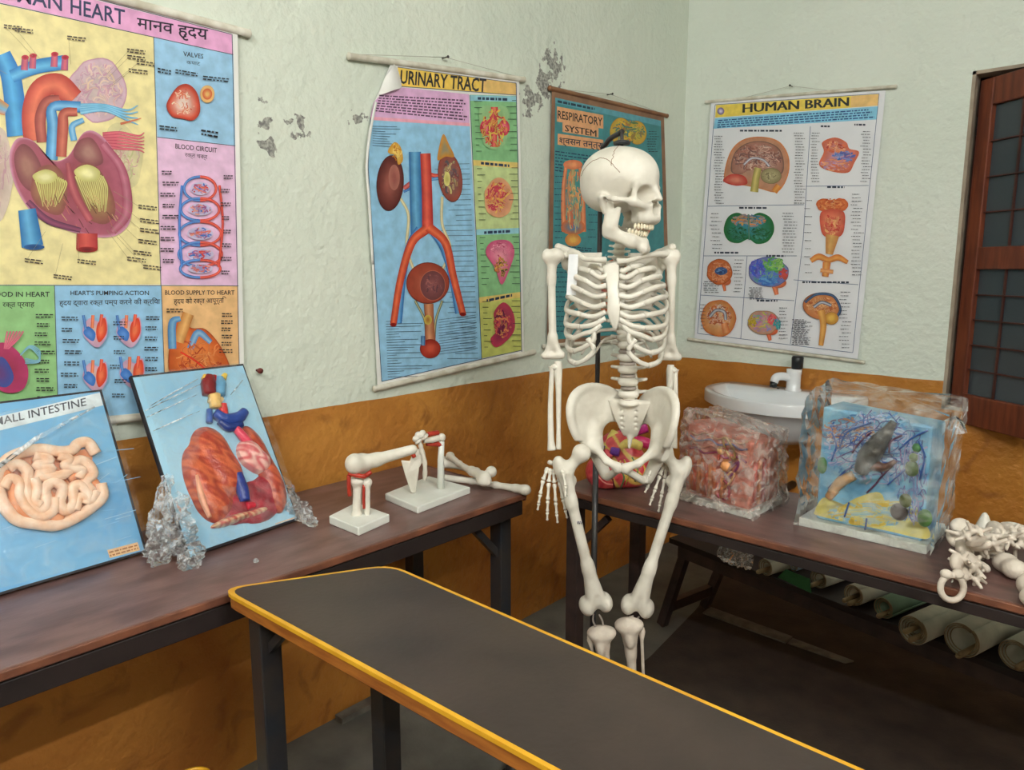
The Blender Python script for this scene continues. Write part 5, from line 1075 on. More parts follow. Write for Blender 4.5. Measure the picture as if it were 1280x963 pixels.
def crumple(pts, radii, m_, parent, name, seed=1, n=14):
    """twisted, crumpled film along a path"""
    rr = np.random.RandomState(seed); c = cr([V3(p) for p in pts], 7); R = np.interp(np.linspace(0, len(radii)-1, len(c)), range(len(radii)), radii); mm = MB(); mm.tube(c, list(R), n, False)
    v = V3(mm.v); ax = np.repeat(V3(c), n, axis=0); k = 1+rr.uniform(-0.55, 0.45, (len(v), 1)); v = ax+(v-ax)*k; v[:, 2] = np.maximum(v[:, 2], ZL+0.002)
    return mesh_obj(name, v, mm.f, m_, parent, False)
# --- small intestine board
BR = onz(184, 690, ZL+0.007); BL0 = onz(0, 744, ZL+0.007); BL = BR+(BL0-BR)*1.62; TR = onx(127, 487, 0.048); TL = TR+(BL-BR)
n_ = unit(np.cross(BR-BL, TR-BR)); n_ = n_ if n_[0] > 0 else -n_
T, nI, o_ = board('intestine_board', 'blue small intestine display board leaning against the wall', BL, BR, TL, TR)
A = Art(BR+nI*0.0012, nI)
A.poly([(-150, 556), (124.5, 491), (129, 507), (-150, 575)], (226, 236, 242)); A.text('LARGE & SMALL INTESTINE', (-78, 549), (108, 507), 10, (66, 70, 84), 0.010, (-0.12, -1))
A.poly([(134, 688), (172, 678), (175, 688), (137, 698)], (236, 190, 140)); A.micro([(136, 689), (172, 680), (174, 687), (138, 697)], 2, (170, 110, 60), 1, 0.5)
for k in range(30): x = A.rs.uniform(0, 150); y = A.rs.uniform(560, 690); A.line([(x, y), (x+A.rs.uniform(10, 40), y-A.rs.uniform(3, 12))], A.rs.uniform(0.4, 1.2), A.rs.choice([(170, 212, 240), (134, 190, 230)]))
A.blob([(112, 562), (84, 568), (50, 564), (16, 574), (-8, 600), (0, 630), (24, 650), (68, 656), (104, 640), (124, 620), (116, 592)], (236, 160, 116), (230, 150, 104)); A.fold(58, 610, 58, 42, [(220, 130, 80), (240, 190, 150), (226, 140, 100)], 40, 4)
A.build('print', T, M_print)
M_int = mat('intestine_relief', (250, 220, 196), (242, 192, 156), 0.35, 40.0, spec=0.5)
M_intd = mat('intestine_orange', (232, 156, 108), (220, 138, 90), 0.45, 30.0)  # deeper orange of the lower bowel coils
def relief(pts, w, h, m_, name, n=7):
    c = cr([A.P(*p)+A.n*h for p in pts], n); mm = MB(); mm.tube(c, w, 10, True, flat=0.8, flatdir=A.n); return mm.build(name, m_, T)
relief([(118, 569), (108, 555), (96, 556), (88, 564), (72, 566), (50, 563), (30, 566), (14, 572), (4, 580), (-6, 600), (-2, 622), (8, 640), (22, 652), (44, 656), (68, 658), (90, 650), (112, 636), (126, 622), (124, 606)], 0.0125, 0.010, M_int, 'bowel_coil')
relief([(40, 572), (60, 577), (44, 583), (62, 588), (46, 596), (70, 597), (84, 590), (94, 578), (106, 580), (114, 594), (104, 604), (112, 616)], 0.0115, 0.012, M_int, 'bowel_coil')
relief([(8, 588), (20, 582), (32, 592), (30, 610), (34, 628), (46, 640), (56, 632), (54, 614), (64, 604), (76, 612), (72, 630), (80, 640), (90, 630), (88, 612), (98, 608), (108, 620), (104, 632)], 0.0115, 0.013, M_int, 'bowel_coil')
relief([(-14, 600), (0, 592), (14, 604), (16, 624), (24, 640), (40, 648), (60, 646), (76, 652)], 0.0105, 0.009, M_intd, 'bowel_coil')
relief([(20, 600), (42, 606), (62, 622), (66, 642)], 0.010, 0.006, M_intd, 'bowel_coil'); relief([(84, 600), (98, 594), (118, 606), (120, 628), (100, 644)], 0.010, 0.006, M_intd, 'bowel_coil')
relief([(70, 572), (84, 576), (78, 584), (90, 588), (100, 590), (96, 600)], 0.010, 0.015, M_int, 'bowel_coil'); relief([(2, 612), (10, 600), (22, 606), (22, 622), (34, 640), (50, 648), (64, 640), (66, 624)], 0.010, 0.016, M_int, 'bowel_coil'); relief([(40, 600), (44, 614), (40, 628), (48, 634)], 0.010, 0.016, M_int, 'bowel_coil'); relief([(92, 640), (98, 622), (110, 628), (118, 616)], 0.009, 0.015, M_int, 'bowel_coil')
wrinkle([(-150, 558), (127, 489), (182, 690), (-150, 775)], A, 0.034, M_wrap, T, 'cling_film', seed=4)
M_fold = plastic_mat('film_fold', 0.75, (244, 248, 250), 50.0)
mm = MB(); mm.tube([A.P(-10, 590)+A.n*0.033, A.P(40, 553)+A.n*0.036, A.P(112, 514)+A.n*0.034], [0.005, 0.006, 0.002], 6, True, flat=0.25, flatdir=A.n); mm.build('film_fold', M_fold, T)
# --- lung board
BL = onz(236, 697, ZL+0.008); BR = onz(373, 650, ZL+0.008); TL = onx(163, 470, 0.048); TR = onx(304, 455, 0.048)
e1 = unit(BR-BL); e2 = unit((TL+TR)/2-(BL+BR)/2)
T, nI, o_ = board('lung_board', 'blue lungs and heart display board wrapped in torn film', BL, BR, TL, TR, face=mat('board_face_pale', (166, 208, 230), (142, 190, 220), 0.35, 4.0))
A = Art(BL+nI*0.0012, nI)
A.poly([(196, 469), (292, 459), (294, 467), (199, 478)], (206, 224, 236)); A.text('LARYNX HEART LUNGS', (200, 476), (289, 466), 6.5, (196, 130, 120), 0.0, (-0.2, -1))
A.poly([(341, 649), (366, 641), (369, 648), (344, 656)], (236, 186, 140)); A.micro([(343, 650), (366, 643), (368, 647), (345, 654)], 2, (170, 110, 60), 1, 0.5)
A.build('print', T, M_print)
pc = lambda x, y, h: A.P(x, y)+A.n*h
sc_ = float(np.linalg.norm(A.P(300, 560)-A.P(290, 560)))/10      # metres per pixel on the board
eu = unit(A.P(300, 560)-A.P(290, 560)); ev = unit(A.P(290, 550)-A.P(290, 560)); ev = unit(ev-eu*(ev @ eu)); OO = A.P(290, 590)
def uv(x, y): d = A.P(x, y)-OO; return float(d @ eu), float(d @ ev)
def organ(name, fn, cols, m_, lo, hi, h=0.0032):
    v, f = sdf(fn, lo, hi, h); c = cols(v); w = OO+v[:, :1]*eu+v[:, 1:2]*ev+v[:, 2:3]*A.n
    return mesh_obj(name, w, f, m_, T, True, cols=c)
M_org = mat('organ_paint', None, None, 0.3, 60.0, 0.25, 120.0, attr=True, spec=0.5)
def colr(base, alt, fr=60.0, seed=0):
    b, a = lin(base), lin(alt)
    def g(v):
        t = 0.5+0.5*np.sin(v[:, 0]*fr+2.3*np.sin(v[:, 1]*fr*0.9+seed)+1.7*np.sin((v[:, 0]+v[:, 1])*fr*1.9)); return b[None]*(1-t[:, None])+a[None]*t[:, None]
    return g
def blobs(L_, k=0.012):
    U = [(uv(x, y), rx*sc_, ry*sc_, rz, math.radians(rot)) for (x, y, rx, ry, rz, rot) in L_]
    def f(P):
        d = None
        for (a, b), rx, ry, rz, rot in U:
            R = V3([[math.cos(rot), -math.sin(rot), 0], [math.sin(rot), math.cos(rot), 0], [0, 0, 1]]); e = S.ell(P, (a, b, 0.0), (rx, ry, rz), R); d = e if d is None else S.u(d, e, k)
        return np.maximum(d, -(P[..., 2]-0.001))
    return f
BX = ((-0.16, -0.2, -0.004), (0.16, 0.26, 0.075))
organ('lung', blobs([(262, 568, 24, 34, 0.040, 8), (252, 606, 19, 46, 0.036, 10), (276, 592, 24, 34, 0.042, 14), (268, 630, 22, 22, 0.034, 0)]), colr((204, 102, 66), (164, 60, 46), 90), M_org, *BX)
organ('lung', blobs([(316, 562, 14, 34, 0.034, 20), (334, 596, 14, 40, 0.034, 18), (340, 620, 12, 24, 0.030, 12)]), colr((200, 96, 64), (158, 56, 44), 90, 2), M_org, *BX)
organ('heart', blobs([(308, 572, 16, 20, 0.052, 20), (320, 582, 14, 15, 0.050, 30)]), colr((236, 190, 180), (206, 96, 100), 110, 1), M_org, *BX)
organ('diaphragm', blobs([(318, 628, 34, 26, 0.026, 14), (290, 636, 26, 20, 0.024, 12), (334, 612, 18, 20, 0.026, 16)]), colr((140, 28, 44), (176, 44, 60), 40, 1), M_org, *BX)
organ('liver_edge', blobs([(290, 651, 28, 5, 0.030, 14), (318, 643, 20, 5, 0.028, 14)], 0.006), colr((190, 60, 50), (226, 190, 150), 130, 1), M_org, *BX)
def rtube(pts, w, col, name, h=0.026):
    c = cr([pc(x, y, h) for x, y in pts], 6); mm = MB(); mm.tube(c, list(np.interp(np.linspace(0, len(w)-1, len(c)), range(len(w)), w)), 10, col=col); return mm.build(name, M_org, T)
rtube([(262, 522), (276, 530), (292, 528), (300, 520)], [0.013, 0.016, 0.016, 0.012], (44, 72, 150), 'blue_vessel'); rtube([(268, 532), (280, 540), (296, 536)], [0.010, 0.013, 0.010], (30, 52, 120), 'blue_vessel')
rtube([(290, 598), (296, 616), (300, 632)], [0.014, 0.016, 0.013], (36, 54, 130), 'blue_vessel'); rtube([(302, 638), (312, 636)], [0.010, 0.007], (196, 40, 60), 'red_vessel')
rtube([(272, 512), (274, 522), (276, 534)], [0.012, 0.011, 0.012], (206, 60, 60), 'red_vessel'); rtube([(288, 540), (298, 552), (306, 560)], [0.010, 0.012, 0.010], (214, 70, 96), 'red_vessel'); rtube([(256, 518), (256, 534)], [0.007, 0.008], (70, 100, 170), 'blue_vessel')
rtube([(264, 516), (262, 500)], [0.015, 0.016], (228, 190, 120), 'windpipe'); rtube([(255, 506), (266, 508), (272, 504)], [0.008, 0.009, 0.006], (236, 206, 150), 'windpipe')
rtube([(256, 500), (255, 486), (256, 477)], [0.017, 0.019, 0.014], (122, 30, 34), 'larynx'); rtube([(268, 500), (269, 486), (268, 478)], [0.015, 0.016, 0.011], (104, 160, 196), 'larynx'); rtube([(250, 481), (252, 476)], [0.009, 0.008], (236, 190, 70), 'larynx'); rtube([(273, 479), (276, 474)], [0.009, 0.006], (240, 206, 90), 'larynx'); rtube([(262, 492), (262, 476)], [0.008, 0.007], (180, 30, 40), 'larynx')
rtube([(240, 600), (247, 630), (256, 652)], [0.006, 0.008, 0.005], (226, 160, 130), 'pleura_edge')
wrinkle([(166, 474), (302, 459), (371, 650), (238, 696)], A, 0.030, M_wrap, T, 'cling_film', amp=0.006, seed=9)
for k, (a, b) in enumerate((((176, 520), (246, 486)), ((178, 528), (240, 500)), ((182, 514), (242, 480)), ((186, 545), (244, 520)), ((300, 478), (282, 500)))):
    mm = MB(); mm.tube([pc(*a, 0.026), pc((a[0]+b[0])/2, (a[1]+b[1])/2, 0.031), pc(*b, 0.027)], [0.0008, 0.002, 0.0006], 6, True, flat=0.3, flatdir=A.n); mm.build('film_fold', M_fold, T)
z0 = ZL+0.012
crumple([pc(206, 600, 0.02), onz(200, 650, ZL+0.10), onz(196, 690, ZL+0.025), onz(203, 702, ZL+0.012)], [0.012, 0.020, 0.026, 0.018], M_wrap2, T, 'torn_film', 3)
crumple([pc(214, 625, 0.03), onz(224, 665, ZL+0.07), onz(234, 690, ZL+0.028), onz(240, 708, ZL+0.012)], [0.022, 0.030, 0.030, 0.018], M_wrap2, T, 'torn_film', 5)
crumple([pc(354, 612, 0.02), onz(364, 628, ZL+0.05), onz(377, 640, ZL+0.028), onz(394, 657, ZL+0.008)], [0.014, 0.024, 0.022, 0.010], M_wrap2, T, 'torn_film', 8)
mm = MB(); q = onz(320, 704, ZL); rr = random.Random(2)
mm.ell((q[0], q[1], ZL+0.005), (0.008, 0.006, 0.005), 7, 5); o = mm.build('film_scrap', M_wrap2, None, False); tag(o, 'tiny scrap of clear film near the edge of the left table', 'scrap')
# nail high on the wall beside the lung board
q = onx(321, 463); mm = MB(); mm.tube([q+NX*0.001, q+NX*0.018], 0.004, 8); mm.tube([q+NX*0.016, q+NX*0.022], 0.008, 10); o = mm.build('rusty_nail', mat('rust', (110, 50, 44), None, 0.6), None); tag(o, 'rusty nail in the wall above the lung board', 'nail')

# ================================================================== joint models and bones on the left table
M_base = mat('model_base', (234, 236, 230), (218, 222, 214), 0.4, 10.0)
M_red = mat('ligament_red', (184, 60, 40), (160, 44, 34), 0.4, 30.0)
def slab(parent, corners, z, h, name='base_plate'):
    c = [tuple(q[:2]) for q in corners]; a = sum((c[i][0]*c[(i+1) % 4][1]-c[(i+1) % 4][0]*c[i][1]) for i in range(4)); c = c if a > 0 else c[::-1]
    return MB().prism(c, z, z+h).build(name, M_base, parent, False, 0.003)
def at(px, py, base): return dep(px, py, float((V3(base)-CAM) @ A0))   # on the upright plane through base
# knee joint
hB = 0.022; cs1 = [onz(411, 645, ZL+hB), onz(445, 628, ZL+hB), onz(487, 643, ZL+hB), onz(448, 660, ZL+hB)]
b0 = sum(cs1)/4; T = thing('knee_joint_model', 'white knee joint model on a small square base', 'anatomical model', (b0[0], b0[1], ZL)); slab(T, cs1, ZL, hB)
def sd_bone(name, fn, lo, hi, h, parent, m_=M_bone): v, f = sdf(fn, lo, hi, h); return mesh_obj(name, v, f, m_, parent, True)
def bnds(pts, pad): P = V3(pts); return P.min(0)-pad, P.max(0)+pad
p1, p2, p3, p4 = at(446, 646, b0), at(447, 601, b0), at(459, 642, b0), at(459, 603, b0); p1[2] = ZL+hB; p3[2] = ZL+hB
lo, hi = bnds([p1, p2], 0.05)
sd_bone('shin_bone', lambda P: S.u(S.u(cap(P, p1, p2, 0.011, 0.0115), ell(P, p2, (0.021, 0.021, 0.012)), 0.012), ell(P, p1, (0.013, 0.013, 0.006)), 0.01), lo, hi, 0.003, T)
lo, hi = bnds([p3, p4], 0.05); sd_bone('calf_bone', lambda P: S.u(cap(P, p3, p4, 0.0075, 0.008), ell(P, p4, (0.012, 0.012, 0.010)), 0.01), lo, hi, 0.003, T)
k1, k2, k3, k4 = at(443, 580, b0-A0*0.016), at(452, 580, b0+A0*0.016), at(470, 575, b0+A0*0.01), at(516, 562, b0+A0*0.05); k5 = at(440, 588, b0)
lo, hi = bnds([k1, k2, k4, k5], 0.06)
sd_bone('thigh_bone', lambda P: S.u(S.u(S.u(ell(P, k1, (0.024, 0.024, 0.026)), ell(P, k2, (0.024, 0.024, 0.026)), 0.012), cap(P, (k1+k2)/2, k3, 0.022, 0.0165), 0.015), cap(P, k3, k4, 0.0165, 0.0125), 0.012), lo, hi, 0.003, T)
for a, b, r_ in ((at(436, 592, b0-A0*0.02), at(457, 596, b0-A0*0.018), 0.006), (at(436, 594, b0-A0*0.016), at(437, 620, b0-A0*0.016), 0.0052), (at(455, 596, b0-A0*0.01), at(464, 590, b0-A0*0.01), 0.006), (at(455, 606, b0-A0*0.006), at(455, 636, b0-A0*0.006), 0.0035)):
    mm = MB(); mm.tube(cr([a, (a+b)/2-A0*0.004, b], 5), r_, 8); mm.build('ligament', M_red, T)
# shoulder joint
hB = 0.020; cs2 = [onz(481, 617, ZL+hB), onz(536, 595, ZL+hB), onz(588, 609, ZL+hB), onz(522, 634, ZL+hB)]
b0 = sum(cs2)/4; T = thing('shoulder_joint_model', 'white shoulder joint model with shoulder blade on a wide base', 'anatomical model', (b0[0], b0[1], ZL)); slab(T, cs2, ZL, hB)
bl = at(516, 612, b0-A0*0.03); bl[2] = ZL+hB+0.001; t1, t2, t3 = at(501, 576, b0-A0*0.03), at(532, 572, b0-A0*0.02), at(527, 560, b0-A0*0.02)
tri = [bl+RT*-0.006, bl+RT*0.008, at(524, 585, b0-A0*0.028), t2, at(529, 562, b0-A0*0.024), at(518, 562, b0-A0*0.03), at(512, 577, b0-A0*0.03), t1, at(506, 594, b0-A0*0.03)]
v = [q for q in tri]+[q+A0*0.008 for q in tri]; n = len(tri); mesh_obj('shoulder_blade', v, [tuple(range(n)), tuple(range(n, 2*n))[::-1]]+[(i, n+i, n+(i+1) % n, (i+1) % n) for i in range(n)], M_bone, T, False, 0.003)
mm = MB(); mm.tube(cr([at(531, 600, b0-A0*0.026), at(531, 580, b0-A0*0.03), at(527, 562, b0-A0*0.03), at(524, 552, b0-A0*0.03)], 6), [0.006, 0.006, 0.007, 0.007]*6+[0.008], 8); mm.build('blade_border', M_bone, T)
mm = MB(); mm.tube(cr([at(524, 553, b0-A0*0.03), at(521, 548, b0-A0*0.03), at(527, 543, b0-A0*0.025), at(531, 547, b0-A0*0.02)], 6), [0.012, 0.013, 0.012, 0.009]*6+[0.009], 10); mm.build('coracoid', M_bone, T)
mm = MB(); mm.tube(cr([at(530, 551, b0-A0*0.02), at(540, 550, b0), at(551, 547, b0+A0*0.02)], 6), [0.008]*6+[0.009]*6+[0.010], 10); mm.ell(at(552, 547, b0+A0*0.02), (0.012, 0.012, 0.012), 12, 8); mm.build('collar_bone', M_bone, T)
mm = MB(); pp = at(551, 604, b0+A0*0.02); pp[2] = ZL+hB; mm.tube([pp, at(551, 575, b0+A0*0.02), at(552, 552, b0+A0*0.02)], [0.011, 0.0095, 0.008], 10); mm.build('support_post', M_base, T)
for a, b, r_ in ((at(535, 543, b0), at(548, 541, b0+A0*0.02), 0.007), (at(533, 555, b0), at(553, 556, b0+A0*0.02), 0.007), (at(514, 563, b0-A0*0.035), at(518, 572, b0-A0*0.035), 0.006)):
    mm = MB(); mm.tube(cr([a, (a+b)/2, b], 4), r_, 8); mm.build('ligament', M_red, T)
# three loose long bones at the table's end
def loose(name, label, pts, rad, extra=(), m_=M_bone):
    lo, hi = bnds(pts, 0.06)
    def f(P):
        d = None
        for i in range(len(pts)-1):
            e = cap(P, pts[i], pts[i+1], rad[i], rad[i+1]); d = e if d is None else S.u(d, e, 0.010)
        for c, r_ in extra: d = S.u(d, ell(P, c, r_), 0.010)
        return d
    v, f_ = sdf(f, lo, hi, 0.0032); v[:, 2] += ZL+0.0005-v[:, 2].min() if name != 'leg_bone' else 0
    o = mesh_obj(name, v, f_, m_, None, True); tag(o, label, 'bone', 'loose bones on the left table'); return o
Z = lambda x, y, h: onz(x, y, ZL+h)
loose('arm_bone', 'short loose bone lying nearest the wall behind the shoulder model', [Z(556, 580, 0.016), Z(566, 582, 0.013), Z(590, 588, 0.012), Z(596, 590, 0.014)], [0.017, 0.010, 0.010, 0.013], [(Z(555, 577, 0.018), (0.018, 0.018, 0.016))])
pts = [Z(562, 570, 0.045), Z(574, 580, 0.042), Z(590, 590, 0.046), Z(606, 597, 0.048)]
loose('leg_bone', 'loose thigh bone with a ball head lying on the other bones', pts, [0.011, 0.009, 0.011, 0.018], [(Z(605, 602, 0.036), (0.024, 0.02, 0.014)), (Z(614, 590, 0.056), (0.017, 0.017, 0.017)), (Z(563, 570, 0.045), (0.013, 0.013, 0.011))])
loose('shin_bone', 'thin loose shin bone jutting over the left table end', [Z(556, 599, 0.012), Z(590, 603, 0.010), Z(620, 608, 0.011), Z(645, 612, 0.012), Z(657, 614, 0.013)], [0.011, 0.009, 0.009, 0.011, 0.014], [(Z(656, 614, 0.012), (0.016, 0.016, 0.012))])

# ================================================================== on the right table
# heart model
hb = onz(772, 616, ZR); ho = hb+A0*0.07+V3([0, 0, 0.0]); HB = at(775, 580, ho)
T = thing('heart_model', 'big painted heart model lying on the table behind the pelvis', 'anatomical model', (ho[0], ho[1], ZR))
ex_, ez_ = RT, V3([0, 0, 1.0])
def HP(x, y, d=0.0): return at(x, y, ho+A0*d)
c1, c2, c3 = HP(757, 590), HP(787, 586), HP(774, 560, 0.02)
lo, hi = bnds([c1, c2, c3], 0.12)
def heart_f(P):
    d = ell(P, c1, (0.062, 0.062, 0.056)); d = S.u(d, ell(P, c2, (0.070, 0.066, 0.058)), 0.03); d = S.u(d, ell(P, c3, (0.066, 0.055, 0.052)), 0.03); return np.maximum(d, -(P[..., 2]-ZR-0.002))
v, f_ = sdf(heart_f, lo, hi, 0.0042); w_ = v-ho; s1 = w_ @ RT; s2 = w_[:, 2]
t = 0.5+0.5*np.sin(s1*70+3*np.sin(s2*60)+2.0*np.sin((s1-s2)*110)); t2 = np.clip((np.sin((s1*0.7+s2)*95+2*np.sin(s1*40))-0.55)*4, 0, 1)*(s1 > -0.035)
c = lin((198, 52, 66))[None]*(1-t[:, None])+lin((222, 92, 92))[None]*t[:, None]; c = c*(1-t2[:, None])+lin((226, 190, 96))[None]*t2[:, None]
mesh_obj('heart_body', v, f_, M_org, T, True, cols=c)
def hv(pts, r_, col, name):
    cc = cr([HP(*p) for p in pts], 6); mm = MB(); mm.tube(cc, r_, 10, col=col); mm.build(name, M_org, T)
hv([(772, 552, 0.02), (786, 540, 0.03), (808, 532, 0.03)], 0.022, (186, 52, 130), 'great_vessel'); hv([(784, 552, 0.02), (800, 552, 0.01), (812, 556, 0.01)], 0.017, (210, 50, 110), 'great_vessel'); hv([(758, 562, 0.0), (764, 550, 0.01), (770, 541, 0.02)], 0.016, (226, 206, 110), 'great_vessel'); hv([(774, 560, -0.02), (788, 554, -0.03), (800, 558, -0.02)], 0.015, (236, 214, 120), 'great_vessel'); hv([(746, 566, 0.0), (752, 555, 0.0)], 0.016, (90, 70, 140), 'great_vessel'); hv([(764, 564, -0.04), (774, 566, -0.05)], 0.013, (110, 60, 160), 'great_vessel'); hv([(756, 564, -0.035), (764, 572, -0.045)], 0.011, (228, 80, 90), 'great_vessel')
def on_h(x, y):
    d = ray(x, y); ts = np.linspace(1.8, 3.2, 700); pts = CAM+ts[:, None]*d; g = heart_f(pts[:, None, :])[:, 0]; i = np.argmax(g < 0); return pts[i]-d*0.0005
for k, (pp, col) in enumerate((([(780, 575), (786, 590), (782, 606)], (226, 196, 84)), ([(790, 572), (797, 586), (794, 602)], (80, 130, 80)), ([(798, 574), (806, 586), (802, 600)], (232, 196, 80)), ([(772, 584), (780, 596), (776, 610)], (96, 140, 90)), ([(752, 586), (764, 596), (768, 610)], (120, 30, 50)), ([(746, 594), (756, 604), (766, 606)], (236, 150, 140)), ([(788, 580), (802, 594)], (236, 206, 100)), ([(776, 576), (768, 590)], (240, 190, 120)), ([(742, 590), (752, 584), (762, 584)], (130, 30, 50)))):
    q = [on_h(x, y) for x, y in cr([V3(p_, dtype=float) for p_ in pp], 5)]; mm = MB(); mm.tube(q, 0.0028, 6, col=col); mm.build('coronary_branch', M_org, T)
def bag(name, label_parent, base_pts, top_pts, m_, seed, amp=0.008, nz=14):
    """plastic bag around a block: rings of points from base to top, crumpled, closed on top"""
    rr = np.random.RandomState(seed); B_ = [V3(q) for q in base_pts]; T_ = [V3(q) for q in top_pts]; n = 10; R0 = []; R1 = []
    for i in range(len(B_)):
        for k in range(n): t = k/n; R0.append(B_[i]*(1-t)+B_[(i+1) % len(B_)]*t); R1.append(T_[i]*(1-t)+T_[(i+1) % len(T_)]*t)
    R0, R1 = V3(R0), V3(R1); ctr = R1.mean(0); vs = []; N_ = len(R0)
    for j in range(nz+1):
        b = j/nz; ring = R0*(1-b)+R1*b; vs.append(ring+rr.uniform(-1, 1, ring.shape)*amp*(0.3 if j == 0 else 1)*V3([1, 1, 0.3 if j == 0 else 1]))
    for k in (0.7, 0.4, 0.1): r_ = ctr+(R1-ctr)*k; r_[:, 2] += 0.012*(1-k); vs.append(r_+rr.uniform(-1, 1, r_.shape)*amp*k)
    M_ = len(vs); vs = np.concatenate(vs); vs[:, 2] = np.maximum(vs[:, 2], ZR+0.0015)
    fs = [(j*N_+i, j*N_+(i+1) % N_, (j+1)*N_+(i+1) % N_, (j+1)*N_+i) for j in range(M_-1) for i in range(N_)]+[tuple((M_-1)*N_+i for i in range(N_))]
    return mesh_obj(name, vs, fs, m_, label_parent, False)
# pink tissue block in a bag
P0, P1, P2 = onz(850, 624, ZR), onz(938, 650, ZR), onz(978, 630, ZR); P3 = P0+(P2-P1)
T = thing('tissue_block_model', 'pink tissue section model in a dusty clear bag by the sink', 'anatomical model', sum((P0, P1, P2, P3))/4)
hP = 0.25; M_pink = mat('tissue_pink', (226, 150, 130), (206, 118, 104), 0.5, 40.0, 0.3, 80.0)
def up_(q, h): return V3([q[0], q[1], ZR+h])
cc_ = sum((P0, P1, P2, P3))/4; ins = lambda q, k: cc_+(q-cc_)*k
I = [ins(q, 0.90) for q in (P0, P1, P2, P3)]
slab(T, [ins(q, 1.0) for q in (P0, P1, P2, P3)], ZR, 0.02)
hts = [0.235, 0.205, 0.185, 0.22]; v = [up_(q, 0.02) for q in I]+[up_(q, h) for q, h in zip(I, hts)]
mesh_obj('tissue_block', v, [(3, 2, 1, 0), (4, 5, 6, 7), (0, 1, 5, 4), (1, 2, 6, 5), (2, 3, 7, 6), (3, 0, 4, 7)], M_pink, T, False, 0.006)
fd = unit(I[1]-I[0]); W_ = np.linalg.norm(I[1]-I[0]); nf_ = unit(V3([fd[1], -fd[0], 0]));
def F(s, h, o=0.0): return I[0]+fd*W_*s+V3([0, 0, ZR+h-I[0][2]])+nf_*o
for k in range(9):
    s = 0.10+k*0.062; mm = MB(); mm.tube([F(s, 0.03, 0.001), F(s, 0.12, 0.003), F(s, 0.135, 0.0)], [0.0075, 0.0078, 0.003], 8, col=[(232, 132, 80), (226, 110, 76), (236, 156, 104)][k % 3]); mm.build('fibre_column', M_org, T)
rr = random.Random(4)
for k in range(5):
    pts = []; s0 = 0.62+0.06*(k % 3); h0 = 0.06+0.03*k
    for j in range(9): pts.append(F(min(0.97, max(0.05, s0+0.10*math.cos(j*1.3+k))), h0+0.028*math.sin(j*1.3+k*2), 0.004+0.002*(j % 2)))
    mm = MB(); mm.tube(cr(pts, 4), 0.0032, 6, col=[(190, 60, 90), (236, 180, 120), (150, 60, 120), (226, 110, 90), (200, 160, 90)][k]); mm.build('tubule_coil', M_org, T)
for k in range(4):
    pts = [F(0.06+0.11*j, 0.155+0.016*k+0.006*math.sin(j*2.1+k), 0.003) for j in range(9)]; mm = MB(); mm.tube(cr(pts, 3), 0.0028, 6, col=[(170, 60, 110), (226, 150, 120), (120, 110, 160), (232, 176, 140)][k]); mm.build('tissue_ridge', M_org, T)
mm = MB(); mm.ell(F(0.66, 0.13, 0.004), (0.018, 0.018, 0.018), 12, 8, col=(232, 160, 100)); mm.build('gland', M_org, T); mm = MB(); mm.ell(F(0.56, 0.168, 0.003), (0.012, 0.012, 0.012), 12, 8, col=(226, 176, 120)); mm.build('gland', M_org, T)
sd_ = unit(I[2]-I[1])
for k in range(4):
    q0 = I[1]+sd_*(0.02+0.026*k)+unit(V3([sd_[1], -sd_[0], 0]))*0.002; mm = MB(); mm.tube([up_(q0, 0.03), up_(q0, 0.11+0.02*(k % 2)), up_(q0, 0.15)], 0.006, 8, col=[(206, 110, 100), (226, 160, 120), (190, 90, 96), (214, 140, 120)][k]); mm.build('fibre_column', M_org, T)
bag('clear_bag', T, [ins(q, 1.10) for q in (P0, P1, P2, P3)], [up_(ins(q, 1.02), h+0.03) for q, h in zip((P0, P1, P2, P3), hts)], M_bagp, 3, 0.005)
# neuron block in a bag
P0, P1 = onz(998, 657, ZR), onz(1158, 694, ZR); dN = unit(P1-P0); bk = unit(V3([-dN[1], dN[0], 0])); P2 = P1+bk*0.20; P3 = P0+bk*0.20
T = thing('neuron_model', 'blue nerve cell model block on white base in clear bag', 'anatomical model', sum((P0, P1, P2, P3))/4)
slab(T, (P0, P1, P2, P3), ZR, 0.022)
cN = sum((P0, P1, P2, P3))/4; hN = float(onpl(1090, 518, P0+bk*0.02, bk)[2])-ZR
Q0, Q1 = P0+dN*0.035+bk*0.02, P1-dN*0.015+bk*0.02; Q2, Q3 = Q1+bk*0.14, Q0+bk*0.14
v = [up_(q, 0.022) for q in (Q0, Q1, Q2, Q3)]+[up_(q, h) for q, h in zip((Q0, Q1, Q2, Q3), (hN+0.005, hN-0.012, hN-0.02, hN))]
M_nb = mat('neuron_blue', (150, 206, 232), (104, 168, 212), 0.35, 16.0, 0.25, 60.0, spec=0.5)
mesh_obj('cell_block', v, [(3, 2, 1, 0), (4, 5, 6, 7), (0, 1, 5, 4), (1, 2, 6, 5), (2, 3, 7, 6), (3, 0, 4, 7)], M_nb, T, False, 0.006)
A = Art(Q0, -bk)
A.blob([(1018, 640), (1030, 622), (1050, 632), (1072, 622), (1100, 616), (1112, 640), (1140, 650), (1160, 660), (1158, 674), (1110, 664), (1062, 654), (1024, 645)], (236, 222, 130), (226, 232, 190)); A.fold(1092, 642, 62, 16, [(236, 200, 70), (244, 230, 140), (206, 220, 200), (150, 200, 226)], 50, 5); A.fold(1095, 560, 68, 50, [(90, 150, 206), (186, 220, 240), (120, 180, 220), (200, 190, 226)], 90, 2.2); A.fold(1060, 540, 36, 20, [(60, 110, 190), (206, 220, 236), (206, 150, 110)], 40, 1.8)
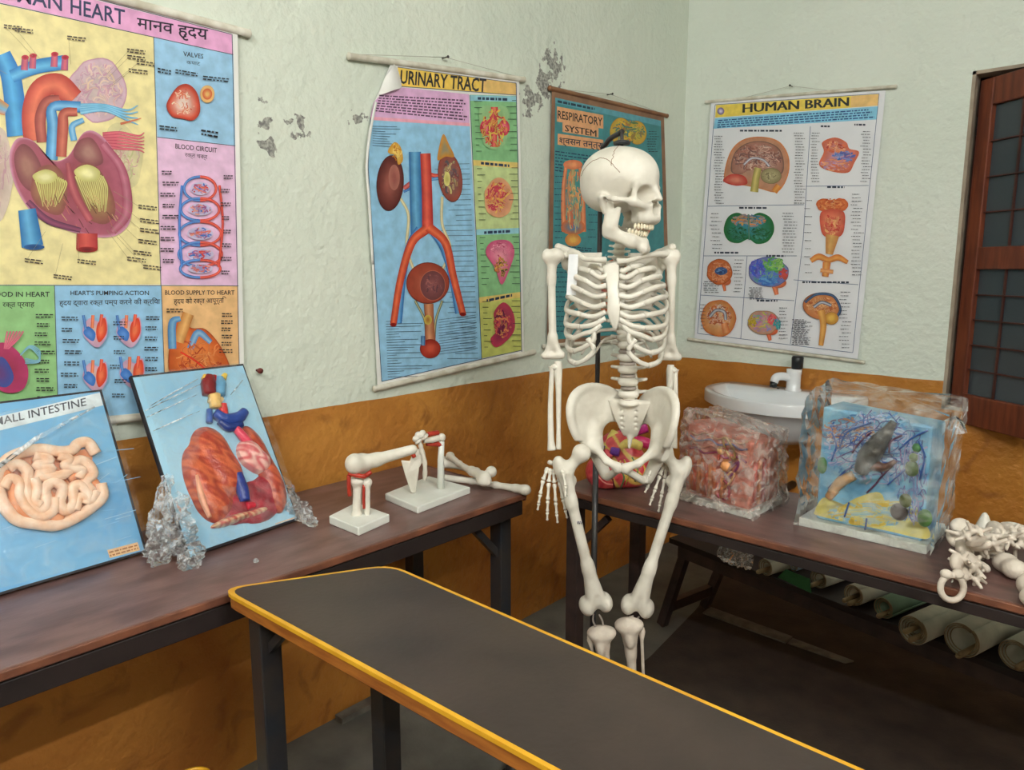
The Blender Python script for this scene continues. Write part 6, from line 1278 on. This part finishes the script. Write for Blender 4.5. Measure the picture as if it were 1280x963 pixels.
A.fold(1095, 556, 64, 46, [(40, 84, 160), (70, 120, 190), (110, 90, 150)], 22, 1.3); A.fold(1140, 600, 22, 60, [(60, 110, 180), (190, 200, 232), (130, 110, 170)], 30, 1.6)
A.build('painted_face', T, M_print)
def npx(x, y, o=0.004): return A.P(x, y)+A.n*o
def nt(pts, w, col, name): cc = cr([npx(*p) for p in pts], 5); mm = MB(); mm.tube(cc, list(np.interp(np.linspace(0, len(w)-1, len(cc)), range(len(w)), w)), 8, col=col); return mm.build(name, M_org, T)
nt([(1076, 590), (1086, 572), (1100, 552), (1112, 536), (1118, 527)], [0.016, 0.026, 0.022, 0.012, 0.008], (96, 96, 92), 'cell_body'); nt([(1090, 580), (1106, 584), (1120, 576)], [0.016, 0.010, 0.005], (120, 84, 70), 'cell_branch'); nt([(1074, 588), (1086, 582)], [0.014, 0.012], (120, 124, 96), 'cell_body')
nt([(1040, 616), (1052, 602), (1068, 594)], [0.011, 0.014, 0.012], (222, 176, 126), 'axon'); nt([(1036, 622), (1044, 612)], [0.010, 0.012], (206, 150, 96), 'axon'); nt([(1036, 610), (1056, 590), (1066, 584)], [0.002, 0.003, 0.002], (44, 90, 170), 'nerve_fibre')
for pts in ([(1084, 616), (1096, 604), (1104, 594), (1122, 576)], [(1104, 594), (1098, 582)], [(1112, 566), (1114, 552), (1128, 544)], [(1066, 566), (1076, 552), (1090, 540)]): nt(pts, [0.0024]*3, (90, 40, 84), 'vessel')
for pts in ([(1110, 606), (1124, 594), (1140, 580)], [(1124, 562), (1140, 548), (1160, 538)], [(1050, 560), (1060, 540), (1090, 528)], [(1040, 576), (1046, 556), (1040, 540)], [(1150, 600), (1156, 570), (1148, 550)], [(1082, 662), (1084, 648)], [(1056, 646), (1062, 628)]): nt(pts, [0.0022]*3, (50, 100, 180), 'nerve_fibre')
for x, y, rx, ry, col in ((1140, 586, 0.016, 0.020, (106, 130, 84)), (1142, 572, 0.010, 0.012, (120, 150, 70)), (1124, 640, 0.020, 0.022, (96, 84, 84)), (1132, 626, 0.014, 0.018, (110, 120, 70)), (1156, 648, 0.016, 0.022, (90, 140, 70)), (1028, 582, 0.012, 0.022, (80, 140, 70)), (1146, 560, 0.010, 0.012, (90, 150, 90))):
    v, f_ = sdf(lambda P: np.maximum(ell(P, (0, 0, 0), (rx, ry, 0.010)), -(P[..., 2]+0.002)), (-0.04, -0.04, -0.006), (0.04, 0.04, 0.02), 0.0026); q = npx(x, y, 0.0); w = q+v[:, :1]*dN+v[:, 1:2]*V3([0, 0, 1.0])+v[:, 2:3]*A.n
    mesh_obj('support_cell', w, f_, M_org, T, True, cols=np.tile(lin(col), (len(w), 1)))
tp = [up_(cN+(q-cN)*k, h) for q, k, h in zip((P0, P1, P2, P3), (1.03, 1.10, 1.12, 1.06), (hN+0.03, hN+0.02, hN+0.035, hN+0.05))]
bag('clear_bag', T, [cN+(q-cN)*1.06 for q in (P0, P1, P2, P3)], tp, M_bag, 11, 0.006)
mm = MB(); q = [npx(1168, 532, -0.05), npx(1186, 525, -0.07), npx(1198, 533, -0.06), npx(1206, 545, -0.03), npx(1190, 545, -0.02)]; mm.add(q+[sum(q)/5+V3([0, 0, 0.015])], [(i, (i+1) % 5, 5) for i in range(5)]); mm.build('bag_corner', M_wrap2, T, False)
# ================================================================== wash basin on the right wall
M_por = mat('porcelain', (238, 241, 244), (228, 232, 238), 0.15, 4.0, spec=0.6, coat=0.4)
M_chr = mat('chrome', (200, 204, 208), None, 0.18, metal=1.0)
M_blkp = mat('black_plastic', (30, 34, 38), None, 0.35)
SX, SZ = 0.640, 0.897
T = thing('wash_basin', 'white ceramic wash basin mounted on the ochre wall', 'sink', (SX, -0.22, 0.70))
def out(k, n=48):
    pts = []
    base = [(-0.33, -0.002), (-0.36, -0.10), (-0.345, -0.25), (-0.23, -0.38), (-0.10, -0.445), (0.0, -0.455), (0.10, -0.445), (0.23, -0.38), (0.315, -0.25), (0.325, -0.10), (0.30, -0.002)]
    c = cr([V3(p) for p in base], 5); c = c+[V3([0.30-0.63*t, -0.002]) for t in np.linspace(0, 1, 12)[1:-1]]
    ctr = V3([0.0, -0.23]); return [ctr+(q-ctr)*k for q in c]
def ring(k, z, back=None):
    r_ = []
    for q in out(k):
        y = q[1]
        r_.append((SX+q[0], min(y, -0.002) if back is None else min(y, back), z))
    return r_
rings = [ring(1.0, SZ-0.045), ring(1.0, SZ), ring(0.985, SZ+0.008), ring(0.88, SZ+0.004, -0.10), ring(0.82, SZ-0.02, -0.115), ring(0.66, SZ-0.09, -0.13), ring(0.40, SZ-0.125, -0.15), ring(0.08, SZ-0.13, -0.2)]
under = [ring(1.0, SZ-0.045), ring(0.93, SZ-0.055), ring(0.78, SZ-0.10), ring(0.60, SZ-0.16), ring(0.42, SZ-0.19), ring(0.10, SZ-0.20)]
def loft(rs_, flip=False):
    n = len(rs_[0]); v = [p for r_ in rs_ for p in r_]; f = [(j*n+i, j*n+(i+1) % n, (j+1)*n+(i+1) % n, (j+1)*n+i) for j in range(len(rs_)-1) for i in range(n)]+[tuple((len(rs_)-1)*n+i for i in range(n))]
    return v, [q[::-1] for q in f] if flip else f
v, f = loft(rings); mesh_obj('basin_top', v, f, M_por, T, True); v, f = loft(under, True); mesh_obj('basin_underside', v, f, M_por, T, True)
mm = MB(); mm.lathe([(0, 0), (0.022, 0), (0.022, 0.004), (0, 0.004)], 20, Matrix.Translation((SX, -0.23, SZ-0.128))); mm.build('drain', M_chr, T)
mm = MB(); mm.lathe([(0.0, 0.003), (0.006, 0.003), (0.006, 0.0), (0, 0)], 10, Matrix.Translation((SX-0.07, -0.07, SZ+0.008))); mm.build('tap_hole', M_blkp, T)
mm = MB(); mm.tube([(SX, -0.22, 0.70), (SX, -0.22, 0.52), (SX, -0.2, 0.46), (SX, -0.12, 0.45), (SX, -0.004, 0.45)], 0.018, 12); mm.build('waste_pipe', M_blkp, T)
tx = 0.635
mm = MB(); mm.lathe([(0.036, 0), (0.036, 0.008), (0.031, 0.014), (0.031, 0.075), (0.033, 0.080), (0.033, 0.100), (0.0, 0.104)], 20, Matrix.Translation((tx, -0.06, SZ+0.004))); mm.build('tap_body', M_por, T)
mm = MB(); mm.tube(cr([(tx, -0.06, SZ+0.055), (tx-0.03, -0.09, SZ+0.07), (tx-0.055, -0.12, SZ+0.068), (tx-0.062, -0.13, SZ+0.045)], 5), 0.019, 12); mm.build('tap_spout', M_por, T)
mm = MB(); mm.tube([(tx-0.062, -0.13, SZ+0.047), (tx-0.064, -0.132, SZ+0.022)], 0.016, 12); mm.build('spout_tip', M_blkp, T)
mm = MB(); mm.lathe([(0.0, 0.0), (0.024, 0.0), (0.026, 0.05), (0.021, 0.058), (0, 0.058)], 16, Matrix.Translation((tx+0.012, -0.06, SZ+0.106))); mm.build('tap_handle', M_blkp, T)

# ================================================================== strung vertebrae and bone ends at the right table's edge
T = thing('vertebra_string', 'string of loose off-white vertebrae heaped at the table edge', 'bones', onz(1215, 700, ZR))
rs = random.Random(12)
spots = [(1190, 738, -0.045, 1.0), (1194, 722, 0.018, 0.95), (1199, 706, 0.022, 1.0), (1206, 692, 0.026, 1.05), (1198, 678, 0.020, 1.05), (1216, 680, 0.050, 1.05), (1212, 666, 0.030, 1.0), (1228, 668, 0.045, 1.05), (1222, 694, 0.022, 1.0), (1242, 676, 0.035, 1.0), (1257, 680, 0.030, 1.0), (1272, 683, 0.030, 1.0), (1288, 686, 0.030, 1.0), (1304, 690, 0.03, 1.0), (1226, 708, 0.020, 0.95), (1212, 712, 0.016, 0.9), (1236, 672, 0.075, 0.9), (1204, 684, 0.06, 1.0), (1190, 690, 0.02, 1.0), (1214, 700, 0.05, 1.0), (1226, 682, 0.07, 1.0), (1236, 690, 0.03, 1.0), (1250, 688, 0.03, 0.95), (1248, 670, 0.055, 1.0), (1203, 716, 0.03, 0.9), (1220, 676, 0.09, 0.9)]
for i, (x, y, h, s) in enumerate(spots):
    p = onz(x, y, ZR+max(h, 0.0)); 
    if i == 0: p = onpl(1190, 735, (0, TRy0-0.034, 0), (0, 1, 0))
    ax = [rs.uniform(0, 6.28), rs.uniform(-0.9, 0.9), rs.uniform(0, 6.28)]
    if i > 8 and i < 14: ax = [1.3, 0.1*(-1)**i, -0.6]
    R = np.array(Matrix.Rotation(ax[2], 3, 'Z') @ Matrix.Rotation(ax[0], 3, 'X') @ Matrix.Rotation(ax[1], 3, 'Y'))*s*0.98
    if i == 0:
        mm = MB(); c = [p+RT*0.024*math.cos(a)+UP*0.026*math.sin(a) for a in np.linspace(0, 2*math.pi, 21)]; mm.tube(c[:-1]+[c[0]], 0.0065, 8, False); mm.ell(p+UP*0.028+RT*0.012, (0.012, 0.012, 0.010), 10, 6); mm.ell(p+UP*0.028-RT*0.012, (0.012, 0.012, 0.010), 10, 6); mm.build('vertebra', M_bone2, T); continue
    v = VV[0] @ R.T+p; dz = v[:, 2].min()-ZR-0.001
    if dz < 0: v[:, 2] -= dz
    mesh_obj('vertebra', v, VV[1], M_bone2, T, True)
p0 = onpl(1190, 728, (0, TRy0-0.034, 0), (0, 1, 0)); mm = MB(); mm.tube(cr([p0, onz(1194, 716, ZR+0.012), onz(1204, 694, ZR+0.03), onz(1228, 672, ZR+0.05), onz(1272, 683, ZR+0.03)], 5), 0.0015, 6); mm.build('cord', M_str, T)
def lump(name, label, pts, rad, m_=M_bone2):
    lo, hi = bnds(pts, 0.06)
    def fn(P):
        d = None
        for i in range(len(pts)): e = ell(P, pts[i], rad[i]); d = e if d is None else S.u(d, e, 0.02)
        return np.maximum(d, -(P[..., 2]-ZR-0.001))
    v, f_ = sdf(fn, lo, hi, 0.0034); o = mesh_obj(name, v, f_, m_, None, True); tag(o, label, 'bone', 'bone ends beside the vertebrae'); return o
def knob(label, head, pts, rad, balls):
    lo, hi = bnds(pts, 0.06)
    def fn(P):
        d = None
        for i in range(len(pts)-1): e = cap(P, pts[i], pts[i+1], rad[i], rad[i+1]); d = e if d is None else S.u(d, e, 0.014)
        for c_, r_ in balls: d = S.u(d, ell(P, c_, r_), 0.008)
        return np.maximum(d, -(P[..., 2]-ZR-0.001))
    v, f_ = sdf(fn, lo, hi, 0.0034); o = mesh_obj('long_bone', v, f_, M_bone2, None, True); tag(o, label, 'bone', 'bone ends beside the vertebrae')
knob('white long bone whose rounded end lies right of the vertebra heap', None, [onz(1264, 709, ZR+0.020), onz(1290, 718, ZR+0.016), onz(1345, 736, ZR+0.015)], [0.020, 0.013, 0.011], [(onz(1257, 704, ZR+0.022), (0.026, 0.024, 0.022)), (onz(1268, 712, ZR+0.022), (0.024, 0.024, 0.021))])
knob('cream long bone nearest the front edge of the right table', None, [onz(1296, 744, ZR+0.022), onz(1322, 750, ZR+0.016), onz(1380, 764, ZR+0.015)], [0.020, 0.013, 0.011], [(onz(1289, 732, ZR+0.026), (0.026, 0.024, 0.026)), (onz(1292, 748, ZR+0.02), (0.024, 0.024, 0.020))])
lump('bone_end', 'small knobbed bone behind the vertebra heap', [onz(1230, 655, ZR+0.03), onz(1231, 663, ZR+0.016)], [(0.012, 0.012, 0.03), (0.02, 0.018, 0.016)], M_bone)
lump('bone_end', 'smooth pale bone end behind the heap at the right', [onz(1262, 666, ZR+0.026), onz(1280, 670, ZR+0.022)], [(0.03, 0.026, 0.026), (0.03, 0.026, 0.022)], M_bone)

# ================================================================== low bench with rolled charts, under and behind the right table
ZK = 0.40
p = onz(846, 676, ZK); q = onz(1130, 786, ZK); d = unit((q-p)); bk2 = unit(V3([-d[1], d[0], 0])); L_ = 1.75; dpt = 0.36
TK = thing('low_bench', 'dark low bench under the right table carrying rolled charts', 'bench', (*(p+d*L_/2+bk2*dpt/2)[:2], 0))
c4 = [p-d*0.04, p+d*L_, p+d*L_+bk2*dpt, p-d*0.04+bk2*dpt]
MB().prism([tuple(k[:2]) for k in c4], ZK-0.022, ZK).build('bench_top', M_apron, TK, False, 0.002)
mm = MB(); mm.bar(p+V3([0, 0, -0.045])+bk2*0.02, p+d*L_+V3([0, 0, -0.045])+bk2*0.02, 0.025, 0.045); mm.build('front_rail', M_steelb, TK, False)
mm = MB(); mm.bar(p+V3([0, 0, -0.045])+bk2*(dpt-0.02), p+d*L_+V3([0, 0, -0.045])+bk2*(dpt-0.02), 0.025, 0.045); mm.build('rear_rail', M_steelb, TK, False)
for s, e in ((0.03, -1), (L_-0.06, 1)):
    a = p+d*s+bk2*0.03; b = p+d*s+bk2*(dpt-0.03); a0_ = V3([*(a-bk2*0.01)[:2], 0.008]); b0_ = V3([*(b+bk2*0.01)[:2], 0.008])
    if e < 0:
        fa, fb = onz(828, 780, 0.008), onz(881, 758, 0.008); a0_, b0_ = fa, fb
    for f0, t0 in ((a0_, a), (b0_, b)): mm = MB(); mm.bar(f0, V3([t0[0], t0[1], ZK-0.022]), 0.034, 0.034, up=d); mm.build('leg', M_steelb, TK, False)
    k = 0.22; mm = MB(); mm.bar(a0_*(1-k)+V3([a[0], a[1], ZK])*k, b0_*(1-k)+V3([b[0], b[1], ZK])*k, 0.03, 0.04); mm.build('cross_bar', M_steelb, TK, False)
M_paper = mat('rolled_paper', (184, 181, 164), (150, 149, 134), 0.6, 8.0, 0.05)
M_edgep = mat('paper_edge_tan', (150, 132, 100), (110, 92, 66), 0.6, 30.0)
M_paperg = mat('rolled_green', (110, 134, 110), (84, 106, 88), 0.55, 8.0)
M_paperb = mat('rolled_blue', (140, 160, 180), (112, 132, 156), 0.55, 8.0)
M_rodt = mat('roll_rod', (150, 128, 92), (120, 98, 70), 0.5, 14.0)
dirR = unit(onz(1272, 772, ZK+0.04)-onz(1213, 801, ZK+0.04))
def roll(px, py, r_, label, m_, layers=3, L_=0.72, lift=0.0, rods=((0.3, -0.6),), turn=0.0, start=0.35):
    c = onz(px, py, ZK+r_+lift+0.003); dr = V3([dirR[0]*math.cos(turn)-dirR[1]*math.sin(turn), dirR[0]*math.sin(turn)+dirR[1]*math.cos(turn), 0]); sd = V3([-dr[1], dr[0], 0]); upv = V3([0, 0, 1.0])
    T = thing('rolled_chart', label, 'rolled chart', (*(c+dr*L_/2)[:2], c[2]-r_), 'rolled charts on the low bench')
    n = 26; m = MB(); t_ = 0.0058; turns = layers; tot = n*turns; vs = []; fs = []
    for k in range(tot+1):
        a = start*2*math.pi+2*math.pi*k/n; rad = r_-(t_*k/n)
        for s in (0.0, L_): vs.append(c+dr*(s+0.004*(k/n))+sd*rad*math.cos(a)+upv*rad*math.sin(a))
    fs = [(2*k, 2*k+1, 2*k+3, 2*k+2) for k in range(tot)]
    m.add(vs, fs); o = m.build('paper_roll', m_, T); s_ = o.modifiers.new('thick', 'SOLIDIFY'); s_.thickness = 0.0022; s_.offset = -1
    m = MB(); m.tube(vs[0::2], 0.0017, 6); m.build('paper_edge', M_edgep, T)
    for (u_, w_) in rods:
        m = MB(); q = c+sd*r_*u_+upv*r_*w_; m.tube([q-dr*0.03, q-dr*0.024, q+dr*(L_+0.02)], [0.006, 0.008, 0.008], 10); m.build('chart_rod', M_rodt, T)
    return T
roll(956, 709, 0.030, 'rolled chart at the left end of the low bench', M_paper, rods=((0.2, -0.5),))
roll(991, 708, 0.018, 'thin bluish rolled chart second from the bench left end', M_paperb, rods=(), lift=0.03)
roll(1022, 724, 0.032, 'rolled chart beside the loose green sheet', M_paper, rods=((0.1, -0.55),))
roll(1066, 744, 0.034, 'grey rolled chart with a rod end showing low inside', M_paper, rods=((-0.2, -0.6), (0.3, -0.5)))
roll(1104, 760, 0.032, 'greenish rolled chart near the middle of the low bench', M_paperg, rods=((-0.1, -0.6),), start=0.55)
roll(1140, 788, 0.042, 'thick many-layered rolled chart left of the hanging vertebra ring', M_paper, layers=5, rods=((-0.3, -0.4), (0.1, 0.0)))
roll(1201, 800, 0.048, 'widest rolled chart, second from the right border of the picture', M_paper, layers=3, rods=((-0.35, -0.55), (-0.2, -0.75)))
roll(1268, 819, 0.042, 'rolled chart cut off by the right border of the picture', M_paper, rods=((-0.5, -0.4),))
# green sheet loose among the rolls, crumpled film at the far left
g = [onz(x, y, ZK+h) for x, y, h in ((972, 722, 0.004), (1014, 742, 0.004), (1012, 724, 0.05), (982, 712, 0.05))]
mm = MB(); mm.add(g, [(0, 1, 2, 3)]); o = mm.build('loose_sheet', mat('green_sheet', (60, 120, 74), (46, 98, 60), 0.5, 10.0), None, False); tag(o, 'green loose sheet tucked between the rolled charts', 'paper'); s_ = o.modifiers.new('t', 'SOLIDIFY'); s_.thickness = 0.0015
rr = np.random.RandomState(6); cpts = [onz(905, 690, ZK+0.03), onz(920, 697, ZK+0.035), onz(940, 703, ZK+0.03)]
mm = MB(); mm.tube(cr(cpts, 8), [0.03]*17, 14, False); v = V3(mm.v); ax = np.repeat(V3(cr(cpts, 8)), 14, axis=0); v = ax+(v-ax)*(1+rr.uniform(-0.45, 0.35, (len(v), 1))); v[:, 2] = np.maximum(v[:, 2], ZK+0.003)
o = mesh_obj('plastic_bundle', v, mm.f, M_wrap2, None, False); tag(o, 'crumpled clear plastic at the left end of the rolled charts', 'plastic')
# upright tube whose rim just shows at the lower border
q = onz(240, 973, 0.40); mm = MB(); T = thing('upright_tube', 'upright cardboard tube with yellow rim at the lower left border', 'tube', (q[0], q[1], 0))
mm.lathe([(0.037, 0.0), (0.037, 0.392), (0.033, 0.392), (0.033, 0.01), (0, 0.01)], 28, Matrix.Translation((q[0], q[1], 0))); mm.build('tube_wall', M_paper, T)
mm = MB(); mm.lathe([(0.0325, 0.392), (0.0382, 0.392), (0.0382, 0.399), (0.0325, 0.399), (0.0325, 0.392)], 28, Matrix.Translation((q[0], q[1], 0))); mm.build('tube_rim', M_yelt, T)
